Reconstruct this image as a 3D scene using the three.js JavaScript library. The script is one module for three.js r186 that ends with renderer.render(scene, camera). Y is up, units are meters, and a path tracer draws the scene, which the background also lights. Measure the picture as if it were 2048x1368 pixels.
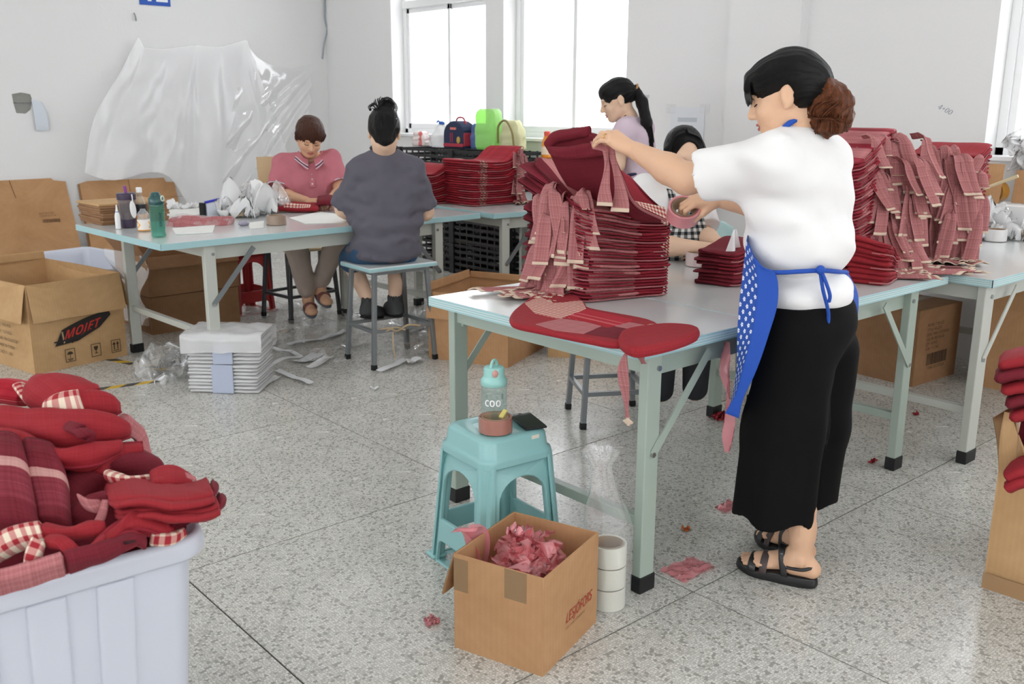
import * as THREE from 'three';
import { RoundedBoxGeometry } from 'three/addons/geometries/RoundedBoxGeometry.js';
import { mergeGeometries, mergeVertices, toCreasedNormals } from 'three/addons/utils/BufferGeometryUtils.js';
import { ImprovedNoise } from 'three/addons/math/ImprovedNoise.js';
import { RectAreaLightUniformsLib } from 'three/addons/lights/RectAreaLightUniformsLib.js';

// ---------- camera, sky, exposure ----------
const scene = new THREE.Scene();
const camera = new THREE.PerspectiveCamera(2 * Math.atan(684 / 1899) * 180 / Math.PI, 2048 / 1368, 0.05, 100);
camera.position.set(0, 1.4, 0);
camera.rotation.order = 'YXZ';
camera.rotation.set(-13.85 * Math.PI / 180, -41.18 * Math.PI / 180, 0.22 * Math.PI / 180);
camera.focus = 3.3; camera.userData.fStop = 5.6;
const SKY = 3.4, LAMP = 8.5, EXPOSURE = 1.2;
scene.background = new THREE.Color().setRGB(SKY, SKY * 1.02, SKY * 1.06);
const renderer = new THREE.WebGLRenderer({ antialias: true });
renderer.toneMapping = THREE.LinearToneMapping;
renderer.toneMappingExposure = EXPOSURE;
renderer.shadowMap.enabled = true;
RectAreaLightUniformsLib.init();

// ---------- helpers ----------
const V = (x, y, z) => new THREE.Vector3(x, y, z);
camera.updateMatrixWorld();
// the point seen in direction (px, py) of the 2048 x 1368 frame at a distance along the view
function at(px, py, depth) { return V((px - 1024) / 1899 * depth, (684 - py) / 1899 * depth, -depth).applyMatrix4(camera.matrixWorld); }
const PI = Math.PI, sin = Math.sin, cos = Math.cos, abs = Math.abs, min = Math.min, max = Math.max, sqrt = Math.sqrt, hypot = Math.hypot, floor = Math.floor;
const clamp = (x, a = 0, b = 1) => x < a ? a : x > b ? b : x, lerp = (a, b, t) => a + (b - a) * t;
const smooth = (a, b, x) => { const t = clamp((x - a) / (b - a)); return t * t * (3 - 2 * t); };
function seeded(a) { return () => { a |= 0; a = a + 0x6D2B79F5 | 0; let t = Math.imul(a ^ a >>> 15, 1 | a); t = t + Math.imul(t ^ t >>> 7, 61 | t) ^ t; return ((t ^ t >>> 14) >>> 0) / 4294967296; }; }
const perlin = new ImprovedNoise(), N3 = (x, y, z) => perlin.noise(x + 31.7, y + 17.3, z + 53.1);
const used = {};
function numbered(n) { const k = used[n] = (used[n] ?? -1) + 1; return k ? n + '_' + String(k).padStart(3, '0') : n; }
function shade(o) { o.traverse(m => { if (m.isMesh) { m.castShadow = true; m.receiveShadow = true; } }); return o; }
function tag(o, label, category, group, kind) {
  if (label) o.userData.label = label;
  if (category) o.userData.category = category;
  if (group) o.userData.group = group;
  if (kind) o.userData.kind = kind;
  return o;
}
function thing(name, label, category, p = [0, 0, 0], ry = 0, group) {
  const o = new THREE.Group(); o.name = numbered(name); o.position.set(...p); o.rotation.y = ry; scene.add(o);
  return tag(o, label, category, group);
}
function part(parent, name, geo, mat, label) {
  const m = new THREE.Mesh(Array.isArray(geo) ? mg(geo) : geo, mat); m.name = name; m.castShadow = m.receiveShadow = true;
  if (label) m.userData.label = label;
  parent.add(m); return m;
}
function solo(name, label, category, geo, mat, p = [0, 0, 0], ry = 0, group) {
  const m = part(scene, numbered(name), geo, mat); m.position.set(...p); m.rotation.y = ry; return tag(m, label, category, group);
}
function copy(src, name, p, ry, label) {
  const c = src.clone(); c.name = numbered(name); if (p) c.position.set(...p); if (ry !== undefined) c.rotation.y = ry; if (label) c.userData.label = label; scene.add(c); return c;
}
function struct(name, geo, mat, parent) { const m = part(parent || scene, parent ? name : numbered(name), geo, mat); if (!parent) m.userData.kind = 'structure'; return m; }
function norm(g) { for (const k of Object.keys(g.attributes)) if (!['position', 'normal', 'uv'].includes(k)) g.deleteAttribute(k); g = g.index ? g.toNonIndexed() : g; if (!g.attributes.uv) g.setAttribute('uv', new THREE.BufferAttribute(new Float32Array(g.attributes.position.count * 2), 2)); if (!g.attributes.normal) g.computeVertexNormals(); return g; }
function mg(list) { return list.length === 1 ? list[0] : mergeGeometries(list.map(norm)); }
function boxUV(g, s = 1) {      // texture coordinates in metres from the main axis of each face
  g = g.index ? g.toNonIndexed() : g; const p = g.attributes.position, n = p.count, uv = new Float32Array(n * 2), a = V(), b = V(), c = V();
  for (let i = 0; i < n; i += 3) {
    a.fromBufferAttribute(p, i); b.fromBufferAttribute(p, i + 1); c.fromBufferAttribute(p, i + 2);
    const q = b.clone().sub(a).cross(c.clone().sub(a)), ax = abs(q.x), ay = abs(q.y), az = abs(q.z);
    [a, b, c].forEach((v, k) => { const [u, w] = ay >= ax && ay >= az ? [v.x, -v.z] : ax >= az ? [v.z, v.y] : [v.x, v.y]; uv[(i + k) * 2] = u * s; uv[(i + k) * 2 + 1] = w * s; });
  }
  g.setAttribute('uv', new THREE.BufferAttribute(uv, 2)); return g;
}
function bb(x0, x1, y0, y1, z0, z1, r = 0) {
  const w = x1 - x0, h = y1 - y0, d = z1 - z0, g = r ? new RoundedBoxGeometry(w, h, d, 2, min(r, w / 2.01, h / 2.01, d / 2.01)) : new THREE.BoxGeometry(w, h, d);
  g.translate((x0 + x1) / 2, (y0 + y1) / 2, (z0 + z1) / 2); return boxUV(g);
}
const bc = (w, h, d, x, y, z, r) => bb(x - w / 2, x + w / 2, y - h / 2, y + h / 2, z - d / 2, z + d / 2, r);
function bar(p, q, w, h, r = 0, up = V(0, 1, 0)) {   // rectangular bar from p to q
  const a = V(...p), b = V(...q), L = a.distanceTo(b), g = r ? new RoundedBoxGeometry(w, h, L, 1, r) : new THREE.BoxGeometry(w, h, L);
  const m = new THREE.Matrix4().lookAt(b, a, abs(b.clone().sub(a).normalize().dot(up)) > 0.98 ? V(1, 0, 0) : up); m.setPosition(a.add(b).multiplyScalar(.5)); g.applyMatrix4(m); return g;
}
function rod(p, q, r, r2 = r, n = 12) { const a = V(...p), b = V(...q), g = new THREE.CylinderGeometry(r2, r, a.distanceTo(b), n); g.applyQuaternion(new THREE.Quaternion().setFromUnitVectors(V(0, 1, 0), b.clone().sub(a).normalize())); g.translate(...a.add(b).multiplyScalar(.5).toArray()); return g; }
function tube(pts, r, seg = 40, rad = 8, closed = false) { return new THREE.TubeGeometry(new THREE.CatmullRomCurve3(pts.map(p => V(...p)), closed), seg, r, rad, closed); }
function lathe(prof, n = 32, p = [0, 0, 0]) { const g = new THREE.LatheGeometry(prof.map(q => new THREE.Vector2(...q)), n); g.translate(...p); return g; }
function ball(r, p, s = [1, 1, 1], n = 16) { const g = new THREE.SphereGeometry(r, n, n * .75 | 0); g.scale(...s); g.translate(...p); return g; }
function shapeOf(pts) { const s = new THREE.Shape(); pts.forEach((p, i) => i ? s.lineTo(...p) : s.moveTo(...p)); return s; }
function extrude(pts, depth, bevel = 0, holes = []) { const s = Array.isArray(pts) ? shapeOf(pts) : pts; holes.forEach(h => s.holes.push(shapeOf(h))); return new THREE.ExtrudeGeometry(s, { depth, bevelEnabled: bevel > 0, bevelSize: bevel, bevelThickness: bevel, bevelSegments: 2, curveSegments: 10 }); }
// parametric cloth or film: f(u, v) -> [x, y, z], closed with a thickness th
function sheet(f, nu, nv, th = 0.002, uvs = [1, 1]) {
  const P = [], n = (nu + 1) * (nv + 1);
  for (let j = 0; j <= nv; j++) for (let i = 0; i <= nu; i++) P.push(V(...f(i / nu, j / nv)));
  const at = (i, j) => P[clamp(j, 0, nv) * (nu + 1) + clamp(i, 0, nu)], pos = [], uv = [], idx = [], Nn = [];
  for (let j = 0; j <= nv; j++) for (let i = 0; i <= nu; i++) { const a = at(i + 1, j).clone().sub(at(i - 1, j)), b = at(i, j + 1).clone().sub(at(i, j - 1)); Nn.push(a.cross(b).normalize()); }
  for (const s of [1, -1]) P.forEach((p, k) => { pos.push(p.x + Nn[k].x * th * s / 2, p.y + Nn[k].y * th * s / 2, p.z + Nn[k].z * th * s / 2); uv.push((k % (nu + 1)) / nu * uvs[0], floor(k / (nu + 1)) / nv * uvs[1]); });
  const q = (a, b, c, d) => idx.push(a, b, c, a, c, d);
  for (let j = 0; j < nv; j++) for (let i = 0; i < nu; i++) { const a = j * (nu + 1) + i; q(a, a + 1, a + nu + 2, a + nu + 1); q(n + a, n + a + nu + 1, n + a + nu + 2, n + a + 1); }
  for (let i = 0; i < nu; i++) { q(n + i, n + i + 1, i + 1, i); const a = nv * (nu + 1) + i; q(a, a + 1, n + a + 1, n + a); }
  for (let j = 0; j < nv; j++) { const a = j * (nu + 1), b = a + nu + 1; q(a, b, n + b, n + a); q(n + a + nu, n + b + nu, b + nu, a + nu); }
  const g = new THREE.BufferGeometry(); g.setAttribute('position', new THREE.Float32BufferAttribute(pos, 3)); g.setAttribute('uv', new THREE.Float32BufferAttribute(uv, 2)); g.setIndex(idx); g.computeVertexNormals(); return g;
}
// closed parametric surface, wraps in u
function loft(f, nu, nv, caps = true) {
  const pos = [], uv = [], idx = [];
  for (let j = 0; j <= nv; j++) for (let i = 0; i <= nu; i++) { pos.push(...f(i / nu, j / nv)); uv.push(i / nu, j / nv); }
  for (let j = 0; j < nv; j++) for (let i = 0; i < nu; i++) { const a = j * (nu + 1) + i; idx.push(a, a + 1, a + nu + 2, a, a + nu + 2, a + nu + 1); }
  if (caps) for (const j of [0, nv]) { const c = V(); for (let i = 0; i < nu; i++) c.add(V(...pos.slice((j * (nu + 1) + i) * 3, (j * (nu + 1) + i) * 3 + 3))); c.multiplyScalar(1 / nu); const k = pos.length / 3; pos.push(c.x, c.y, c.z); uv.push(.5, j ? 1 : 0); for (let i = 0; i < nu; i++) { const a = j * (nu + 1) + i; j ? idx.push(k, a, a + 1) : idx.push(k, a + 1, a); } }
  const g = new THREE.BufferGeometry(); g.setAttribute('position', new THREE.Float32BufferAttribute(pos, 3)); g.setAttribute('uv', new THREE.Float32BufferAttribute(uv, 2)); g.setIndex(idx); g.computeVertexNormals(); return g;
}
function place(g, p = [0, 0, 0], r = [0, 0, 0], s) { if (s) g.scale(...(Array.isArray(s) ? s : [s, s, s])); g.applyQuaternion(new THREE.Quaternion().setFromEuler(new THREE.Euler(...r, 'YXZ'))); g.translate(...p); return g; }

// ---------- textures and materials ----------
function tex(w, h, fn, srgb = true, rep) {
  const d = new Uint8Array(w * h * 4);
  for (let y = 0; y < h; y++) for (let x = 0; x < w; x++) { const c = fn(x / w, y / h, x, y), k = (y * w + x) * 4; if (typeof c === 'number') d[k] = d[k + 1] = d[k + 2] = clamp(c) * 255; else { d[k] = clamp(c[0], 0, 255); d[k + 1] = clamp(c[1], 0, 255); d[k + 2] = clamp(c[2], 0, 255); } d[k + 3] = 255; }
  const t = new THREE.DataTexture(d, w, h); t.magFilter = THREE.LinearFilter; t.minFilter = THREE.LinearMipmapLinearFilter; t.generateMipmaps = true; t.wrapS = t.wrapT = THREE.RepeatWrapping; if (srgb) t.colorSpace = THREE.SRGBColorSpace; if (rep) t.repeat.set(...rep); t.needsUpdate = true; return t;
}
function canvasTex(w, h, draw) { const c = document.createElement('canvas'); c.width = w; c.height = h; const x = c.getContext('2d'); draw(x, w, h); const t = new THREE.CanvasTexture(c); t.colorSpace = THREE.SRGBColorSpace; return t; }
const mat = (color, rough = .6, o = {}) => new THREE.MeshStandardMaterial({ color, roughness: rough, ...o });
const phys = (color, rough = .6, o = {}) => new THREE.MeshPhysicalMaterial({ color, roughness: rough, ...o });
const tileNoise = (u, v, f, s = 0) => { const a = u * 2 * PI, b = v * 2 * PI, k = f / (2 * PI); return N3(cos(a) * k + s, sin(a) * k + cos(b) * k * 1.3, sin(b) * k + s * 2.1); };
const hash = (x, y) => { let h = Math.imul(x, 374761393) ^ Math.imul(y, 668265263); h = Math.imul(h ^ h >>> 13, 1274126177); return ((h ^ h >>> 16) >>> 0) / 4294967296; };
function terrazzo(S, cells) {
  const wr = k => (k % cells + cells) % cells;
  return (u, v) => {
    const x = u * cells, y = v * cells, ix = floor(x), iy = floor(y); let d1 = 9, d2 = 9, id = 0;
    for (let j = -1; j <= 1; j++) for (let i = -1; i <= 1; i++) { const cx = wr(ix + i), cy = wr(iy + j), px = ix + i + .15 + .7 * hash(cx, cy), py = iy + j + .15 + .7 * hash(cx + 911, cy), d = hypot(px - x, py - y); if (d < d1) { d2 = d1; d1 = d; id = hash(cx, cy + 77); } else if (d < d2) d2 = d; }
    const chip = smooth(.03, .16, d2 - d1), big = tileNoise(u, v, 3, 5) * 7, t = id < .1 ? [163, 161, 154] : id < .3 ? [194, 192, 185] : id < .7 ? [212, 211, 204] : [224, 223, 217], m = [150, 148, 140];
    return [0, 1, 2].map(k => lerp(m[k], t[k], chip) + big);
  };
}
const terrT = tex(1024, 1024, terrazzo(1, 74));
const floorDirt = tex(512, 512, (u, v) => .23 + .05 * tileNoise(u, v, 5, 2) + .03 * tileNoise(u, v, 16, 9), false);
const linenT = (c, amp, S = 128) => tex(S, S, (u, v, x, y) => { const w = ((x >> 1) + (y >> 1)) % 2 ? 1 : -1, n = (hash(x >> 1, 3) - .5) * 1.2 + (hash(7, y >> 1) - .5) * 1.2 + (hash(x, y) - .5) * .6 + w * .35; return c.map(k => clamp(k + n * amp, 0, 255)); });
const weaveB = tex(64, 64, (u, v, x, y) => .5 + .25 * sin(u * 2 * PI * 16) * cos(v * 2 * PI * 16) + .2 * (hash(x, y) - .5), false);
const paperT = (c, amp) => tex(512, 512, (u, v, x, y) => { const n = tileNoise(u, v, 5, 1) * 1.2 + tileNoise(u, v, 30, 4) * .5 + (hash(x, y) - .5) * .35 + sin(u * 2 * PI * 60) * .13; return c.map(k => clamp(k + n * amp, 0, 255)); });
const cardT = paperT([186, 142, 100], 10), cardT2 = paperT([152, 113, 79], 10), cardT3 = paperT([196, 158, 112], 10);
const M = {
  wall: mat(0xe9e9e8, .85, { bumpMap: tex(512, 512, (u, v, x, y) => .5 + .3 * tileNoise(u, v, 12) + .3 * tileNoise(u, v, 60, 3), false, [.7, .7]), bumpScale: .0012 }),
  ceiling: mat(0xf0f0ee, .9),
  terr: phys(0xffffff, 1, { map: terrT, roughnessMap: floorDirt }),
  joint: mat(0x4c4a44, .8),
  frameW: mat(0xf2f3f3, .45),
  glass: phys(0xffffff, .02, { transmission: 1, thickness: 0, ior: 1.45 }),
  steelG: phys(0xa9b7ab, .38, { clearcoat: .3 }),
  steelP: phys(0xc3c6bd, .4, { clearcoat: .3 }),
  steelGrey: mat(0x8a8f92, .35, { metalness: .55 }),
  steelDark: mat(0x55595c, .35, { metalness: .5 }),
  black: mat(0x111214, .55),
  blackPl: mat(0x17181b, .5),
  laminate: phys(0xd3d7d6, .2, { clearcoat: .3, clearcoatRoughness: .1, bumpMap: weaveB, bumpScale: 0 }),
  edge: mat(0xaad0d4, .35), edgeLine: mat(0xdfe9e6, .4), edgeDark: mat(0x5f9298, .5),
  chrome: mat(0xb8bbbd, .25, { metalness: .9 }),
  card: mat(0xffffff, .85, { map: cardT }), cardD: mat(0xffffff, .85, { map: cardT2 }), cardL: mat(0xffffff, .85, { map: cardT3 }),
  cardEdge: mat(0xb89568, .9),
  whitePl: phys(0xd9dde8, .32, { clearcoat: .15, transmission: .12, thickness: 0 }),
  paper: mat(0xeeeeea, .8), white: mat(0xf1f1f0, .6),
  film: phys(0xffffff, .1, { transmission: 1, thickness: 0, ior: 1.5 }),
  blue: mat(0x1d55b5, .5),
  tapePink: phys(0xd98e92, .25, { clearcoat: .4 }), tapeCore: mat(0xa88f78, .85), tapeClearRoll: phys(0xece0da, .2, { transmission: .35, thickness: 0, clearcoat: .4 }), tapeTan: phys(0xa3735c, .3, { clearcoat: .4 }),
};

// ---------- the room ----------
const X0 = -4.2, X1 = 5.45, Z0 = -9.25, Z1 = 4.2, CH = 3.5;
{
  // terrazzo floor: slabs a metre and a bit wide in a bed, dark joints between
  const f = new THREE.Group(); f.name = 'floor'; f.userData.kind = 'structure'; scene.add(f);
  part(f, 'joint_bed', bb(X0 - .2, X1 + .3, -.12, -.003, Z0 - .2, Z1 + .2), M.joint);
  const xs = [X0], zs = [Z0]; for (let k = -5; k < 9; k++) { const x = .993 + 1.111 * k; if (x > X0 + .05 && x < X1 - .05) xs.push(x); } xs.push(X1);
  for (let k = 12; k > -12; k--) { const z = -1.579 - 1.106 * k; if (z > Z0 + .05 && z < Z1 - .05) zs.push(z); } zs.push(Z1);
  const R = seeded(5);
  for (let i = 0; i + 1 < xs.length; i++) for (let j = 0; j + 1 < zs.length; j++) {
    const g = bb(xs[i] + .0026, xs[i + 1] - .0026, -.03, (R() - .5) * .0006, zs[j] + .0026, zs[j + 1] - .0026), uv = g.attributes.uv, ox = R(), oy = R();
    for (let k = 0; k < uv.count; k++) uv.setXY(k, uv.getX(k) * 1.6 + ox, uv.getY(k) * 1.6 + oy);
    part(f, 'floor_slab', g, M.terr);
  }
  struct('ceiling', bb(X0 - .2, X1 + .3, CH, CH + .15, Z0 - .2, Z1 + .2), M.ceiling);
}
// a wall across x = const or z = const with openings [a0, a1, y0, y1]
function wallGeo(axis, at, th, a0, a1, holes) {
  const g = extrude([[a0, 0], [a1, 0], [a1, CH], [a0, CH]], th, 0, holes.map(([p, q, y0, y1]) => [[p, y0], [q, y0], [q, y1], [p, y1]]));
  if (axis === 'x') { g.rotateY(-PI / 2); g.translate(at + th, 0, 0); } else g.translate(0, 0, at);
  return boxUV(g);
}
const WT = .26, SILL = 1.15, WTOP = 3.0;
const wins = [[-8.02, -6.59], [-6.353, -4.955], [-2.30, -.95]];
{
  const holes = wins.map(([a, b]) => [a, b, SILL, WTOP]);
  holes.push([.2, 1.6, SILL, WTOP], [2.2, 3.6, SILL, WTOP]);
  const wr = struct('wall_right', wallGeo('x', X1, WT, Z0 - .2, Z1 + .2, holes), M.wall);
  struct('pilaster', bb(X1 - .09, X1 + .01, 0, CH, -3.98, -3.45), M.wall, wr);
  // back wall with a broken patch of plaster where two grey bricks show
  const pz = [[2.325, 1.50], [2.40, 1.515], [2.475, 1.50], [2.49, 1.44], [2.465, 1.37], [2.42, 1.335], [2.345, 1.34], [2.33, 1.42]];
  let g = extrude([[X0 - .2, 0], [X1 + .26, 0], [X1 + .26, CH], [X0 - .2, CH]], .02, 0, [pz]); g.translate(0, 0, Z0 - .02);
  const wb = struct('wall_back', [boxUV(g), bb(X0 - .2, X1 + .26, 0, CH, Z0 - .26, Z0 - .045)], M.wall);
  const br = mat(0x93938d, .95, { bumpMap: M.wall.bumpMap, bumpScale: .006 });
  part(wb, 'brick', bb(2.30, 2.52, 1.425, 1.53, Z0 - .04, Z0 - .010, .006), br);
  part(wb, 'brick', bb(2.30, 2.52, 1.31, 1.412, Z0 - .04, Z0 - .010, .006), br);
  const flap = sheet((u, v) => [lerp(2.475 - .03 * v, 2.56 + .035 * v - .05 * v * v, u) + .04 * v, 1.46 - .27 * v - .03 * u * (1 - v), Z0 + .008 + .03 * sin(v * 2.4) * (.4 + .6 * u)], 8, 12, .003);
  part(wb, 'loose_plaster', flap, mat(0xd4dbe3, .8));
  const holesL = [[-8, -6.6], [-6.3, -4.9], [-4.4, -3], [-2.4, -1], [-.4, 1], [1.6, 3]].map(([a, b]) => [a, b, .95, 3.0]);
  struct('wall_left', wallGeo('x', X0 - .26, .26, Z0 - .2, Z1 + .2, holesL), M.wall);
  struct('wall_front', wallGeo('z', Z1, .26, X0 - .2, X1 + .26, [[-2.8, -.6, .9, 2.9], [1.0, 3.2, .9, 2.9]]), M.wall);
  const winMake = (name, xa, a, b, y0, y1) => {
    const w = new THREE.Group(); w.name = name; w.userData.kind = 'structure'; scene.add(w);
    const x0 = xa + .14, x1 = xa + .2, tr = 2.36, m = (a + b) / 2;
    const fr = [bb(x0, x1, y0, y1, a, a + .05, .004), bb(x0, x1, y0, y1, b - .05, b, .004), bb(x0, x1, y0, y0 + .05, a, b, .004), bb(x0, x1, y1 - .05, y1, a, b, .004), bb(x0 - .012, x1, tr - .035, tr + .035, a, b, .004)];
    part(w, 'window_frame', fr, M.frameW);
    for (const [p, q, dx] of [[a + .05, m + .02, .012], [m - .02, b - .05, .034]]) {
      const s = part(w, 'window_sash', [bb(x0 + dx, x0 + dx + .02, y0 + .05, tr - .035, p, p + .04, .003), bb(x0 + dx, x0 + dx + .02, y0 + .05, tr - .035, q - .04, q, .003), bb(x0 + dx, x0 + dx + .02, y0 + .05, y0 + .1, p, q, .003), bb(x0 + dx, x0 + dx + .02, tr - .08, tr - .035, p, q, .003)], M.frameW);
      part(s, 'window_pane', bb(x0 + dx + .008, x0 + dx + .009, y0 + .1, tr - .08, p + .04, q - .04), M.glass);
    }
    part(w, 'upper_pane', bb(x0 + .03, x0 + .031, tr + .035, y1 - .05, a + .05, b - .05), M.glass);
    part(w, 'window_sill', bb(xa - .03, x0, y0 - .02, y0 + .006, a - .02, b + .02, .004), M.frameW);
    return w;
  };
  wins.forEach(([a, b], i) => winMake('window_' + (i + 1), X1, a, b, SILL, WTOP));
}
// ceiling lamps: batten fittings with a fluorescent tube
{
  const tubeM = mat(0xffffff, .5, { emissive: 0xffffff, emissiveIntensity: 3 }), spots = [];
  for (const x of [-2.2, 1.3, 4.3]) for (const z of [-7.2, -4.2, -1.2, 1.8]) spots.push([x, z]);
  spots.forEach(([x, z], i) => {
    const t = thing('ceiling_lamp', 'white batten ceiling lamp with one tube, ' + ['first', 'second', 'third', 'fourth'][i % 4] + ' from the back in the ' + ['left', 'middle', 'right'][i / 4 | 0] + ' row', 'lamp', [x, CH, z], 0, 'ceiling lamps');
    part(t, 'housing', bb(-.62, .62, -.05, 0, -.05, .05, .008), M.frameW); part(t, 'lamp_tube', rod([-.6, -.075, 0], [.6, -.075, 0], .014), tubeM);
    const L = new THREE.RectAreaLight(0xfdfdff, LAMP, 1.2, .12); L.position.set(x, CH - .1, z); L.lookAt(x, 0, z); L.name = 'lamp_light'; scene.add(L);
  });
}

// ---------- folding work tables ----------
function boardEdge(x0, x1, z0, z1, y0, y1) {      // banding round a board: aqua with three fine pale lines
  const e = .003, h = y1 - y0, aqua = [], pale = [];
  aqua.push(bb(x0, x1, y0, y1, z0, z0 + e), bb(x0, x1, y0, y1, z1 - e, z1), bb(x0, x0 + e, y0, y1, z0, z1), bb(x1 - e, x1, y0, y1, z0, z1));
  for (const k of [.25, .5, .75]) { const y = y0 + h * k, w = .0012, o = .0006; pale.push(bb(x0 - o, x1 + o, y - w, y + w, z1 - e, z1 + o), bb(x0 - o, x1 + o, y - w, y + w, z0 - o, z0 + e), bb(x0 - o, x0 + e, y - w, y + w, z0, z1), bb(x1 - e, x1 + o, y - w, y + w, z0, z1)); }
  return [aqua, pale];
}
// boards: list of [x0, x1]; frame legs at x in legX, each a pair near z0 and z1
function workTable(label, x0, x1, z0, z1, H, boards, legX, o = {}) {
  const t = thing('work_table', label, 'table', [(x0 + x1) / 2, 0, (z0 + z1) / 2], o.ry || 0), cx = (x0 + x1) / 2, cz = (z0 + z1) / 2, th = .032;
  const L = g => (Array.isArray(g) ? g : [g]).map(k => { k.translate(-cx, 0, -cz); return k; });
  for (const [a, b] of boards) {
    const p = part(t, 'table_top', L(bb(a + .004, b - .004, H - th, H, z0 + .003, z1 - .003)), M.laminate), [aq, pl] = boardEdge(a, b, z0, z1, H - th + .001, H - .0008);
    part(p, 'edge_band', L(aq), o.plain ? M.edge : M.edge, 'aqua edge banding'); part(p, 'edge_line', L(pl), o.plain ? M.edge : M.edgeLine);
  }
  const m = o.metal || M.steelG, A = legX[0], B = legX[1], zi = z0 + (o.inset ?? .045), zo = z1 - (o.inset ?? .045), y = H - th, w = o.wide || .06, d = .034;
  // apron rails under the board
  part(t, 'rail', L([bb(A, B, y - .075, y, zo - .03, zo - .012)]), m); part(t, 'rail', L([bb(A, B, y - .075, y, zi + .012, zi + .03)]), m);
  for (const X of legX) {
    const s = X === A ? 1 : -1, ends = [[X, zo, 1], [X, zi, -1]];
    part(t, 'cross_rail', L(bb(X - .018, X + .018, y - .06, y, zi, zo)), m);
    part(t, 'stretcher', L(bb(X - .016, X + .016, (o.st ?? .2), (o.st ?? .2) + .032, zi, zo, .003)), m);
    for (const [lx, lz, sg] of ends) {
      const leg = part(t, 'leg', L([bb(lx - w / 2, lx + w / 2, .045, y, lz - d / 2, lz + d / 2, .004)]), m);
      part(leg, 'foot_cap', L(bb(lx - w / 2 - .004, lx + w / 2 + .004, 0, .052, lz - d / 2 - .004, lz + d / 2 + .004, .004)), M.black, 'black plastic foot cap');
      part(leg, 'bolt', L(rod([lx + s * .014, y - .045, lz + sg * d / 2], [lx + s * .014, y - .045, lz + sg * (d / 2 + .006)], .008)), M.chrome);
      part(leg, 'bolt', L(rod([lx, y - .3, lz + sg * d / 2], [lx, y - .3, lz + sg * (d / 2 + .009)], .008)), M.chrome);
      part(t, 'brace', L(bar([lx, y - .3, lz + sg * (d / 2 + .004)], [lx + s * .24, y - .03, lz + sg * (d / 2 + .004)], .005, .026)), o.brace || m);
    }
  }
  return t;
}
workTable('long pale work table in front, carrying the big stack with the raised stocking', 1.905, 3.72, -2.62, -1.645, .765, [[1.905, 2.468], [2.470, 3.72]], [2.0, 3.515], {});
workTable('work table at the right edge with a wide grey leg, under the kitchen scale', 3.755, 5.40, -2.60, -1.49, .765, [[3.755, 5.40]], [3.815, 5.25], { metal: M.steelP, wide: .085 });
workTable('back work table between the two seated workers, with bottles on its left end', 1.665, 3.71, -5.60, -4.52, .765, [[1.665, 3.71]], [1.925, 3.40], { metal: M.steelP, brace: M.steelGrey, plain: 1, st: .25, ry: .05 });
workTable('work table near the windows holding two stacks of red stockings', 3.81, 5.02, -5.58, -4.46, .765, [[3.81, 5.02]], [3.93, 4.9], { metal: M.steelP, brace: M.steelGrey, plain: 1, st: .25, ry: -.06 });

// ---------- cartons, tubs and packing ----------
// prints: lettering on a clear ground, laid on a face as a thin decal
function printMat(w, h, draw) { const t = canvasTex(w, h, draw); return new THREE.MeshStandardMaterial({ map: t, transparent: true, roughness: .85 }); }
function decal(parent, name, w, h, p, r, m, label) { const g = new THREE.PlaneGeometry(w, h); place(g, p, r); return part(parent, name, g, m, label); }
// warped panel so that cardboard is not dead flat
function panel(w, h, th, bow = 0) { return boxUV(sheetBox(w, h, th, bow)); }
function sheetBox(w, h, th, bow) { const g = new THREE.BoxGeometry(w, h, th, 6, 4, 1), p = g.attributes.position; for (let i = 0; i < p.count; i++) { const u = p.getX(i) / w * 2, v = p.getY(i) / h * 2; p.setZ(i, p.getZ(i) + bow * (1 - u * u) * (.5 + .5 * v)); } g.computeVertexNormals(); return g; }
// open carton of outer size w x d x h; flaps: [side, angle from upright outwards in rad, length]
function carton(label, p, ry, w, d, h, o = {}) {
  const t = thing(o.name || 'cardboard_box', label, 'box', p, ry, o.group), th = o.th || .005, m = o.m || M.card, B = o.bow || 0;
  part(t, 'side_panel', place(panel(w, h, th, B), [0, h / 2, d / 2 - th / 2]), m); part(t, 'side_panel', place(panel(w, h, th, B), [0, h / 2, -d / 2 + th / 2], [0, PI, 0]), m);
  part(t, 'side_panel', place(panel(d - th * 2, h, th, B), [w / 2 - th / 2, h / 2, 0], [0, PI / 2, 0]), m); part(t, 'side_panel', place(panel(d - th * 2, h, th, B), [-w / 2 + th / 2, h / 2, 0], [0, -PI / 2, 0]), m);
  part(t, 'bottom_panel', bb(-w / 2 + th, w / 2 - th, 0, th, -d / 2 + th, d / 2 - th), m);
  for (const [side, ang, len, curve = 0, cut = .004] of o.flaps || []) {
    const W = (side === 'f' || side === 'b' ? w : d) - cut * 2;
    const g = sheet((u, v) => { const a = ang * (1 + curve * v); return [(u - .5) * W, len * v * cos(ang + curve * v * .5), len * v * sin(ang + curve * v * .5) + th * .2]; }, 8, 6, th, [W, len]);
    const a = { f: 0, b: PI, r: PI / 2, l: -PI / 2 }[side], D = side === 'f' || side === 'b' ? d / 2 : w / 2;
    part(t, 'flap', place(g, [sin(a) * (D - th / 2), h, cos(a) * (D - th / 2)], [0, a, 0]), o.fm || m);
  }
  if (o.closed) { const g = bb(-w / 2, w / 2, h - .004, h + .002, -d / 2, d / 2); part(t, 'lid_flap', [bb(-w / 2, w / 2, h - .002, h + .003, -d / 2, -.002), ], m); part(t, 'lid_flap', [bb(-w / 2, w / 2, h - .002, h + .003, .002, d / 2)], m); part(t, 'tape_strip', bb(-w / 2, w / 2, h + .003, h + .0036, -.03, .03), M.tapeClear); }
  return t;
}
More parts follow.
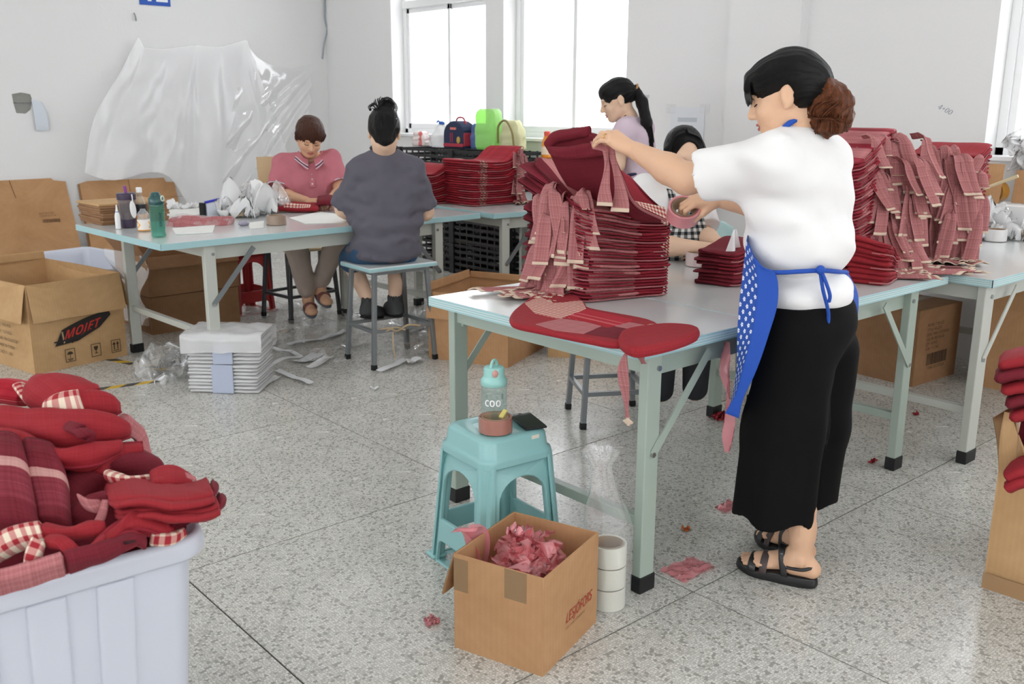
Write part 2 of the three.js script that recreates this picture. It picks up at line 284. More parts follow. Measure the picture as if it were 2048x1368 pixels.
M.tapeClear = phys(0xb0926c, .15, { clearcoat: .5, transparent: true, opacity: .4 });
M.tapeBrown = phys(0xa8845c, .18, { clearcoat: .6 });
M.pinkFilm = phys(0xffccd0, .12, { transmission: .72, thickness: 0, ior: 1.45, clearcoat: .3 });
M.pinkFilmD = phys(0xfcc4c9, .15, { transmission: .7, thickness: 0, ior: 1.45 });
M.clearFilm = phys(0xffffff, .05, { transmission: .9, thickness: 0, ior: 1.75 });
M.milkFilm = phys(0xffffff, .22, { transmission: .62, thickness: 0, ior: 1.45 });
M.milkFilm2 = phys(0xffffff, .25, { transmission: .35, thickness: 0, ior: 1.45 });

const S = (s, x, y, px, o = {}) => c => { c.font = (o.b ? 'bold ' : '') + (o.i ? 'italic ' : '') + px + 'px ' + (o.f || 'sans-serif'); c.fillStyle = o.c || '#3a2c1e'; c.textAlign = o.a || 'left'; c.fillText(s, x, y); };
function barcode(c, x, y, w, h, col = '#2d2219') { c.fillStyle = col; const R = seeded(9); for (let k = x; k < x + w;) { const b = 2 + R() * 5; c.fillRect(k, y, b, h); k += b + 2 + R() * 5; } }

// small carton in front, red lettering, flap hanging off its back edge
const front = carton('small open carton in front of the aqua stool, filled with pink film scraps', [1.571, 0, -1.728], .32, .311, .269, .272, { flaps: [['b', 2.78, .135, .1]], m: M.card });
decal(front, 'lettering', .19, .085, [.055, .10, .1365], [0, 0, 0], printMat(768, 344, (c, w, h) => { c.save(); c.scale(1, 1.25); S('LESJÖFORS', 12, 170, 128, { c: '#b3271f', i: 1 })(c); c.restore(); S('FÖR STARKA LÖSNINGAR', 16, 290, 40, { c: '#8a5a3c' })(c); }), 'red slanted lettering');
part(front, 'tape_strip', bb(-.1562, -.1556, .19, .272, .02, .085), M.tapeClear); part(front, 'tape_strip', bb(-.1562, -.1556, .17, .262, -.134, -.09), M.tapeClear);
// crumpled film: a sheet folded over on itself at random
function crumple(seed, w, h, amp, n = 14, oct = 3) {
  const R = seeded(seed), a = R() * 9, b = R() * 9;
  return sheet((u, v) => { const x = (u - .5) * w, z = (v - .5) * h, f = 1.6 / max(w, h); let y = 0, dx = 0, dz = 0; for (let k = 1; k <= oct; k++) { const q = f * k * (oct < 3 ? 1.3 : 2); y += N3(x * q * 2 + a, z * q * 2 + b, k) * amp / k; dx += N3(x * q * 1.3 + b, z * q * 1.3, k + 7) * amp * .6 / k; dz += N3(x * q * 1.3, z * q * 1.3 + a, k + 3) * amp * .6 / k; } return [x * .75 + dx, abs(y) * 1.2, z * .75 + dz]; }, n, n, .0006);
}
{
  const R = seeded(41), g = []; for (let k = 0; k < 22; k++) { const u = R() - .5, v = R() - .5, q = k / 22; g.push(place(crumple(100 + k, .17 + R() * .05, .10 + R() * .05, .05, 16, 2), [u * .11, .15 + q * .10, v * .08], [R() * 6, R() * 1.5 - .75, R() * 1.5 - .75])); }
  const bits = solo('film_scraps', 'crumpled translucent pink film scraps heaped in the front carton', 'film scraps', g, M.pinkFilm, [1.571, 0, -1.728], .32); bits.userData.kind = 'stuff';
  const strip = sheet((u, v) => [lerp(-.028, .028, u) + .02 * sin(v * 3), .17 + .125 * sin(v * 1.9), -.06 + .03 * cos(u * 5 + v * 3) - .04 * v], 8, 16, .0006);
  solo('film_strip', 'pink film strip standing up out of the front carton', 'film', strip, M.pinkFilmD, [1.515, 0, -1.78], .5);
}

// big carton at the left: flaps folded outwards, racing style emblem
const big = carton('large open carton at the left with a red racing emblem on its side', [1.30 + .265 - .083, 0, -5.37 - .054 - .405], .205, .54, .83, .485, { m: M.cardL, bow: .012, flaps: [['f', 2.92, .205, .08], ['l', 2.9, .205, .08], ['r', 2.9, .2, .08], ['b', .1, .05, .1]] });
{
  const logo = printMat(1024, 512, (c, w, h) => {
    c.save(); c.transform(1, -.2, -.18, 1, 60, 130); c.fillStyle = '#26211e'; c.beginPath(); c.moveTo(20, 330); c.lineTo(110, 110); c.quadraticCurveTo(500, 20, 900, 80); c.lineTo(940, 160); c.lineTo(760, 300); c.lineTo(400, 380); c.closePath(); c.fill();
    c.fillStyle = '#b9a07a'; for (let k = 0; k < 7; k++) { c.beginPath(); c.arc(120 + k * 8, 150 + k * 28, 14, 0, 7); c.fill(); }
    c.font = 'bold italic 190px sans-serif'; c.lineWidth = 26; c.strokeStyle = '#26211e'; c.strokeText('MOJET', 150, 280); c.fillStyle = '#c5332b'; c.fillText('MOJET', 150, 280); c.restore();
    c.fillStyle = '#2b2522'; c.beginPath(); c.moveTo(10, 400); c.quadraticCurveTo(300, 420, 640, 300); c.quadraticCurveTo(320, 380, 10, 380); c.fill(); for (let k = 0; k < 9; k++) { c.beginPath(); c.arc(300 + k * 42, 440 - k * 22, 10 + (k % 3) * 5, 0, 7); c.fill(); }
  });
  decal(big, 'emblem', .36, .18, [.02, .205, .4295], [0, 0, 0], logo, 'red and black printed emblem');
  const icon = k => printMat(128, 160, (c, w, h) => { c.strokeStyle = c.fillStyle = '#3a2c1e'; c.lineWidth = 7; c.strokeRect(8, 8, 112, 144); c.beginPath(); if (k === 0) { c.arc(64, 70, 34, PI, 0); c.fill(); c.fillRect(61, 66, 6, 46); c.fillRect(30, 118, 68, 8); c.fillRect(40, 132, 50, 8); } else if (k === 1) { c.moveTo(38, 34); c.lineTo(90, 34); c.quadraticCurveTo(88, 80, 64, 84); c.quadraticCurveTo(40, 80, 38, 34); c.fill(); c.fillRect(60, 80, 8, 34); c.fillRect(44, 112, 40, 8); } else { for (const x of [42, 86]) { c.beginPath(); c.moveTo(x, 26); c.lineTo(x + 20, 60); c.lineTo(x - 20, 60); c.fill(); c.fillRect(x - 6, 58, 12, 60); } c.fillRect(26, 126, 76, 8); } });
  [-.075, .075, .195].forEach((x, k) => decal(big, 'handling_mark', .062, .078, [x, .072, .4295], [0, 0, 0], icon(k), 'printed handling mark'));
  decal(big, 'lettering', .3, .22, [-.2835, .16, .2], [0, -PI / 2, 0], printMat(512, 384, c => { ['G.W.: 14.6 KGS', 'N.W.: 12.9 KGS', 'MEAS: 68x50x42CM', 'MADE IN CHINA', 'C/NO: 1 - 260'].forEach((s, i) => S(s, 20, 60 + i * 70, 44)(c)); }));
}
// translucent white tub behind it, and the tub of stockings in front
function tub(label, p, ry, w, d, h, o = {}) {
  const t = thing('plastic_tub', label, 'tub', p, ry), ta = .90, n = 4;   // walls lean in towards the base
  const ring = (y, s, r) => { const a = w / 2 * s, b = d / 2 * s, q = []; for (const [cx, cz, a0] of [[a - r, b - r, 0], [-a + r, b - r, PI / 2], [-a + r, -b + r, PI], [a - r, -b + r, PI * 1.5]]) for (let k = 0; k <= n; k++) q.push([cx + r * cos(a0 + k / n * PI / 2), y, cz + r * sin(a0 + k / n * PI / 2)]); return q; };
  const skin = prof => { const rings = prof.map(([y, s, r]) => ring(y, s, r)), m = rings[0].length; return loft((u, v) => rings[Math.round(v * (prof.length - 1))][Math.round(u * m) % m].slice(), m, prof.length - 1, false); };
  const R = .045; part(t, 'tub_wall', skin([[.0, ta - .03, R], [.004, ta, R], [h * .3, lerp(ta, 1, .3), R], [h - .05, .985, R], [h - .04, .99, R], [h, 1, R], [h - .002, .975, R], [h - .05, .965, R], [.012, ta - .035, R], [.012, .3, R]]), M.whitePl);
  part(t, 'tub_base', bb(-w / 2 * ta + .02, w / 2 * ta - .02, .0, .012, -d / 2 * ta + .02, d / 2 * ta - .02, .004), M.whitePl);
  part(t, 'rim', skin([[h - .034, .995, R], [h - .040, 1.035, R + .012], [h - .034, 1.052, R + .014], [h - .012, 1.060, R + .015], [h + .004, 1.050, R + .014], [h + .010, 1.025, R + .008], [h + .006, .995, R], [h - .008, .978, R], [h - .02, .985, R]]), M.whitePl);
  for (const s of [1, -1]) for (let k = 0; k < (o.ribs || 6); k++) {       // shallow vertical ribs
    const x = lerp(-w / 2 + .1, w / 2 - .1, (k + .5) / (o.ribs || 6)), g = bb(x - .036, x + .036, .012, h - .045, -.004, .009, .0075), pp = g.attributes.position; for (let i = 0; i < pp.count; i++) { const y = pp.getY(i), sc = lerp(ta, .985, y / h); pp.setX(i, pp.getX(i) * sc / .985); pp.setZ(i, s * (pp.getZ(i) + d / 2 * sc)); } g.computeVertexNormals(); part(t, 'rib', s > 0 ? g : flip(g), M.whitePl);
  }
  return t;
}
function flip(g) { const p = g.attributes.position, n = g.attributes.normal; for (let i = 0; i < p.count; i += 3) { for (const a of [p, n, g.attributes.uv]) { const k = a.itemSize; for (let j = 0; j < k; j++) { const t = a.array[(i + 1) * k + j]; a.array[(i + 1) * k + j] = a.array[(i + 2) * k + j]; a.array[(i + 2) * k + j] = t; } } } g.computeVertexNormals(); return g; }
const stockTub = tub('white ribbed plastic tub at the left front, heaped with red stockings', [.29, 0, -2.06], -.05, .82, .60, .56, { ribs: 5 });
tub('empty white plastic tub behind the big emblem carton', [2.18, 0, -7.25], .205, .66, 1.1, .31, { ribs: 5 });

// cartons under and behind the tables
const cC = carton('open tan carton with a round corner behind the front table, beside the steel stool', [3.46, 0, -4.17], .42, .52, .50, .39, { m: M.card, bow: .03, flaps: [['f', 2.92, .16, .08], ['l', 2.88, .15, .08], ['b', .12, .05], ['r', .1, .04]] });
decal(cC, 'lettering', .13, .085, [.11, .13, .262], [0, 0, 0], printMat(384, 256, c => { barcode(c, 20, 20, 330, 150); S('0 85214 66301 7', 60, 220, 44)(c); }));
const cD = carton('low tan carton with printed letters on the floor behind the masked worker', [3.97, 0, -3.86], .72, .46, .42, .26, { m: M.cardL, closed: 1 });
decal(cD, 'lettering', .3, .14, [-.03, .1, .2525], [0, 0, 0], printMat(512, 256, c => { S('JMMEXX CO', 60, 90, 84)(c); S('GUANGZHOU', 90, 210, 76)(c); }));
const cE = carton('brown carton with a barcode under the front table, right of the standing woman', [4.90, 0, -2.36], -.06, .42, .36, .40, { m: M.cardD, closed: 1 });
// its two visible faces
{
  const txt = printMat(512, 512, c => { ['PO NO: 7705125', 'STYLE: HX-2201', 'DESC: XMAS STOCKING', 'COLOR: RED PLAID', 'QTY: 48 PCS', 'G.W.: 11.2 KG'].forEach((s, i) => S(s, 20, 50 + i * 48, 40)(c)); barcode(c, 60, 330, 380, 120); S('C/NO. 0123 0124', 100, 495, 40)(c); });
  decal(cE, 'lettering', .27, .27, [-.2035, .2, .0], [0, -PI / 2, 0], txt); decal(cE, 'lettering', .27, .27, [0, .2, .1835], [0, 0, 0], txt);
}
carton('open carton standing at the right under the end of the right table', [5.18, 0, -1.82], .1, .40, .42, .42, { m: M.card, flaps: [['l', .15, .15], ['b', .3, .13], ['f', .25, .14], ['r', .1, .12]] });
carton('pale carton on top of stacked cartons under the right table', [5.0, 0, -3.2], .02, .5, .45, .5, { m: M.cardD, closed: 1 });
const u1 = carton('dark brown carton on the floor under the back table, the lower of two', [2.42, 0, -6.13], .02, .60, .50, .235, { m: M.cardD, closed: 1 });
carton('dark brown carton with curled film on it under the back table, the upper of two', [2.42, .242, -6.13], .035, .61, .51, .25, { m: M.cardD, flaps: [['f', 2.75, .08, .1], ['l', .5, .2], ['r', .5, .2], ['b', 1.2, .2]] });
solo('cling_film', 'loose clear film hanging on the stacked cartons under the back table', 'film', sheet((u, v) => [2.10 + .03 * sin(v * 9 + u * 4) - .02 * u, .5 - .44 * v, -6.13 + .26 - .5 * u + .03 * sin(u * 11 + v * 6)], 14, 14, .0006), M.clearFilm);
// tall taped carton at the right edge, stuffed with stockings
const fc = carton('tall taped carton at the right edge bursting with red stockings', [3.075, 0, -.765], .06, .52, .56, .37, { m: M.cardL, bow: .012, flaps: [['b', .12, .16, .2], ['r', .2, .12]] });
part(fc, 'tape_strip', bb(-.2735, -.2725, .02, .36, -.06, .0), M.tapeBrown); part(fc, 'tape_strip', bb(-.2735, -.2728, .0, .05, -.28, .28), M.tapeBrown);
part(fc, 'flap', sheet((u, v) => [-.26 - .03 * sin(v * 2.4), .368 + .19 * v, lerp(-.278, -.16 - .10 * v, u)], 6, 10, .006, [.12, .19]), M.cardL); part(fc, 'tape_strip', sheet((u, v) => [-.2645 - .03 * sin(v * 2.4), .372 + .18 * v, lerp(-.23, -.18 - .07 * v, u)], 4, 10, .001), M.tapeBrown);

// flattened cartons leaning on the back wall
function flatCarton(label, pts, m, marks) {
  const t = thing('flattened_carton', label, 'cardboard', [0, 0, 0]);
  const g = extrude(pts.map(p => [p[0], p[1]]), .012, 0); g.translate(0, 0, 0); g.applyMatrix4(new THREE.Matrix4().makeRotationX(-.10)); g.translate(0, 0, Z0 + .09); part(t, 'board', boxUV(g), m);
  const g2 = extrude(pts.map(p => [p[0] - .015, p[1] * .99]), .012, 0); g2.applyMatrix4(new THREE.Matrix4().makeRotationX(-.075)); g2.translate(0, 0, Z0 + .065); part(t, 'board', boxUV(g2), M.cardD);
  for (const [a, b] of marks) { const q = p => [p[0], p[1] * cos(.1), Z0 + .1035 - p[1] * sin(.1)]; part(t, 'crease', bar(q(a), q(b), .007, .002), mat(0x7a5636, .9)); }
  return t;
}
const fl = flatCarton('flattened carton leaning on the wall behind the white tub', [[1.9, 0], [2.75, 0], [2.68, .74], [2.58, .755], [2.56, .775], [1.9, .77]], M.card, [[[2.215, .77], [2.25, .62]]]);
decal(fl, 'lettering', .2, .13, [2.50, .42, Z0 + .0645], [-.1, 0, 0], printMat(512, 330, c => { ['MADE IN CHINA', 'CARTON 23 OF 48'].forEach((s, i) => S(s, 40, 60 + i * 60, 46, { c: '#8d6644' })(c)); barcode(c, 100, 180, 380, 80, '#6d4d33'); }));
flatCarton('flattened carton with a hooked mark leaning on the wall, under the plastic sheet', [[2.83, 0], [3.74, 0], [3.72, .3], [3.68, .69], [3.60, .695], [3.58, .735], [2.87, .735], [2.80, .715]], M.card, [[[3.24, .735], [3.28, .0]], [[2.82, .55], [3.74, .55]]]);

// ---------- stools and chairs ----------
M.aqua = phys(0x93c6c6, .33, { clearcoat: .35, clearcoatRoughness: .2 });
// moulded plastic stool: square seat with rounded skirt, four corner legs joined by arches and low ties
function mouldedStool(label, p, ry, H, top, foot, m, name = 'plastic_stool') {
  const t = thing(name, label, 'stool', p, ry), a = top / 2, rs = .035, f = foot / 2;
  const ring = (h, r) => { const q = []; for (const [sx, sz, a0] of [[1, 1, 0], [-1, 1, PI / 2], [-1, -1, PI], [1, -1, PI * 1.5]]) for (let k = 0; k <= 5; k++) q.push([sx * (h - r) + r * cos(a0 + k / 5 * PI / 2), sz * (h - r) + r * sin(a0 + k / 5 * PI / 2)]); return q; };
  const rings = [[a - .06, H - .004, .03], [a - .025, H - .001, .035], [a - .008, H - .004, .04], [a - .001, H - .014, .042], [a + .004, H - .055, .042], [a + .012, H - .060, .045], [a + .014, H - .07, .045], [a + .0145, H - .085, .045]].map(([h, y, r]) => ring(h, r).map(q => [q[0], y, q[1]]));
  const n = rings[0].length; part(t, 'seat', [loft((u, v) => rings[rings.length - 1 - Math.round(v * 7)][Math.round(u * n) % n], n, 7, false), bb(-a + .03, a - .03, H - .012, H - .004, -a + .03, a - .03)], m);
  // one side wall as a trapezoid with an arched opening and a low opening, bent outward by the splay
  const yT = H - .08, hw = y => lerp(f, a + .013, y / yT), side = new THREE.Shape(); side.moveTo(-f, 0); side.lineTo(f, 0); side.lineTo(hw(yT), yT); side.lineTo(-hw(yT), yT); side.closePath();
  const lw = .052, y1 = H * .315, y2 = H * .70, hole = new THREE.Path(), iw = y => hw(y) - lw; hole.moveTo(-iw(y1), y1); hole.lineTo(iw(y1), y1); hole.lineTo(iw(y2 - .06), y2 - .06); for (let k = 1; k <= 12; k++) { const g = k / 12 * PI; hole.lineTo(iw(y2 - .06) * cos(g), y2 - .06 + .075 * sin(g)); } hole.closePath(); side.holes.push(hole);
  const y0 = H * .175, low = new THREE.Path(); low.moveTo(-iw(0), -.001 + .002); low.lineTo(iw(0), .001); low.lineTo(iw(y0 - .03), y0 - .03); low.quadraticCurveTo(iw(y0), y0, iw(y0) - .03, y0); low.lineTo(-iw(y0) + .03, y0); low.quadraticCurveTo(-iw(y0), y0, -iw(y0 - .03), y0 - .03); low.closePath(); side.holes.push(low);
  for (let k = 0; k < 4; k++) {
    const g = new THREE.ExtrudeGeometry(side, { depth: .006, bevelEnabled: true, bevelSize: .004, bevelThickness: .004, bevelSegments: 2, curveSegments: 8 }), q = g.attributes.position; for (let i = 0; i < q.count; i++) { const y = q.getY(i), x = q.getX(i), e = hw(y), c = max(0, abs(x) - (e - .04)) / .04; q.setZ(i, q.getZ(i) + e - .010 - c * c * .022); q.setX(i, x * (1 - .008 * c)); }
    g.computeVertexNormals(); part(t, 'leg_wall', place(g, [0, 0, 0], [0, k * PI / 2, 0]), m);
    const sx = k === 0 || k === 3 ? 1 : -1, sz = k < 2 ? 1 : -1;
    part(t, 'leg', loft((u, v) => { const y = v * yT, e = hw(y) - .026, an = u * 2 * PI; return [sx * (e + .017 * cos(an) - .002), y, sz * (e + .017 * sin(an) - .002)]; }, 14, 8), m);
    part(t, 'foot', bb(sx * (f - .022) - .026, sx * (f - .022) + .026, 0, .016, sz * (f - .022) - .026, sz * (f - .022) + .026, .007), m);
  }
  return t;
}
const aq = mouldedStool('aqua moulded plastic stool holding a bottle, tape roll and phone', [1.79, 0, -2.118], -.09, .455, .24, .32, M.aqua);
part(aq, 'price_sticker', place(bb(-.014, .014, -.008, .008, 0, .0006), [.06, .436, .1195]), canvasSticker(), 'small paper price sticker');
function canvasSticker() { return new THREE.MeshStandardMaterial({ roughness: .5, map: canvasTex(128, 64, c => { c.fillStyle = '#e9e2d2'; c.fillRect(0, 0, 128, 64); c.fillStyle = '#c7822c'; c.fillRect(70, 6, 50, 30); c.fillStyle = '#333'; c.fillRect(6, 44, 112, 14); c.fillRect(6, 8, 20, 28); }) }); }
mouldedStool('red moulded plastic stool under the back table', [2.90, 0, -6.20], .1, .50, .26, .34, phys(0xb23434, .35, { clearcoat: .3 }));
// square work stool: board on four splayed steel tubes tied with a ring of rungs
function steelStool(label, p, ry, w, d, H, o = {}) {
  const t = thing('work_stool', label, 'stool', p, ry), m = o.m || M.steelGrey, sx = w / 2, sz = d / 2, k = o.top || 1.08, ti = .82, ry0 = o.rung || .21;
  part(t, 'seat', bb(-sx * k, sx * k, H - .026, H, -sz * k, sz * k, .006), M.laminate); part(t, 'seat_edge', [bb(-sx * k - .001, sx * k + .001, H - .024, H - .003, -sz * k - .001, sz * k + .001, .005)], mat(0xa5ccd0, .4));
  const P = (a, b, y) => [a * sx * lerp(1, ti, y / H), y, b * sz * lerp(1, ti, y / H)];
  for (const [a, b] of [[1, 1], [-1, 1], [-1, -1], [1, -1]]) { const l = part(t, 'leg', bar(P(a, b, .02), P(a, b, H - .026), .024, .024, .003), m); part(l, 'foot_cap', bar(P(a, b, 0), P(a, b, .03), .028, .028, .003), M.black); }
  for (const [p1, p2] of [[[1, 1], [-1, 1]], [[-1, 1], [-1, -1]], [[-1, -1], [1, -1]], [[1, -1], [1, 1]]]) { part(t, 'rung', bar(P(...p1, ry0), P(...p2, ry0), .02, .02, .002), m); part(t, 'seat_rail', bar(P(...p1, H - .036), P(...p2, H - .036), .02, .02), m); }
  return t;
}
const gs = steelStool('steel work stool under the woman in the grey shirt, string wound on its rung', [2.945, 0, -4.415], -.06, .40, .305, .565);
part(gs, 'string', [tube([[-.19, .21, .13], [-.1, .222, .152], [-.05, .20, .15], [.02, .225, .156], [.1, .21, .152]], .006, 40, 6), tube([[-.18, .222, .12], [-.15, .2, .14], [-.06, .222, .156], [0, .2, .156]], .005, 40, 6), tube([[-.08, .2, .16], [-.085, .12, .17], [-.07, .05, .165]], .005, 20, 6)], mat(0xc2ac8c, .9), 'tan string wound round a rung');
steelStool('dark steel work stool under the woman in the pink polo shirt', [3.14, 0, -5.80], .1, .40, .33, .53, { m: M.steelDark, rung: .17 });
steelStool('grey steel work stool in the gap under the front table', [3.12, 0, -2.88], -.55, .32, .30, .52, { rung: .16 });
// pale wooden chair back behind the woman in pink
{
  const t = thing('wooden_chair', 'pale wooden chair with a plain board back behind the woman in pink', 'chair', [3.36, 0, -6.28], -.1), w = mat(0xd2b890, .55);
  part(t, 'backrest', place(panel(.50, .52, .016, .03), [0, .80, .045], [-.1, 0, 0]), w); part(t, 'seat', bb(-.21, .21, .42, .44, .0, .40, .008), w);
  for (const x of [-.2, .2]) { part(t, 'leg', bar([x, 0, .02], [x, 1.0, -.01], .028, .028, .004), M.steelDark); part(t, 'leg', bar([x, 0, .38], [x, .42, .36], .028, .028, .004), M.steelDark); }
}
// pale aqua chair seen behind the tape hand
{
  const t = thing('office_chair', 'pale aqua moulded chair back beside the masked worker', 'chair', [3.98, 0, -3.10], -.75), m = phys(0xb5d3d2, .4, { clearcoat: .2 });
  part(t, 'backrest', place(loft((u, v) => { const a = u * 2 * PI, w = .215 * (1 - .1 * v) * (v > .9 ? sqrt(max(0, 1 - ((v - .9) / .1) ** 2)) * .25 + .75 : 1); return [w * cos(a) * (abs(cos(a)) > .9 ? 1 : 1), .47 + v * .36, .012 * sin(a) - .03 * v + .05 * (w * cos(a) / .215) ** 2]; }, 32, 14), [0, 0, 0]), m);
  part(t, 'seat', bb(-.21, .21, .43, .46, .0, .40, .015), m); for (const [x, z] of [[-.19, .02], [.19, .02], [-.19, .38], [.19, .38]]) part(t, 'leg', rod([x, 0, z], [x * .9, .44, z], .012), M.steelGrey);
}

// ---------- red stockings: cloth, stacks, loose ones ----------
const clothBump = { bumpMap: weaveB, bumpScale: .0006 };
const RED = [150, 27, 38], ROSE = [176, 108, 110], CREAM = [222, 204, 186], WINE = [112, 16, 34];
const redT = linenT(RED, 9), roseT = linenT(ROSE, 20), wineT = linenT(WINE, 9);
const mix3 = (a, b, t) => a.map((x, i) => lerp(x, b[i], t));
// woven plaid: blocks of red and rose with cream bands
const plaidT = tex(256, 256, (u, v, x, y) => { const bx = u < .34 ? 0 : u < .46 ? 2 : u < .8 ? 1 : u < .88 ? 2 : 0, by = v < .4 ? 0 : v < .5 ? 2 : v < .85 ? 1 : 0, k = (bx + by) / 4, c = k < .3 ? mix3(WINE, ROSE, k) : mix3(ROSE, CREAM, clamp(k * 1.5 - .4)), w = (x + y) % 2 ? 8 : -8, n = (hash(x >> 1, 3) + hash(5, y >> 1) - 1) * 16; return c.map(q => q + w + n); });
const stripeT = tex(256, 64, (u, v, x, y) => { const l = (x % 64) < 3 || ((x % 64) > 8 && (x % 64) < 11) ? .55 : 0, n = (hash(x >> 1, 3) - .5) * 22; return mix3([168, 20, 40], [226, 160, 150], l).map(q => q + n); });
const gingT = tex(64, 64, (u, v, x, y) => { const a = (x >> 5) % 2, b = (y >> 5) % 2, k = (a + b) / 2, n = ((x + y) % 2 ? 9 : -9) * (k === .5 ? 1.6 : .5); return mix3([232, 218, 196], [160, 34, 46], k === .5 ? .42 : k).map(q => q + n); });
const layerT = tex(512, 32, (u, v, x, y) => { const n = (hash(x >> 1, 3) + hash(5, y) - 1) * 26, s = sin(y / 32 * 2 * PI * 3) * 10; return (u < .12 ? WINE : u < .62 ? [192, 122, 122] : [146, 18, 40]).map(q => q + n * (u < .62 && u > .12 ? 1 : .5) + s * .6); });
const layerT2 = tex(512, 32, (u, v, x, y) => { const n = (hash(x >> 1, 9) + hash(5, y) - 1) * 30, k = u < .2 || (u > .38 && u < .45) || (u > .7 && u < .8); return (k ? [150, 30, 50] : [186, 116, 118]).map(q => q + n + sin(y / 32 * 2 * PI * 3) * 8); });
M.red = phys(0xffffff, .86, { map: rp(redT, 30), ...clothBump, });
M.wine = phys(0xffffff, .86, { map: rp(wineT, 30), ...clothBump });
M.rose = phys(0xffffff, .9, { map: rp(roseT, 22), ...clothBump });
M.plaid = phys(0xffffff, .88, { map: plaidT, ...clothBump }); M.stripe = phys(0xffffff, .88, { map: stripeT, ...clothBump });
M.ging = phys(0xffffff, .88, { map: rp(gingT, 58), ...clothBump }); M.layer = phys(0xffffff, .9, { map: layerT }); M.layer2 = phys(0xffffff, .9, { map: layerT2 });
M.layer3 = phys(0xffffff, .9, { map: tex(512, 64, (u, v, x, y) => { const n = (hash(x >> 1, 3) + hash(5, y) - 1) * 20; if (u > .17 && u < .29) { const k = ((x >> 4) + (y >> 4)) % 2; return (k ? [214, 192, 172] : [150, 60, 62]).map(q => q + n); } return [158, 26, 42].map(q => q + n); }) });
M.fray = mat(0xd9c4ae, .95); M.piping = mat(0x8f1a2c, .85); M.linen = phys(0xffffff, .9, { map: rp(linenT([172, 110, 110], 26), 24), ...clothBump, side: THREE.DoubleSide });
function rp(t, k) { const c = t.clone(); c.repeat.set(k, k); c.needsUpdate = true; return c; }
const flatUV = (g, s = 1) => { const u = g.attributes.uv; for (let i = 0; i < u.count; i++) u.setXY(i, u.getX(i) * s, u.getY(i) * s); return g; };

// hanging cloth strip with a frayed pale end: from A, outwards along n, spreading along t; stops on the table
const R4 = seeded(77);
function hangStrip(parent, A, n, t, len, o = {}) {
  const w = (o.w || .052) / 2, spread = o.spread ?? (R4() - .5) * .7, out = o.out ?? .010 + R4() * .034, T = o.floor ?? .768, ph = R4() * 6, tw = (R4() - .5) * .8, pts = []; let p = A.clone(), s = 0; const N = 14, st = len / N;
  for (let i = 0; i <= N; i++) {
    pts.push(p.clone()); s = i / N; const d = n.clone().multiplyScalar(i < 3 ? .8 : .16 + .1 * sin(s * 3 + ph) + (o.flare || 0) * s).addScaledVector(t, spread * (.25 + s)); d.y -= i < 2 ? -.1 : i < 4 ? .7 : 1.15; d.normalize().multiplyScalar(i < 3 ? max(st * .5, out / 3) : st);
    if (p.y + d.y < T + .004 + R4() * .006) { d.y = max(T + .004 + i * .0006 - p.y, d.y); d.addScaledVector(n, st * .8); d.addScaledVector(t, spread * .02); } p = p.clone().add(d);
  }
  const c = new THREE.CatmullRomCurve3(pts), fold = .004 + R4() * .008, make = (v0, v1, ww, th) => sheet((u, v) => { const k = lerp(v0, v1, v), q = c.getPoint(k), a = c.getTangent(k), side = t.clone().addScaledVector(n, tw * (.4 + .6 * k)).normalize(), nn = side.clone().cross(a).normalize(), W = ww * lerp(.5, 1, smooth(0, .45, k)); q.addScaledVector(side, (u - .5) * 2 * W); q.addScaledVector(nn, fold * cos((u - .5) * PI * 1.5 + ph) * (1 - .3 * k)); return q.toArray(); }, 5, v1 - v0 < .2 ? 2 : 16, th, [ww * 2, (v1 - v0) * len]);
  const b = part(parent, 'hanging_strip', make(0, .955, w, .0022), M.linen); part(b, 'frayed_end', make(.95, 1, w * 1.04, .0034), M.fray, 'frayed cream end');
  return b;
}
// one folded stocking of a stack: soft slab whose thickness follows prof(x, z); k-th from the bottom
function foldedLayer(parent, k, w, d, th, prof, o) {
  const R = seeded(k * 37 + o.seed), jx = (R() - .5) * .016, jz = (R() - .5) * .02, cut = R() * .06, a0 = R() * 6;
  const bump = z => o.puff * (.3 + R0(k, 1)) * smooth(.1, -.5, z) * (.6 + .4 * sin(z * 19 + a0)), R0 = (i, j) => hash(i + o.seed, j);
  const f = (u, v) => {
    const a = u * 2 * PI, ca = cos(a), sa = sin(a), se = (q, e) => Math.sign(q) * abs(q) ** e, vv = v * 2 - 1, sx = vv < 0 ? -1 : 1, ee = 1 - .16 * smooth(.78, 1, abs(vv)) ** 2;
    const z0 = se(ca, .35), x0 = vv; let x = x0 * w / 2 + jx, z = z0 * d / 2 * ee + jz; if (x0 < 0) x -= bump(z0 / 2) * abs(x0) ** 2; if (x0 > 0) x += (.007 * sin(k * 1.7 + z0 * 3) + .006 * (R0(k, 2) - .5)) * x0 + .012 * sin(k * .33) * x0;
    z += .006 * sin(x * 22 + k * .9) + .004 * N3(x * 30, k, z0); const P = prof(x / w, z / d), edge = sqrt(max(.16, 1 - max(0, abs(vv) - .9) ** 2 * 90)), h = th * P;
    return [x, k * h + h * .5 + h * .60 * se(sa, .42) * edge + (o.wave || .004) * N3(x * 9 + k * .2, z * 9, k * .35), z];
  };
  const g = loft(f, 28, 18), uv = g.attributes.uv; for (let i = 0; i < uv.count; i++) uv.setXY(i, uv.getY(i) * (1 - cut) + cut, uv.getX(i)); return part(parent, 'folded_body', g, o.m || M.layer);
}
const ORD = ['first', 'second', 'third', 'fourth', 'fifth', 'sixth', 'seventh', 'eighth', 'ninth', 'tenth', 'eleventh', 'twelfth', 'thirteenth', 'fourteenth', 'fifteenth', 'sixteenth', 'seventeenth', 'eighteenth', 'nineteenth', 'twentieth'];
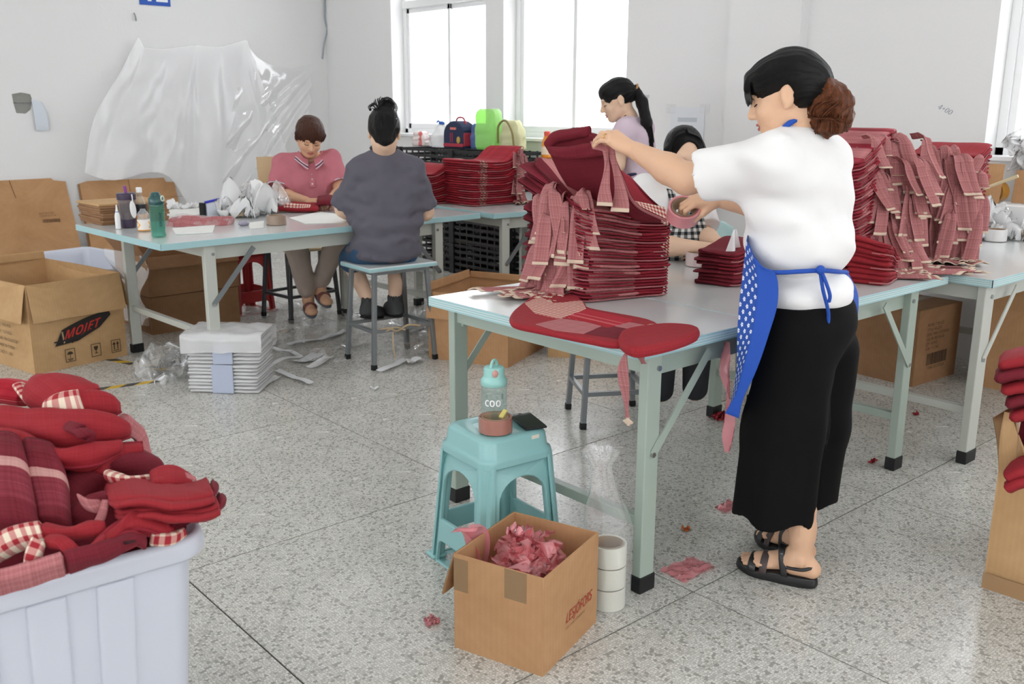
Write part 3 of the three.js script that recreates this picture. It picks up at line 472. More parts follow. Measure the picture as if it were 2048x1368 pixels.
const nth = (k, n) => k === 0 ? 'bottom' : k === n - 1 ? 'topmost' : k < n / 2 ? ORD[k] + ' from the bottom,' : ORD[n - 1 - k] + ' from the top,';
function stack(p, ry, w, d, n, th, prof, o) {
  const rot = V(0, 1, 0); const out = [];
  for (let k = 0; k < n; k++) {
    const t = thing('folded_stocking', nth(k, n) + ' ' + o.label, 'stocking', p, ry, o.group); out.push(t);
    foldedLayer(t, k, w, d, th, prof, o);
    if (o.pipe !== false && k % 1 === 0) { const y = (q, z) => (k + .5) * th * prof(q, z); part(t, 'piping', tube([[-w / 2 - .004, y(-.5, .1), d * .1], [-w / 2 + .01, y(-.48, .5), d * .495], [-w * .2, y(-.2, .5), d * .505 + .004], [w * .2, y(.2, .5), d * .505], [w / 2 - .01, y(.48, .5), d * .497], [w / 2 + .004, y(.5, .1), d * .1]], .0026, 26, 5), k % 3 ? M.piping : M.rose); }
    if (o.strip && k >= (o.from || 0)) { const c = o.strip(k, (k + .6) * th); if (k > 14 && k % 2 && (o.per || 2) > 2) hangStrip(t, c.A.clone().addScaledVector(c.t, (R4() - .5) * .1), c.n, c.t, .06 + R4() * .03, { spread: (R4() - .5) * 3, out: .04, floor: .003, w: .05 }); for (let j = 0; j < (o.per || 2); j++) hangStrip(t, c.A.clone().addScaledVector(c.t, (R4() - .5) * (o.spanJit ?? .07)), c.n, c.t, c.len ? c.len() : .17 + R4() * .09, { ...(c.o || {}), ...{ floor: -.0 + .003 } }); }
  }
  return out;
}
// big stack on the front table
{
  const prof = (x, z) => 1 + .55 * smooth(.45, -.55, z) + .16 * smooth(.2, -.5, x);
  const big = stack([2.445, .766, -2.325], -.27, .355, .37, 27, .0102, prof, { seed: 3, puff: .06, label: 'folded stocking of the big stack under the raised one', group: 'folded stockings in the big front stack', wave: .005,
    strip: (k, y) => ({ A: V(-.172, y * 1.36 + .01, .055 + .06 * sin(k * 2.1) - .07 * (1 - k / 27)), n: V(-.80, 0, .60).normalize(), t: V(.60, 0, .80).normalize(), len: () => .15 + R4() * .12, o: { spread: (R4() - .5) * 1.1 } }), per: 3, spanJit: .14 });
}
// right hand stacks
{
  const prof = (x, z) => .98 + .26 * smooth(-.5, .35, x) - .06 * smooth(.35, .5, x);
  stack([3.485, .766, -2.055], .10, .42, .38, 36, .0126, prof, { seed: 31, puff: .01, m: M.layer2, label: 'folded stocking of the tall rose stack behind the standing woman', group: 'folded stockings in the tall right stack', wave: .004,
    strip: (k, y) => ({ A: V(.13 + .07 * sin(k * 1.9), y * 1.17 + .006, .184 - .02 * max(0, sin(k * 1.9))), n: V(-.52, 0, .85).normalize(), t: V(.85, 0, .52).normalize(), len: () => .15 + R4() * .09, o: { spread: (R4() - .42) * 1.5, out: .012 + R4() * .08 } }), per: 3, spanJit: .26 });
  const p2 = (x, z) => 1 + .1 * smooth(-.5, .5, x);
  stack([4.20, .766, -1.915], .15, .21, .28, 30, .0150, p2, { seed: 57, puff: .03, m: M.red, label: 'folded stocking of the stack beside the kitchen scale', group: 'folded stockings in the second right stack',
    strip: (k, y) => ({ A: V(-.108, y * 1.06 + .006, .05 + .06 * sin(k * 1.7)), n: V(-.80, 0, .60).normalize(), t: V(.60, 0, .80).normalize(), o: { spread: (R4() - .45) * 1.1, out: .012 + R4() * .06 } }), per: 3, from: 2, spanJit: .15 });
  const p3 = (x, z) => 1 + .5 * smooth(.5, -.5, x) - .2 * smooth(-.5, .5, z);
  stack([3.375, .766, -1.785], .28, .19, .15, 9, .0135, p3, { seed: 71, puff: .005, m: M.red, label: 'folded stocking of the low pile before the tall rose stack', group: 'folded stockings in the low right pile',
    strip: (k, y) => ({ A: V(.09, y * 1.0 + .005, .03 - .006 * k), n: V(.75, 0, .66).normalize(), t: V(.66, 0, -.75).normalize(), len: () => .12 + R4() * .1, o: { spread: (R4() - .5) * .8, flare: .5 } }), per: 1, spanJit: .05 });
  const p4 = (x, z) => 1 + .25 * smooth(-.5, .4, x);
  stack([2.945, .766, -2.125], .1, .20, .16, 9, .0142, p4, { seed: 90, puff: .03, m: M.wine, label: 'folded stocking of the small pile beside the blue apron', group: 'folded stockings in the pile behind the apron' });
}
// back stacks by the windows
{
  const pa = (x, z) => 1 + .35 * smooth(.1, .5, x) + .06 * smooth(0, -.5, x);
  stack([4.17, .766, -5.08], -.02, .45, .36, 20, .0142, pa, { seed: 120, puff: .012, m: M.layer3, label: 'folded stocking of the tall stack on the window table', group: 'folded stockings in the tall back stack', wave: .006,
    strip: (k, y) => ({ A: V(.16, y * 1.28 + .004, .18), n: V(.1, 0, .99).normalize(), t: V(.99, 0, 0).normalize(), len: () => .08 + R4() * .06, o: { spread: (R4() - .5) * .9, w: .038 } }), per: 2, spanJit: .08 });
  const pb = (x, z) => 1 + .3 * smooth(.0, -.5, x) * 0 + .12 * sin(x * 5);
  stack([3.90, .766, -5.36], .1, .34, .32, 14, .0165, pb, { seed: 150, puff: .02, m: M.red, label: 'folded stocking of the low stack on the window table', group: 'folded stockings in the low back stack', wave: .009 });
}

// soft cloth body along stations [px, py, depth, half-width px x, px y, depth, half-thickness]
function soft(st, o = {}) {
  const P = [], W = [], T = []; for (const [x, y, d, wx, wy, wd, t] of st) { const c = o.world ? V(x, y, d) : at(x, y, d); P.push(c); W.push(o.world ? V(wx, wy, wd) : at(x + wx, y + wy, d + wd).sub(c)); T.push(V(t, 0, 0)); }
  const cp = new THREE.CatmullRomCurve3(P, false, 'centripetal'), cu = a => new THREE.CatmullRomCurve3(a, false, 'catmullrom', .4), cw = cu(W), ct = cu(T), n = o.n || 30, nu = o.nu || 22, ex = o.ex || .7, L = cp.getLength(), wid = W[0].length() * 2, e0 = o.e0 ?? .06, e1 = o.e1 ?? .06, sd = o.seed || 1, wr = o.wr ?? .006;
  const prof = v => { const a = v < e0 ? sqrt(max(0, 1 - (1 - v / e0) ** 2)) : 1, b = v > 1 - e1 ? sqrt(max(0, 1 - (1 - (1 - v) / e1) ** 2)) : 1; return min(a, b); };
  const g = loft((u, v) => { const a = u * 2 * PI, q = cp.getPoint(v), tg = cp.getTangent(v), w = cw.getPoint(v), nn = w.clone().cross(tg).normalize(), s = prof(v), th = ct.getPoint(v).x, ca = cos(a), sa = sin(a), f = e => Math.sign(e) * abs(e) ** ex; q.addScaledVector(w, f(ca) * lerp(.75, 1, s)); const k = f(sa) * th * s; q.addScaledVector(nn, k + wr * (N3(q.x * 13 + sd, q.y * 13, q.z * 13 + sd) + .6 * N3(q.x * 34 + sd, q.y * 34, q.z * 34)) * (abs(sa) + .2)); return q.toArray(); }, nu, n);
  const uv = g.attributes.uv; for (let i = 0; i < uv.count; i++) { const a = uv.getX(i); uv.setXY(i, (a < .5 ? a : 1 - a) * 2 * wid * (o.us || 1), uv.getY(i) * L * (o.us || 1)); } return g;
}
function edgePipe(st, side, r = .004) { return tube(st.map(([x, y, d, wx, wy, wd]) => at(x + wx * side, y + wy * side, d + wd * side).toArray()), r, 40, 6); }
function loose(name, label, parts, group) { const t = thing(name, label, 'stocking', [0, 0, 0], 0, group); for (const [n, st, m, o = {}] of parts) { const b = part(t, n, soft(st, o), m); if (o.pipe) for (const s of o.pipe) part(b, 'piping', edgePipe(st, s), M.piping); } return t; }
const HP = 'loose stockings heaped in the white tub';
loose('red_stocking', 'red stocking on top of the tub heap, its toe and checked band towards the right', [
  ['heel', [[78, 768, 2.24, -12, -14, 0, .025], [100, 778, 2.2, -30, 30, .02, .05], [140, 800, 2.16, -34, 34, .02, .055], [168, 812, 2.15, -20, 30, .02, .04]], M.red, { pipe: [1] }],
  ['checked_band', [[98, 820, 2.13, -8, 16, 0, .03], [128, 812, 2.11, 6, 28, 0, .036], [170, 808, 2.12, 10, 30, 0, .038]], M.ging, { e0: .2, e1: .02 }],
  ['toe', [[152, 808, 2.125, 14, 28, 0, .036], [190, 806, 2.14, 5, 27, 0, .034], [226, 810, 2.17, 3, 20, 0, .025], [242, 813, 2.18, 1, 10, 0, .014]], M.red, { e0: .03, e1: .3, pipe: [1] }]], HP);
loose('red_stocking', 'striped red stocking leg with a checked patch at the top left of the tub heap', [
  ['leg', [[-40, 790, 2.3, 6, -26, 0, .035], [10, 782, 2.28, 6, -26, 0, .04], [60, 790, 2.27, 8, -24, 0, .035]], M.stripe, { us: 6 }],
  ['checked_patch', [[42, 772, 2.22, 12, -5, 0, .02], [56, 796, 2.2, 10, -4, 0, .02], [80, 826, 2.17, 9, -4, 0, .02]], M.ging]], HP);
loose('red_stocking', 'red stocking with an open dark cuff lying across the tub heap', [
  ['cuff', [[-60, 838, 2.14, 4, 32, -.02, .03], [30, 852, 2.1, 2, 34, -.03, .04], [130, 868, 2.06, 2, 30, -.04, .05], [205, 864, 2.08, 3, 26, -.02, .045], [258, 862, 2.14, 2, 12, 0, .02]], M.red, { pipe: [1], e1: .12 }],
  ['fold', [[-40, 872, 2.03, 0, 20, -.02, .02], [50, 890, 2.0, -2, 20, -.02, .024], [120, 918, 1.98, -4, 16, -.01, .026], [190, 912, 2.01, 0, 18, -.02, .028], [240, 890, 2.07, 0, 14, 0, .02]], M.red, { pipe: [1] }],
  ['cuff_mouth', [[135, 852, 2.01, 8, 5, 0, .012], [165, 866, 1.99, 10, 9, 0, .016], [184, 876, 2.0, 5, 6, 0, .012]], M.wine]], HP);
loose('red_stocking', 'plaid stocking leg hanging steeply at the left edge of the tub heap', [
  ['leg', [[10, 880, 1.99, 34, 3, 0, .03], [16, 930, 1.92, 42, 3, 0, .035], [20, 1000, 1.86, 52, 4, 0, .04], [30, 1070, 1.80, 58, 5, 0, .04]], M.plaid, { us: 4.0, e0: .02, e1: .02 }]], HP);
loose('red_stocking', 'plaid stocking leg with a cream band in the middle of the tub heap', [
  ['leg', [[78, 890, 2.0, 34, 6, 0, .03], [92, 950, 1.94, 42, 3, 0, .035], [104, 1010, 1.88, 36, 2, 0, .03], [112, 1062, 1.83, 34, 2, 0, .03]], M.plaid, { us: 4.2, e0: .02, e1: .02, seed: 4 }]], HP);
loose('red_stocking', 'dark red stocking pushed down behind the folded one in the tub', [
  ['leg', [[150, 920, 2.08, 30, 30, 0, .04], [220, 930, 2.1, 40, 26, 0, .05], [280, 945, 2.15, 26, 20, 0, .05], [300, 990, 2.2, 10, 30, 0, .04]], M.wine, { seed: 6 }],
  ['heel', [[205, 960, 2.02, -16, 2, 0, .02], [202, 930, 2.05, -14, -8, 0, .025], [235, 905, 2.1, -6, -14, 0, .03], [285, 895, 2.14, 0, -10, 0, .02]], M.red, { pipe: [1, -1] }],
  ['checked_band', [[215, 950, 1.99, 4, 12, 0, .014], [260, 962, 1.98, 4, 11, 0, .016], [318, 958, 2.02, 2, 12, 0, .014]], M.ging],
  ['back_edge', [[240, 840, 2.2, 10, 4, 0, .02], [275, 870, 2.24, 10, 4, 0, .02], [296, 920, 2.26, 10, 2, 0, .02]], M.rose]], HP);
for (const [dx, dy, w, lab] of [[0, 0, 'upper', 'upper of two red stockings folded flat over the right end of the tub'], [12, 26, 'lower', 'lower of two red stockings folded flat over the right end of the tub']]) {
  const s = (x, y, d, t) => [x + dx, y + dy, d, -6, -14, .10, t];
  loose('red_stocking', lab, [
    ['fold', [s(212, 988, 1.92, .011), s(270, 980, 1.9, .013), s(340, 988, 1.9, .013), s(400, 980, 1.95, .012), s(422, 972, 1.98, .011)], M.red, { e0: .04, e1: .03, pipe: [] }],
    ['fold', [s(214, 999, 1.9, .010), s(280, 990, 1.88, .012), s(345, 1000, 1.88, .012), s(402, 993, 1.93, .011), s(425, 984, 1.965, .010)], M.red, { e0: .04, e1: .03 }],
    ['fold_edge', [[422 + dx, 966 + dy, 2.0, 2, -8, .05, .008], [428 + dx, 976 + dy, 1.97, 2, -8, .05, .010], [424 + dx, 988 + dy, 1.95, 2, -8, .05, .008]], M.wine]].concat(w === 'upper' ? [['toe', [[300, 955, 1.96, 2, 16, -.03, .012], [340, 952, 1.98, 2, 18, -.03, .014], [385, 962, 2.0, 0, 12, -.02, .012]], M.red, { e0: .3, e1: .3 }], ['strip', [[372, 950, 1.96, 2, 6, 0, .004], [392, 958, 1.96, 2, 5, 0, .004]], M.rose]] : []), HP);
}
loose('red_stocking', 'red toe with a checked band drooping over the front of the tub', [
  ['checked_band', [[-20, 1106, 1.72, 6, 22, -.01, .02], [40, 1076, 1.73, 8, 20, -.01, .024], [92, 1066, 1.74, 6, 20, -.01, .024]], M.ging, { e1: .02 }],
  ['toe', [[90, 1064, 1.742, 6, 20, 0, .024], [140, 1066, 1.745, 4, 12, 0, .02], [178, 1058, 1.75, 3, 16, 0, .022], [212, 1054, 1.76, 2, 14, 0, .016]], M.red, { e0: .02, e1: .18, pipe: [1] }],
  ['fold', [[95, 1082, 1.70, 4, 12, 0, .014], [130, 1086, 1.69, 6, 14, 0, .014], [165, 1112, 1.68, 8, 10, 0, .014], [192, 1094, 1.70, 8, 6, 0, .012], [205, 1076, 1.73, 4, 4, 0, .01]], M.red, { pipe: [1] }],
  ['checked_tip', [[78, 1080, 1.685, 14, 6, 0, .014], [66, 1112, 1.67, 14, 4, 0, .016], [54, 1138, 1.67, 4, 2, 0, .008]], M.ging]], HP);
loose('red_stocking', 'red stocking arched like a bridge near the tub rim, checked band at its right end', [
  ['heel', [[190, 1105, 1.70, 3, 12, 0, .016], [225, 1068, 1.76, 3, 14, 0, .018], [275, 1046, 1.8, 2, 13, -.02, .018], [320, 1056, 1.82, -3, 12, -.02, .018], [345, 1068, 1.82, -5, 12, 0, .016]], M.red, { pipe: [1, -1] }],
  ['inner_fold', [[225, 1092, 1.74, 3, 14, 0, .02], [262, 1078, 1.76, 2, 14, 0, .02], [288, 1086, 1.78, -3, 12, 0, .018]], M.wine, { pipe: [-1] }],
  ['checked_band', [[300, 1078, 1.80, -2, 13, 0, .014], [340, 1078, 1.81, -1, 13, 0, .014], [368, 1064, 1.84, 4, 9, 0, .012]], M.ging],
  ['mouth', [[246, 1086, 1.725, 10, 2, 0, .012], [262, 1082, 1.725, 10, 2, 0, .012]], mat(0x3a0a12, .95)]], HP);
loose('red_stocking', 'rose and red stocking hanging over the front rim of the tub', [
  ['rose_leg', [[-30, 1172, 1.63, 4, 22, .02, .014], [60, 1148, 1.65, 4, 20, .02, .014], [130, 1126, 1.67, 4, 18, .02, .014]], M.rose, { e1: .02, pipe: [1] }],
  ['wine_leg', [[128, 1127, 1.672, 4, 18, .02, .014], [200, 1104, 1.70, 4, 16, .02, .014], [255, 1084, 1.74, 2, 12, 0, .014], [290, 1074, 1.78, 0, 6, 0, .01]], M.wine, { e0: .02, pipe: [1] }]], HP);
loose('red_stocking', 'crumpled rose stocking filling the middle of the tub under the others', [
  ['leg', [[140, 1010, 1.98, 60, 40, 0, .08], [220, 1040, 1.95, 60, 34, 0, .08], [330, 1030, 2.0, 40, 24, 0, .06], [372, 1040, 1.95, 16, 20, 0, .03]], M.wine, { seed: 9 }],
  ['strip', [[162, 1002, 1.86, 10, 16, 0, .004], [188, 1012, 1.85, 10, 14, 0, .004], [205, 1008, 1.86, 6, 8, 0, .004]], M.rose],
  ['strip', [[212, 1000, 1.86, 8, 2, 0, .004], [204, 1030, 1.83, 9, 3, 0, .004], [196, 1048, 1.81, 9, 3, 0, .004]], M.rose]], HP);
[['wine red stocking spread over the bottom of the tub', M.wine, [[-.06, .24, -2.06, 0, 0, .24, .15], [.25, .27, -2.06, 0, 0, .24, .16], [.62, .25, -2.06, 0, 0, .23, .15]]], ['plaid stocking folded at the left end inside the tub', M.plaid, [[-.08, .50, -2.02, .02, 0, .20, .07], [.10, .53, -2.04, 0, 0, .21, .08], [.34, .52, -2.05, 0, 0, .2, .07]]], ['red stocking at the left back corner inside the tub', M.red, [[-.04, .60, -2.18, .03, 0, .12, .045], [.12, .63, -2.16, 0, .01, .13, .05], [.30, .62, -2.2, 0, 0, .11, .045]]], ['wine red stocking bundled under the right end of the tub heap', M.wine, [[.30, .48, -2.06, 0, 0, .22, .09], [.48, .50, -2.08, 0, 0, .21, .11], [.66, .47, -2.06, 0, 0, .2, .09]]], ['wine red stocking propping up the top of the tub heap', M.wine, [[.40, .62, -2.19, 0, 0, .11, .06], [.52, .65, -2.19, 0, 0, .11, .07], [.66, .60, -2.17, 0, 0, .1, .06]]], ['rose stocking at the left front corner inside the tub', M.rose, [[-.06, .585, -1.90, 0, 0, .09, .04], [.12, .60, -1.89, 0, 0, .09, .045], [.28, .585, -1.90, 0, 0, .09, .04]]]].forEach(([l, m, st], k) => loose('red_stocking', l, [['leg', st, m, { world: 1, seed: k * 3, us: 4, wr: .012 }]], HP));
loose('red_stocking', 'wine red stocking filling the taped carton under the others', [['leg', [[2.84, .34, -.83, 0, 0, .22, .10], [3.02, .40, -.84, 0, 0, .23, .12], [3.2, .34, -.82, 0, 0, .21, .10]], M.wine, { world: 1 }], ['leg', [[2.84, .47, -.96, 0, 0, .10, .05], [2.98, .49, -.92, 0, 0, .14, .06], [3.12, .46, -.9, 0, 0, .13, .05]], M.wine, { world: 1, seed: 7 }]]);

// stocking lying flat along the near edge of the front table
{
  const T = .766, tp = (x, y, h) => { const d = at(x, y, 1).sub(camera.position), k = (h - 1.4) / d.y; return camera.position.clone().addScaledVector(d, k); };
  const flat = (pts, h0, h1, bev) => { const w = new THREE.CatmullRomCurve3(pts.map(([x, y]) => tp(x, y, h1)), true, 'catmullrom', bev > .003 ? .45 : .05).getPoints(90).slice(0, -1).map(p => [p.x, -p.z]), g = extrude(w, max(.0005, h1 - h0 - bev * 2), bev); g.rotateX(-PI / 2); g.translate(0, h0 + bev, 0); return boxUV(g, 1); };
  const t = thing('red_stocking', 'patchwork stocking lying flat on the near edge of the front table, cuff folded', 'stocking');
  const H = T + .019;
  part(t, 'foot', flat([[1024, 634], [1034, 618], [1062, 596], [1078, 586], [1112, 577], [1142, 584], [1164, 603], [1180, 616], [1300, 640], [1310, 668], [1240, 684], [1180, 676], [1080, 656], [1034, 646]], T, H, .0085), M.red);
  part(t, 'checked_band', flat([[1050, 606], [1080, 593], [1108, 606], [1163, 601], [1172, 618], [1132, 633], [1118, 637], [1070, 626]], H - .004, H + .0015, .0008), M.ging);
  part(t, 'rose_patch', flat([[1072, 648], [1122, 637], [1180, 645], [1202, 652], [1168, 667], [1110, 660]], H - .004, H + .0012, .0008), M.rose);
  part(t, 'striped_patch', flat([[1132, 633], [1172, 618], [1262, 638], [1266, 642], [1216, 655]], H - .004, H + .0014, .0008), M.stripe);
  part(t, 'rose_patch', flat([[1226, 651], [1252, 643], [1290, 650], [1262, 658]], H - .004, H + .0012, .0008), M.rose);
  part(t, 'plaid_patch', flat([[1168, 667], [1202, 653], [1226, 652], [1262, 659], [1240, 678]], H - .004, H + .001, .0008), M.wine);
  part(t, 'cream_band', flat([[1250, 662], [1300, 648], [1322, 648], [1290, 656]], H - .004, H + .0018, .0008), M.fray);
  part(t, 'cuff', flat([[1246, 668], [1262, 655], [1332, 646], [1384, 650], [1387, 662], [1340, 680], [1276, 692], [1250, 680]], T, H + .013, .0125), M.red);
  const c = tp(1264, 676, T + .01); part(t, 'loop', tube([[1258, 684], [1262, 676], [1272, 682]].map(([x, y]) => tp(x, y, T + .012).toArray()), .006, 12, 6), M.linen);
  const q = tp(1262, 690, .765), n = V(-.75, 0, .3).normalize(), tt = V(.35, 0, .93).normalize();
  const rib = (pts, w, nm) => { const cv = new THREE.CatmullRomCurve3(pts.map(p => at(...p))); return sheet((u, v) => { const k = cv.getPoint(v), sd = at(1300, 700, 2.6).sub(at(1290, 700, 2.62)).normalize(); return k.addScaledVector(sd, (u - .5) * w * (.75 + .4 * sin(v * 3))).add(V(0, 0, .006 * cos((u - .5) * 3 + v * 9))).toArray(); }, 5, 22, .0024, [w, .3]); };
  const r1 = part(t, 'hanging_strip', rib([[1262, 692, 2.56], [1250, 712, 2.54], [1246, 745, 2.545], [1252, 800, 2.55], [1255, 836, 2.55]], .030), M.linen); part(r1, 'frayed_end', rib([[1255, 834, 2.549], [1257, 852, 2.549]], .026), M.fray);
  const r2 = part(t, 'hanging_strip', rib([[1266, 690, 2.56], [1276, 704, 2.545], [1288, 728, 2.55]], .034), M.linen);
}
// the stocking the standing woman lifts off the big stack
{
  const t = thing('red_stocking', 'deep red stocking lifted off the big stack by the standing woman', 'stocking');
  const C = [[[1094, 290, 3.16], [1142, 268, 3.12], [1185, 264, 3.06], [1216, 292, 3.0]], [[1112, 330, 3.22], [1160, 322, 3.16], [1210, 318, 3.08], [1240, 352, 3.02]], [[1150, 390, 3.28], [1190, 382, 3.22], [1235, 386, 3.13], [1268, 408, 3.06]], [[1192, 424, 3.30], [1240, 428, 3.24], [1285, 440, 3.17], [1330, 442, 3.12]]].map(r => new THREE.CatmullRomCurve3(r.map(p => at(...p))));
  const S = (u, v) => new THREE.CatmullRomCurve3(C.map(c => c.getPoint(u))).getPoint(v);
  part(t, 'leg', sheet((u, v) => { const p = S(u, v); p.x += .004 * N3(u * 6, v * 6, 2); p.y += .010 * sin(u * 7 + v * 2) * (1 - v) * .6; return p.toArray(); }, 26, 26, .016, [.3, .3]), M.wine);
  part(t, 'cuff', [soft([[1092, 296, 3.16, 6, 10, 0, .010], [1108, 276, 3.145, 4, 10, .01, .016], [1142, 268, 3.115, 2, 10, .01, .016], [1182, 262, 3.06, 2, 9, .01, .014]], { e0: .1 }), soft([[1096, 300, 3.14, 4, 8, 0, .010], [1130, 306, 3.10, 2, 12, .01, .013], [1185, 300, 3.04, 2, 14, .01, .012], [1216, 300, 2.99, 2, 10, .0, .010]], { e0: .1 })], M.wine);
  part(t, 'piping', tube([[1218, 292, 2.99], [1242, 352, 3.005], [1270, 408, 3.04], [1332, 442, 3.10]].map(p => at(...p).toArray()), .0045, 40, 6), M.rose);
  part(t, 'checked_patch', sheet((u, v) => at(lerp(1268, 1330, u) + 6 * v, lerp(404, 416, u) + lerp(0, 34, v) * (.3 + .7 * u), 3.20 - .07 * v - .02 * u).toArray(), 10, 6, .008, [.16, .06]), M.ging);
  const rib = (pts, w) => { const cv = new THREE.CatmullRomCurve3(pts.map(p => at(...p))), sd = at(1300, 300, 3.1).sub(at(1290, 300, 3.11)).normalize(); return (v0, v1, th = .0025) => sheet((u, v) => { const k = lerp(v0, v1, v); return cv.getPoint(k).addScaledVector(sd, (u - .5) * w * (.55 + .5 * k)).add(V(0, 0, .008 * cos((u - .5) * 4 + k * 5))).toArray(); }, 5, 18, th, [w, .25 * (v1 - v0)]); };
  for (const [p, w] of [[[[1212, 296, 2.975], [1214, 330, 2.965], [1208, 380, 2.97], [1210, 412, 2.975]], .042], [[[1222, 296, 2.97], [1232, 340, 2.96], [1240, 390, 2.965], [1240, 424, 2.97]], .05]]) { const f = rib(p, w), b = part(t, 'hanging_strip', f(0, .93), M.linen); part(b, 'frayed_end', f(.92, 1, .0036), M.fray, 'frayed cream end'); }
  part(t, 'strip_top', soft([[1182, 290, 3.02, 2, 8, 0, .006], [1205, 294, 2.99, 2, 9, 0, .008], [1222, 300, 2.97, 2, 9, 0, .006]]), M.rose);
}
// stockings spilling from the carton at the right edge
['topmost of the red stockings piled on the taped carton', 'second red stocking from the top on the taped carton', 'third red stocking from the top on the taped carton', 'fourth red stocking from the top on the taped carton', 'lowest of the red stockings piled on the taped carton'].forEach((lab, k) => {
  const y = 720 + k * 26, x = 2018 + [0, -8, 6, 14, 22][k] + 4, d = 2.74;
  const t = loose('red_stocking', lab, [['fold', [[x - 22, y + 4, d + .02, 6, -10, .14, .020], [x + 20, y - 6, d, 6, -10, .14, .024], [x + 80, y - 10, d - .03, 6, -10, .14, .024], [x + 180, y - 12, d - .08, 6, -10, .14, .022]], k % 2 ? M.wine : M.red, { e0: .12, seed: k * 3, pipe: [1] }]], 'stockings piled on the taped carton');
  if (k < 3) part(t, 'checked_patch', soft([[x + 28, y + 2, d - .09, 8, -4, .02, .012], [x + 60, y, d - .11, 8, -4, .02, .014]]), M.ging);
});
['upper red stocking squeezed in the mouth of the taped carton', 'lower red stocking squeezed in the mouth of the taped carton'].forEach((lab, k) => loose('red_stocking', lab, [['fold', [[2014, 950 + k * 22, 2.68, 4, -10, .06, .016], [2042, 934 + k * 22, 2.66, 4, -12, .06, .020], [2110, 915 + k * 22, 2.64, 4, -12, .06, .020]], M.red, { pipe: [1], seed: k }]], 'stockings in the mouth of the taped carton'));

// ---------- bodies: tapered limbs joined by a smooth minimum, meshed on a grid ----------
// op: ['c', a, b, ra, rb, k] tapered capsule; ['e', centre, radii, basis, k] ellipsoid; 's' before the kind subtracts
const B3 = (f, u) => { const F = f.clone().normalize(), S = u.clone().cross(F).normalize(), U = F.clone().cross(S); return { F, U, S, at: (c, s, u2, f2) => c.clone().addScaledVector(S, s).addScaledVector(U, u2).addScaledVector(F, f2) }; };
const WORLD = { S: V(1, 0, 0), U: V(0, 1, 0), F: V(0, 0, 1) };
const C = (a, b, ra, rb = ra, k = .02) => ({ t: 'c', a, b, ra, rb, k }), E = (c, r, B = WORLD, k = .02) => ({ t: 'e', c, r, B, k });
const SUB = (p, k = .006) => ({ ...p, sub: true, k });
function field(prims, h, disp) {
  const lo = V(1e9, 1e9, 1e9), hi = V(-1e9, -1e9, -1e9);
  for (const p of prims) if (!p.sub) { const r = p.t === 'c' ? max(p.ra, p.rb) : max(...p.r); for (const q of p.t === 'c' ? [p.a, p.b] : [p.c]) { lo.min(q.clone().addScalar(-r)); hi.max(q.clone().addScalar(r)); } }
  lo.addScalar(-.02 - 2 * h); hi.addScalar(.02 + 2 * h); const n = [0, 1, 2].map(i => Math.ceil((hi.getComponent(i) - lo.getComponent(i)) / h) + 1), [nx, ny, nz] = n, D = new Float32Array(nx * ny * nz).fill(.2);
  for (const p of prims) {
    const r = (p.t === 'c' ? max(p.ra, p.rb) : max(...p.r)) + p.k + .03, a = p.t === 'c' ? p.a.clone().min(p.b) : p.c.clone(), b = p.t === 'c' ? p.a.clone().max(p.b) : p.c.clone();
    const i0 = max(0, floor((a.x - r - lo.x) / h)), i1 = min(nx - 1, Math.ceil((b.x + r - lo.x) / h)), j0 = max(0, floor((a.y - r - lo.y) / h)), j1 = min(ny - 1, Math.ceil((b.y + r - lo.y) / h)), k0 = max(0, floor((a.z - r - lo.z) / h)), k1 = min(nz - 1, Math.ceil((b.z + r - lo.z) / h));
    const ex = p.t === 'c' ? p.b.x - p.a.x : 0, ey = p.t === 'c' ? p.b.y - p.a.y : 0, ez = p.t === 'c' ? p.b.z - p.a.z : 0, L2 = ex * ex + ey * ey + ez * ez || 1e-9, kk = p.k;
    for (let k = k0; k <= k1; k++) for (let j = j0; j <= j1; j++) for (let i = i0; i <= i1; i++) {
      const x = lo.x + i * h, y = lo.y + j * h, z = lo.z + k * h; let d;
      if (p.t === 'c') { const ax = x - p.a.x, ay = y - p.a.y, az = z - p.a.z, t = clamp((ax * ex + ay * ey + az * ez) / L2); d = hypot(ax - ex * t, ay - ey * t, az - ez * t) - lerp(p.ra, p.rb, t); }
      else { const ax = x - p.c.x, ay = y - p.c.y, az = z - p.c.z, B = p.B, s = (ax * B.S.x + ay * B.S.y + az * B.S.z) / p.r[0], u = (ax * B.U.x + ay * B.U.y + az * B.U.z) / p.r[1], f = (ax * B.F.x + ay * B.F.y + az * B.F.z) / p.r[2], q = hypot(s, u, f), g = hypot(s / p.r[0], u / p.r[1], f / p.r[2]) || 1e-9; d = q < 1e-6 ? -min(...p.r) : q * (q - 1) / g; }
      const m = (k * ny + j) * nx + i, o = D[m];
      if (p.sub) { const e = -d, w = max(kk - abs(o - e), 0) / kk; D[m] = max(o, e) + w * w * kk * .25; }
      else { const w = max(kk - abs(o - d), 0) / kk; D[m] = min(o, d) - w * w * kk * .25; }
    }
  }
  if (disp) for (let k = 0; k < nz; k++) for (let j = 0; j < ny; j++) for (let i = 0; i < nx; i++) { const m = (k * ny + j) * nx + i; if (abs(D[m]) < .06) D[m] += disp(lo.x + i * h, lo.y + j * h, lo.z + k * h, D[m]); }
  return { D, nx, ny, nz, lo, h };
}
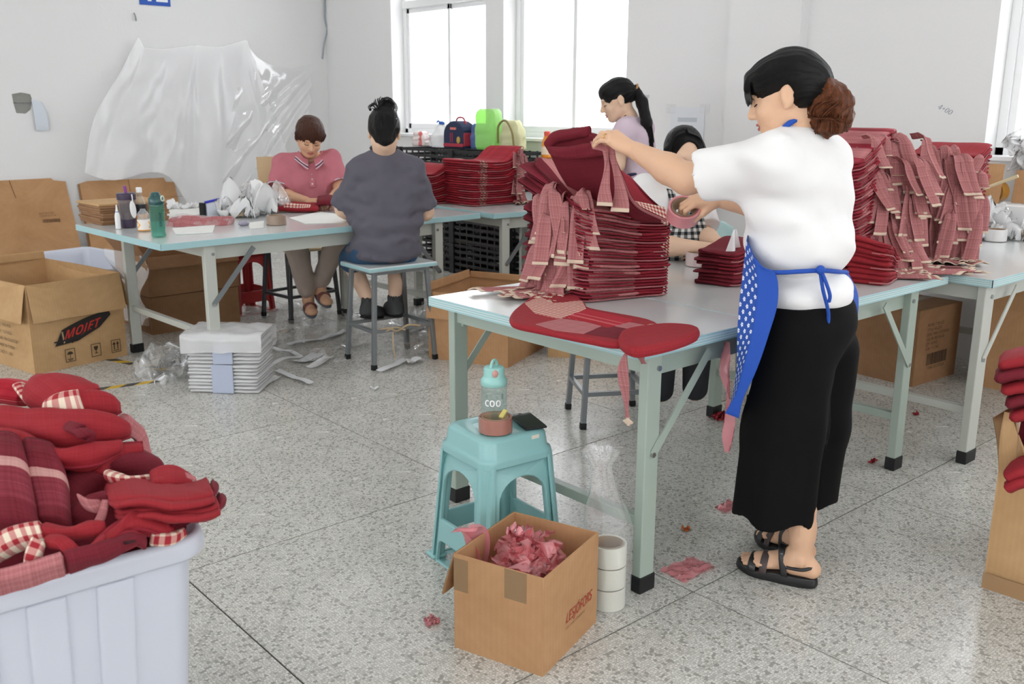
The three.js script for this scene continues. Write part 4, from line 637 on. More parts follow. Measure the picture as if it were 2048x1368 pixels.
function surface({ D, nx, ny, nz, lo, h }, uvs = 1) {          // surface nets
  const id = new Int32Array(nx * ny * nz).fill(-1), pos = [], idx = [], at3 = (i, j, k) => (k * ny + j) * nx + i, off = [0, 1, nx, nx + 1, nx * ny, nx * ny + 1, nx * ny + nx, nx * ny + nx + 1];
  const ED = [[0, 1], [2, 3], [4, 5], [6, 7], [0, 2], [1, 3], [4, 6], [5, 7], [0, 4], [1, 5], [2, 6], [3, 7]];
  for (let k = 0; k < nz - 1; k++) for (let j = 0; j < ny - 1; j++) for (let i = 0; i < nx - 1; i++) {
    const m = at3(i, j, k); let c = 0; for (let q = 0; q < 8; q++) if (D[m + off[q]] < 0) c++; if (c === 0 || c === 8) continue;
    let x = 0, y = 0, z = 0, n = 0; for (const [a, b] of ED) { const da = D[m + off[a]], db = D[m + off[b]]; if (da < 0 !== db < 0) { const t = da / (da - db); x += lerp(a & 1, b & 1, t); y += lerp(a >> 1 & 1, b >> 1 & 1, t); z += lerp(a >> 2 & 1, b >> 2 & 1, t); n++; } }
    id[m] = pos.length / 3; pos.push(lo.x + (i + x / n) * h, lo.y + (j + y / n) * h, lo.z + (k + z / n) * h);
  }
  for (let k = 1; k < nz - 1; k++) for (let j = 1; j < ny - 1; j++) for (let i = 1; i < nx - 1; i++) {
    const m = at3(i, j, k), s = D[m] < 0; for (const [st, u, v] of [[1, nx, nx * ny], [nx, nx * ny, 1], [nx * ny, 1, nx]]) { const e = D[m + st] < 0; if (s === e) continue; const a = id[m - u - v], b = id[m - v], c = id[m], d = id[m - u]; if (a < 0 || b < 0 || c < 0 || d < 0) continue; s ? idx.push(a, b, c, a, c, d) : idx.push(a, c, b, a, d, c); }
  }
  const g = new THREE.BufferGeometry(), uv = new Float32Array(pos.length / 3 * 2); for (let i = 0; i < pos.length / 3; i++) { uv[i * 2] = (pos[i * 3] * .75 + pos[i * 3 + 2] * .66) * uvs; uv[i * 2 + 1] = pos[i * 3 + 1] * uvs; }
  g.setAttribute('position', new THREE.Float32BufferAttribute(pos, 3)); g.setAttribute('uv', new THREE.BufferAttribute(uv, 2)); g.setIndex(idx); g.computeVertexNormals(); return g;
}
const blob = (prims, h, disp, uvs) => surface(field(prims, h, disp), uvs);
// point seen at (px, py) at the horizontal distance dh in front of the camera
const FWD = V(0.6584, 0, -0.7527);
function hat(px, py, dh) { const d = at(px, py, 1).sub(camera.position); return camera.position.clone().addScaledVector(d, dh / d.dot(FWD)); }
// hand: wrist w, finger direction f, back-of-hand normal u (thumb on side s = +1 or -1); curls in rad per finger joint
function hand(w, f, u, s, curls, o = {}) {
  const B = B3(f, u), k = o.k || 1, P = (a, b, c) => B.at(w, a * s * k, b * k, c * k), out = [], sp = o.spread ?? .06;
  const base = [[.026, .004, .084], [.008, .006, .089], [-.010, .004, .085], [-.026, 0, .077]], len = [[.036, .024, .020], [.040, .027, .021], [.037, .025, .020], [.029, .019, .018]], rad = [.0088, .0090, .0086, .0076];
  base.forEach((b, i) => { out.push(C(P(b[0] * .45, -.002, .012), P(...b), .0150 * k, .0108 * k, .012)); });
  out.push(E(P(0, -.006, .048), [.034 * k, .014 * k, .045 * k], B, .012));
  base.forEach((b, i) => { let a = P(...b), ang = 0, lat = (1.5 - i) * sp; len[i].forEach((L, j) => { ang += (curls[i] || 0) * (j === 0 ? .75 : j === 1 ? 1.1 : .7); const d = V(0, 0, 0).addScaledVector(B.F, cos(ang)).addScaledVector(B.U, -sin(ang)).addScaledVector(B.S, lat * s * cos(ang)), e = a.clone().addScaledVector(d.normalize(), L * k); out.push(C(a, e, rad[i] * k * (1 - j * .09), rad[i] * k * (.93 - j * .09), .003)); a = e; }); });
  const tc = curls[4] ?? .3, ta = o.thumbOut ?? .7; let a = P(.022, -.008, .022), ang = 0; [[.044, .0125, .0105], [.032, .0100, .0090], [.025, .0088, .0075]].forEach(([L, r1, r2], j) => { ang += j ? tc : 0; const d = V(0, 0, 0).addScaledVector(B.F, cos(ta - ang * .8)).addScaledVector(B.S, sin(ta - ang * .8) * s).addScaledVector(B.U, -.35 - ang * .5).normalize(), e = a.clone().addScaledVector(d, L * k); out.push(C(a, e, r1 * k, r2 * k, j ? .004 : .012)); a = e; });
  return out;
}
// head: centre c between the ears, facing f with crown u
function head(c, f, u, k = 1, o = {}) {
  const B = B3(f, u), P = (s, a, b) => B.at(c, s * k, a * k, b * k), R = r => r.map(x => x * k);
  const pr = [E(P(0, .030, -.012), R([.072, .086, .090]), B, .02), E(P(0, -.012, .028), R([.062, .075, .062]), B, .03), E(P(0, -.055, .040), R([.050, .055, .048]), B, .025), E(P(0, -.090, .066), R([.024, .018, .020]), B, .02), C(P(-.045, -.05, .0), P(-.018, -.088, .05), .022 * k, .018 * k, .02), C(P(.045, -.05, .0), P(.018, -.088, .05), .022 * k, .018 * k, .02),
    E(P(.036, -.03, .062), R([.024, .022, .020]), B, .02), E(P(-.036, -.03, .062), R([.024, .022, .020]), B, .02), C(P(-.03, .022, .080), P(.03, .022, .080), .012 * k, .012 * k, .02), C(P(0, .012, .086), P(0, -.026, .106), .007 * k, .010 * k, .012), E(P(0, -.031, .103), R([.013, .009, .011]), B, .008), E(P(.011, -.034, .094), R([.008, .007, .009]), B, .006), E(P(-.011, -.034, .094), R([.008, .007, .009]), B, .006),
    SUB(E(P(.031, .004, .096), R([.016, .010, .014]), B), .012), SUB(E(P(-.031, .004, .096), R([.016, .010, .014]), B), .012),
    E(P(.031, .002, .074), R([.0145, .011, .013]), B, .004), E(P(-.031, .002, .074), R([.0145, .011, .013]), B, .004),
    E(P(0, -.0585, .084), R([.022, .0055, .010]), B, .005), E(P(0, -.068, .082), R([.018, .0058, .010]), B, .005), SUB(C(P(-.019, -.063, .090), P(.019, -.063, .090), .0012 * k, .0012 * k), .003)];
  for (const s of [1, -1]) pr.push(E(P(s * .076, -.006, -.006), R([.008, .031, .018]), B, .006), C(P(s * .080, .020, -.012), P(s * .080, -.002, -.022), .005 * k, .005 * k, .006), C(P(s * .078, -.026, -.004), P(s * .076, -.034, .002), .0065 * k, .006 * k, .006), SUB(E(P(s * .086, -.004, -.004), R([.006, .014, .008]), B), .004));
  return pr;
}
function faceParts(t, c, f, u, k = 1, o = {}) {
  const B = B3(f, u), P = (s, a, b) => B.at(c, s * k, a * k, b * k).toArray(), dark = o.brow || M.hair;
  for (const s of [1, -1]) {
    part(t, 'eyebrow', tube([P(s * .014, .020, .092), P(s * .030, .0255, .089), P(s * .046, .019, .077)], .0024 * k, 12, 6), dark);
    if (o.eyes !== 'down') { part(t, 'eye', ball(.0095 * k, P(s * .031, .002, .0795)), M.eyeWhite); part(t, 'iris', ball(.0050 * k, P(s * .031 + (o.look || 0), .000, .0855)), M.iris); }
    part(t, 'eyelid', tube([P(s * .017, .0005 - (o.eyes === 'down' ? .005 : -.002), .0855), P(s * .031, (o.eyes === 'down' ? -.0075 : .0065), .0885), P(s * .046, -.001 - (o.eyes === 'down' ? .003 : -.002), .079)], .0017 * k, 12, 6), dark);
  }
  if (!o.mask) { part(t, 'upper_lip', tube([P(-.0205, -.0615, .0845), P(-.008, -.0565, .0935), P(0, -.058, .0945), P(.008, -.0565, .0935), P(.0205, -.0615, .0845)], .0034 * k, 16, 6), M.lip); part(t, 'lower_lip', tube([P(-.0185, -.0645, .0845), P(0, -.070, .0925), P(.0185, -.0645, .0845)], .0042 * k, 16, 6), M.lip); }
}
M.skin = phys(0xe3b796, .55, { bumpMap: tex(128, 128, (u, v, x, y) => .5 + .4 * (hash(x, y) - .5), false, [30, 30]), bumpScale: .0002, sheen: .1 });
M.skin2 = phys(0xe8c3a6, .55); M.skinTan = phys(0xdbac8a, .55); M.lip = mat(0xb5655f, .5); M.eyeWhite = mat(0xe9e4dd, .25); M.iris = mat(0x1d120d, .15);
const hairT = c => tex(256, 256, (u, v, x, y) => { const n = (hash(x >> 1, 1) - .5) * 1.2 + N3(u * 40, v * 2, 1) * .8; return c.map(q => clamp(q * (1 + n * .55), 0, 255)); });
const hairB = tex(256, 64, (u, v, x) => .5 + (hash(x, 2) - .5) * .7, false, [1, 1]);
const hairM = (c, r = .35, rep = 10) => phys(0xffffff, r, { map: rp(hairT(c), rep), bumpMap: rp(hairB, rep), bumpScale: .0015, specularIntensity: .6 });
M.hair = hairM([13, 11, 11], .42); M.hairBrown = hairM([74, 42, 28], .5); M.hairAuburn = hairM([116, 66, 40], .45);
// strands laid over a hair mass: thin tubes along paths
function strands(fn, n, r, seg = 12) { const g = []; for (let i = 0; i < n; i++) g.push(tube(fn(i / n, i), r, seg, 4)); return mg(g); }

// ---------- the standing woman ----------
// grooves of combed hair running towards the point q
function comb(q, B, amp = .0016, f = 46) { const ax = B.F, e1 = B.S, e2 = B.U; return (x, y, z) => { const dx = x - q.x, dy = y - q.y, dz = z - q.z, s = dx * e1.x + dy * e1.y + dz * e1.z, u = dx * e2.x + dy * e2.y + dz * e2.z, w = dx * ax.x + dy * ax.y + dz * ax.z, a = Math.atan2(u + .02, s), r = hypot(s, u); return amp * smooth(.01, .04, r) * (sin(a * f + 3 * N3(x * 20, y * 20, z * 20)) * .7 + sin(a * f * .37 + 2 + w * 9) + .5 * N3(x * 30, y * 30, z * 30)); }; }
const wrinkle = (amp, f, sd = 0, dir = [1, 1, 1]) => (x, y, z) => amp * (N3(x * f * dir[0] + sd, y * f * dir[1], z * f * dir[2] + sd) + .5 * N3(x * f * 2.1 * dir[0], y * f * 2.1 * dir[1] + sd, z * f * 2.1 * dir[2]));
const bodyMesh = (t, m, groups) => part(t, 'body', mergeGeometries(groups.map(([p, h]) => blob(p, h))), m);
M.tee = phys(0xf3f2f1, .9, { bumpMap: weaveB, bumpScale: .0003 }); M.blackCloth = phys(0x050506, .9, { specularIntensity: .5 });
M.apronBlue = phys(0x1d4fb0, .75, { side: THREE.DoubleSide });
M.apronDots = phys(0xffffff, .8, { map: tex(128, 128, (u, v) => { const q = [[.25, .25], [.75, .75], [.25, 1.25], [-.25, .75], [.75, -.25], [1.25, .25]]; let w = 0; for (const [a, b] of q) { const dx = u - a, dy = v - b, r = hypot(dx, dy), an = Math.atan2(dy, dx); if (r < .17 + .035 * cos(an * 5)) w = r < .05 ? .3 : 1; } return mix3([38, 82, 170], [236, 240, 248], w); }) });
{
  const t = thing('person', 'standing woman in a white T-shirt, black wide trousers and blue flowered apron', 'person', [2.5, 0, -1.45]); const off = V(2.5, 0, -1.45), rel = g => { g.translate(-off.x, 0, -off.z); return g; }, P = (n, g, m, l) => part(t, n, rel(Array.isArray(g) ? mg(g) : g), m, l), Pc = (par, n, g, m) => part(par, n, rel(Array.isArray(g) ? mg(g) : g), m);
  const f = V(-.44, -.26, -.86).normalize(), u = V(-.10, .96, -.26).normalize(), c = hat(1575, 192, 2.72), fb = V(-.22, 0, -.975), B = B3(fb, V(0, 1, 0)), Hb = B3(f, u);
  const sL = hat(1545, 320, 2.63), sR = hat(1646, 318, 2.85), eL = hat(1374, 358, 2.79), wL = hat(1268, 300, 2.95), eR = hat(1560, 420, 3.0), wR = hat(1436, 398, 3.04);
  const nb = hat(1606, 272, 2.75), aL = V(2.388, .075, -1.403), aR = V(2.505, .075, -1.48), fd = V(-.305, 0, -.952), fdR = V(.25, 0, -.968), kL = hat(1572, 860, 2.68), kR = hat(1610, 850, 2.82), tL = aL.clone().addScaledVector(fd, .17), hipL = hat(1580, 660, 2.69), hipR = hat(1655, 660, 2.83);
  const foot = (a, d) => { const n = V(d.z, 0, -d.x), q = (k, y, s) => a.clone().addScaledVector(d, k).addScaledVector(n, s).setY(y), pr = [C(q(0, .18, 0), q(0, .085, 0), .037, .033, .02), C(q(-.035, .055, 0), q(.02, .062, 0), .028, .032, .03), C(q(.02, .075, 0), q(.12, .050, 0), .032, .022, .03), E(q(.115, .046, 0), [.042, .016, .05], B3(d, V(0, 1, 0)), .02), E(q(-.01, .085, .034), [.01, .012, .012], WORLD, .01), E(q(-.01, .085, -.034), [.01, .012, .012], WORLD, .01)]; [[.028, .021, .0105], [.012, .022, .0085], [-.002, .018, .0082], [-.016, .012, .0078], [-.028, .003, .007]].forEach(([s, e, r]) => pr.push(C(q(.145, .040, s * -1), q(.158 + e, .036, s * -1), r, r * .9, .004))); return pr; };
  const handL = hand(wL, hat(1202, 262, 3.0).sub(wL), V(-.1, .93, .35).addScaledVector(FWD, -.25), -1, [.72, .66, .6, .5, .5], { k: .98, thumbOut: .35 });
  const tapeC = hat(1367, 424, 3.035), tapeN = FWD.clone().multiplyScalar(-.60).add(V(-.05, .79, .05)).normalize();
  const handR = hand(wR, hat(1372, 404, 3.03).sub(wR), V(0, .85, 0).addScaledVector(FWD, -.45), 1, [.8, .85, .8, .75, .35], { k: .98, thumbOut: .5 });
  const body = [C(nb, c.clone().addScaledVector(Hb.U, -.06).addScaledVector(Hb.F, -.022), .056, .054, .03), C(hat(1596, 340, 2.76), hat(1604, 620, 2.76), .085, .09, .05), C(nb, sL, .045, .05, .04), C(nb, sR, .045, .05, .04), C(sL, eL, .052, .043), C(eL, lerp3(eL, wL, .35), .045, .044), C(lerp3(eL, wL, .35), wL, .044, .027), C(sR, eR, .05, .042), C(eR, lerp3(eR, wR, .35), .042, .041), C(lerp3(eR, wR, .35), wR, .041, .026), C(hipL, kL, .075, .05), C(kL, aL.clone().setY(.14), .05, .036), C(hipR, kR, .075, .05), C(kR, aR.clone().setY(.14), .05, .036)];
  P('body', mergeGeometries([blob(body, .011), blob([...head(c, f, u), C(nb, c.clone().addScaledVector(Hb.U, -.06).addScaledVector(Hb.F, -.022), .055, .053, .03)], .0042), blob([C(lerp3(wL, eL, .25), wL, .032, .0255, .01), ...handL], .0034), blob([C(lerp3(wR, eR, .25), wR, .032, .0255, .01), ...handR], .0034), blob([C(aL.clone().setY(.24), aL.clone().setY(.16), .036, .034), ...foot(aL, fd)], .0045), blob([C(aR.clone().setY(.24), aR.clone().setY(.16), .036, .034), ...foot(aR, fdR)], .0045)]), M.skin);
  { const g = new THREE.Group(); t.add(g); g.name = 'face'; faceParts(g, c, f, u, 1, { eyes: 'down' }); g.position.set(-off.x, 0, -off.z); }
  // T-shirt: folds run from the armpit across the back
  const down = V(0, -1, 0), slL = lerp3(sL, eL, .80), slR = lerp3(sR, eR, .75);
  const dir = eL.clone().sub(sL).normalize(), dirR = eR.clone().sub(sR).normalize(), Q = (px, py, dh, r, k = .04) => E(hat(px, py, dh), r, B, k);
  const fold = (x, y, z) => { const q = V(x, y, z), a = q.clone().sub(sL), along = a.x * .35 + a.y * 1.0 + a.z * .25; return .009 * N3(x * 7, along * 15, z * 7) + .004 * N3(x * 16 + 4, y * 20, z * 16) + .0065 * sin(along * 46 + N3(x * 5, y * 5, z * 5) * 4) * smooth(.36, .05, a.length()); };
  const cutL = lerp3(sL, eL, .74), cutR = lerp3(sR, eR, .72);
  P('t_shirt', blob([C(sL, lerp3(sL, eL, .98), .066, .080, .05), SUB(E(cutL.clone().addScaledVector(dir, .30), [.30, .30, .30]), .003), C(sR, lerp3(sR, eR, .98), .066, .074, .05), SUB(E(cutR.clone().addScaledVector(dirR, .30), [.30, .30, .30]), .003), SUB(C(cutL.clone().addScaledVector(dir, -.07), cutL.clone().addScaledVector(dir, .1), .054, .062), .004),
    Q(1598, 325, 2.76, [.158, .085, .098], .05), Q(1588, 400, 2.755, [.178, .18, .125], .08), Q(1640, 425, 2.80, [.085, .17, .085], .06), Q(1600, 490, 2.75, [.172, .10, .142], .08), C(nb.clone().add(V(0, -.03, 0)), sL, .055, .062, .05), C(nb.clone().add(V(0, -.02, 0)), sR, .058, .066, .05), Q(1610, 580, 2.755, [.166, .075, .138], .012),
    SUB(C(nb.clone().add(V(0, .005, 0)), nb.clone().add(V(-.015, .14, -.02)), .060, .085), .008), SUB(E(hat(1605, 690, 2.75).add(V(0, -.02, 0)), [.5, .098, .5], WORLD), .004)], .0068, fold, 8), M.tee);
  P('collar', tube([0, 1, 2, 3, 4, 5, 6, 7].map(k => { const a = k / 8 * 2 * PI; return nb.clone().addScaledVector(B.S, .064 * cos(a)).addScaledVector(B.F, .062 * sin(a)).add(V(0, .006 - .022 * sin(a), 0)).toArray(); }), .006, 48, 8, true), M.tee);
  // wide black trousers
  const hemL = hat(1547, 1026, 2.68), hemR = hat(1606, 1012, 2.83), drape = (x, y, z) => .008 * sin(Math.atan2(z + 1.42, x - 2.46) * 9 + y * 2) * smooth(.75, .25, y) + .004 * N3(x * 12, y * 5, z * 12) + .004 * N3(x * 6, y * 18, z * 6) * smooth(.5, .8, y);
  P('trousers', blob([Q(1612, 640, 2.755, [.172, .13, .145], .03), C(hat(1594, 700, 2.69), hat(1570, 850, 2.685), .112, .112, .05), C(hat(1570, 850, 2.685), hemL.clone().add(V(0, -.05, 0)), .112, .119, .05), C(hat(1648, 700, 2.83), hat(1636, 850, 2.83), .105, .098, .03), C(hat(1636, 850, 2.83), hemR.clone().add(V(0, -.05, 0)), .098, .096, .03), SUB(E(V(hemL.x, hemL.y - .505, hemL.z), [1.2, .50, 1.2], WORLD), .003)], .008, drape), M.blackCloth);
  // apron: flowered panel round the front, wide plain blue border, waist tie and neck strap
  const strip = (a, b, n, th) => { const ca = new THREE.CatmullRomCurve3(a.map(p => hat(...p))), cb = new THREE.CatmullRomCurve3(b.map(p => hat(...p))); return sheet((q, v) => ca.getPoint(v).lerp(cb.getPoint(v), q).toArray(), n, 26, th, [n < 8 ? 2.4 : 12, 16]); };
  const edgeIn = [[1507, 512, 2.60], [1516, 560, 2.585], [1512, 620, 2.58], [1502, 680, 2.575], [1488, 730, 2.57], [1474, 780, 2.58], [1462, 815, 2.59]], sil = [[1494, 480, 2.64], [1487, 540, 2.64], [1479, 610, 2.63], [1475, 680, 2.62], [1474, 740, 2.61], [1466, 790, 2.61], [1456, 822, 2.61]], front = [[1500, 450, 2.86], [1498, 540, 2.89], [1495, 610, 2.90], [1492, 680, 2.91], [1488, 740, 2.92], [1484, 790, 2.92], [1478, 822, 2.92]];
  const ap = P('apron', [strip(edgeIn, sil, 6, .003), strip(sil, front, 10, .003)], M.apronDots, 'blue apron with white flowers');
  Pc(ap, 'apron_border', strip([[1524, 536, 2.575], [1550, 546, 2.57], [1556, 600, 2.565], [1538, 668, 2.56], [1513, 740, 2.56], [1486, 800, 2.57], [1478, 836, 2.58]], [[1507, 512, 2.598], [1514, 560, 2.583], [1511, 620, 2.578], [1501, 680, 2.573], [1487, 730, 2.568], [1470, 790, 2.578], [1450, 826, 2.59]], 6, .004), M.apronBlue);
  Pc(ap, 'apron_border', strip([[1690, 545, 2.83], [1700, 600, 2.83], [1700, 660, 2.83], [1686, 720, 2.83]], [[1692, 540, 2.90], [1715, 590, 2.93], [1711, 650, 2.93], [1690, 715, 2.90]], 8, .004), M.apronBlue);
  Pc(ap, 'waist_tie', tube([[1524, 544, 2.60], [1560, 545, 2.585], [1600, 543, 2.585], [1640, 541, 2.60], [1670, 543, 2.66], [1694, 545, 2.80]].map(p => hat(...p).toArray()), .0065, 60, 8), M.apronBlue);
  for (const q of [[[1640, 541, 2.592], [1646, 580, 2.575], [1657, 630, 2.60], [1652, 670, 2.605], [1640, 706, 2.60]], [[1642, 541, 2.592], [1650, 560, 2.575], [1660, 592, 2.58], [1658, 604, 2.585]]]) Pc(ap, 'tie_end', tube(q.map(p => hat(...p).toArray()), .005, 30, 6), M.apronBlue);
  Pc(ap, 'tie_knot', ball(.013, hat(1641, 540, 2.588).toArray()), M.apronBlue);
  Pc(ap, 'neck_strap', tube([[1566, 258, 2.66], [1580, 246, 2.655], [1600, 236, 2.665], [1622, 238, 2.69]].map(p => hat(...p).toArray()), .0085, 24, 8), M.apronBlue);
  // hair: dark cap with a fringe, tie and a curly brown tail
  const hp = (s, a, b) => Hb.at(c, s, a, b);
  const cap = P('hair', blob([E(hp(0, .036, -.014), [.080, .092, .100], Hb), E(hp(0, .050, .048), [.066, .056, .052], Hb, .03), C(hp(.030, .07, .085), hp(.035, .045, .098), .014, .007, .02), C(hp(-.005, .075, .09), hp(-.005, .045, .104), .014, .007, .02), C(hp(.06, .06, .064), hp(.068, .035, .068), .012, .006, .02), C(hp(-.04, .07, .082), hp(-.045, .045, .09), .014, .007, .02), C(hp(0, .01, -.075), hp(0, -.035, -.105), .05, .03, .03), C(hp(.045, -.01, -.05), hp(.01, -.03, -.10), .035, .022, .03), C(hp(-.045, -.01, -.05), hp(-.01, -.03, -.10), .035, .022, .03), SUB(E(hp(0, -.06, .06), [.12, .072, .072], Hb), .012), SUB(E(hp(.08, -.03, .015), [.03, .040, .034], Hb), .01)], .0036, comb(hp(0, -.030, -.118), Hb), 6), M.hair);
  Pc(cap, 'fringe', strands((k, i) => { const a = lerp(-.05, .062, k), e = .0 + hash(i, 3) * .02; return [hp(a * .8, .085, .085 - abs(a) * .3), hp(a, .055, .104 - abs(a) * .35), hp(a * 1.05, .040 - e * .4, .112 - abs(a) * .42), hp(a * 1.1, .018 - e, .112 - abs(a) * .42)].map(p => p.toArray()); }, 46, .0017), M.hair);
  Pc(cap, 'hair_tie', place(new THREE.TorusGeometry(.024, .011, 10, 24), hp(0, -.030, -.118).toArray(), [.2, -2.7, 0]), M.black);
  const tail = [hat(1656, 178, 2.66), hat(1668, 205, 2.655), hat(1668, 235, 2.655), hat(1660, 262, 2.665)];
  const tl = Pc(cap, 'pony_tail', blob([C(tail[0], tail[1], .028, .045), C(tail[1], tail[2], .045, .046), C(tail[2], tail[3], .046, .02), E(hat(1645, 222, 2.65), [.036, .05, .036])], .0045, (x, y, z) => .012 * N3(x * 26, y * 30, z * 26) + .007 * N3(x * 60, y * 50, z * 60), 6), M.hairAuburn);
  const Rh = seeded(12); Pc(tl, 'curl', strands(() => { const a = Rh() * 6.3, r = .040 + Rh() * .026, p = tail[0].clone(), q = []; for (let k = 0; k < 6; k++) { const v = k / 5, ctr = tail[0].clone().lerp(tail[3], v), rr = r * (.5 + 1.5 * v * (1.15 - v)); q.push(ctr.add(V(cos(a + sin(v * 9 + a) * .5) * rr, .008 * sin(v * 14 + a), sin(a + sin(v * 9 + a) * .5) * rr)).toArray()); } return q; }, 170, .0021), M.hairAuburn);
  // ring, sandals
  { const fh = hat(1202, 262, 3.0).sub(wL), Bh = B3(fh, V(-.1, .93, .35).addScaledVector(FWD, -.25)), a = Bh.at(wL, .0098, .004, .0833), d = V(0, 0, 0).addScaledVector(Bh.F, cos(.45)).addScaledVector(Bh.U, -sin(.45)).addScaledVector(Bh.S, .03).normalize(), g = new THREE.TorusGeometry(.0094, .0016, 8, 24); g.applyQuaternion(new THREE.Quaternion().setFromUnitVectors(V(0, 0, 1), d)); const q = a.addScaledVector(d, .018); g.translate(q.x, q.y, q.z); P('ring', g, mat(0xe0b860, .25, { metalness: 1 })); }
  for (const [a, fd] of [[aL, V(-.305, 0, -.952)], [aR, fdR]]) {
    const n = V(fd.z, 0, -fd.x), q = (k, y, s) => a.clone().addScaledVector(fd, k).addScaledVector(n, s).setY(y), out = []; for (let k = 0; k <= 28; k++) { const an = k / 28 * 2 * PI, x = cos(an), y = sin(an); out.push([x > 0 ? .07 + .122 * x : .07 + .125 * x, (.036 + .008 * smooth(0, .8, x)) * Math.sign(y) * abs(y) ** .7]); }
    const sole = loft((uu, v) => { const o = out[Math.round(uu * 28)], e = [.96, 1, 1.02, 1, .93][Math.round(v * 4)]; const top = .034 - .016 * smooth(.05, .2, o[0]) + .012 * smooth(.13, .195, o[0]); return q(.07 + (o[0] - .07) * e, [.0, .003, .012, top * .8, top][Math.round(v * 4)] + .010 * smooth(.13, .2, o[0]), o[1] * e).toArray(); }, 28, 4);
    const sd = P('sandal', sole, phys(0x141417, .45, { clearcoat: .2 }), 'black sandal');
    const band = (k0, y0, w, hgt, tilt, rad) => { const pts = []; for (let j = 0; j <= 10; j++) { const an = j / 10 * PI; pts.push([k0 + tilt * sin(an), y0 + hgt * sin(an), cos(an) * rad]); } return sheet((uu, v) => { const e = v * 10, i = min(9, floor(e)), r = e - i, A = pts[i], Bq = pts[i + 1]; return q(lerp(A[0], Bq[0], r) + (uu - .5) * w, lerp(A[1], Bq[1], r), lerp(A[2], Bq[2], r)).toArray(); }, 3, 20, .003); };
    const sk = phys(0x131316, .4, { clearcoat: .3 });
    Pc(sd, 'strap', band(.135, .025, .024, .040, .0, .047), sk); Pc(sd, 'strap', band(.100, .025, .022, .055, .0, .043), phys(0x4a3f3e, .5)); Pc(sd, 'strap', band(.035, .03, .020, .085, .02, .041), sk);
    Pc(sd, 'heel_strap', tube([q(.03, .062, .040), q(-.02, .066, .038), q(-.046, .072, 0), q(-.02, .066, -.038), q(.03, .062, -.040)].map(p => p.toArray()), .006, 30, 6), sk); Pc(sd, 'buckle', ball(.013, q(.035, .062, -.043).toArray(), [1, 1, .5]), sk);
  }
  // the pink tape roll in her right hand
  const roll = tapeRoll('pink packing tape roll held in the standing woman\'s right hand', tapeC, tapeN, .052, .037, .048, M.tapePink);
}
function lerp3(a, b, t) { return a.clone().lerp(b, t); }
function tapeRoll(label, c, n, R, r, w, m, core = M.tapeCore) {
  const t = thing('tape_roll', label, 'tape', c.toArray()); t.quaternion.setFromUnitVectors(V(0, 1, 0), n.clone().normalize()); const h = w / 2, b = .0015;
  part(t, 'tape', lathe([[r + .003, -h + b], [R - b, -h], [R, -h + b], [R, h - b], [R - b, h], [r + .003, h - b], [r + .003, -h + b]], 48), m);
  part(t, 'core', lathe([[r, -h - .0005], [r + .0034, -h - .0005], [r + .0034, h + .0005], [r, h + .0005], [r, -h - .0005]], 40), core); return t;
}

// ---------- the four other workers ----------
function worker(label, base) {
  const t = thing('person', label, 'person', [base.x, 0, base.z]), rel = g => { g = Array.isArray(g) ? mg(g) : g; g.translate(-base.x, 0, -base.z); return g; };
  return { t, P: (n, g, m, l) => part(t, n, rel(g), m, l), S: (par, n, g, m) => part(par, n, rel(g), m), face(c, f, u, k, o) { const g = new THREE.Group(); g.name = 'face'; t.add(g); g.position.set(-base.x, 0, -base.z); faceParts(g, c, f, u, k, o); } };
}
const arm = (s, e, w, k = 1) => [C(s, e, .050 * k, .041 * k), C(e, lerp3(e, w, .35), .042 * k, .041 * k), C(lerp3(e, w, .35), w, .041 * k, .026 * k)];
const flatCut = (p, d, R = .3) => SUB(E(p.clone().addScaledVector(d.clone().normalize(), R), [R, R, R]), .003);
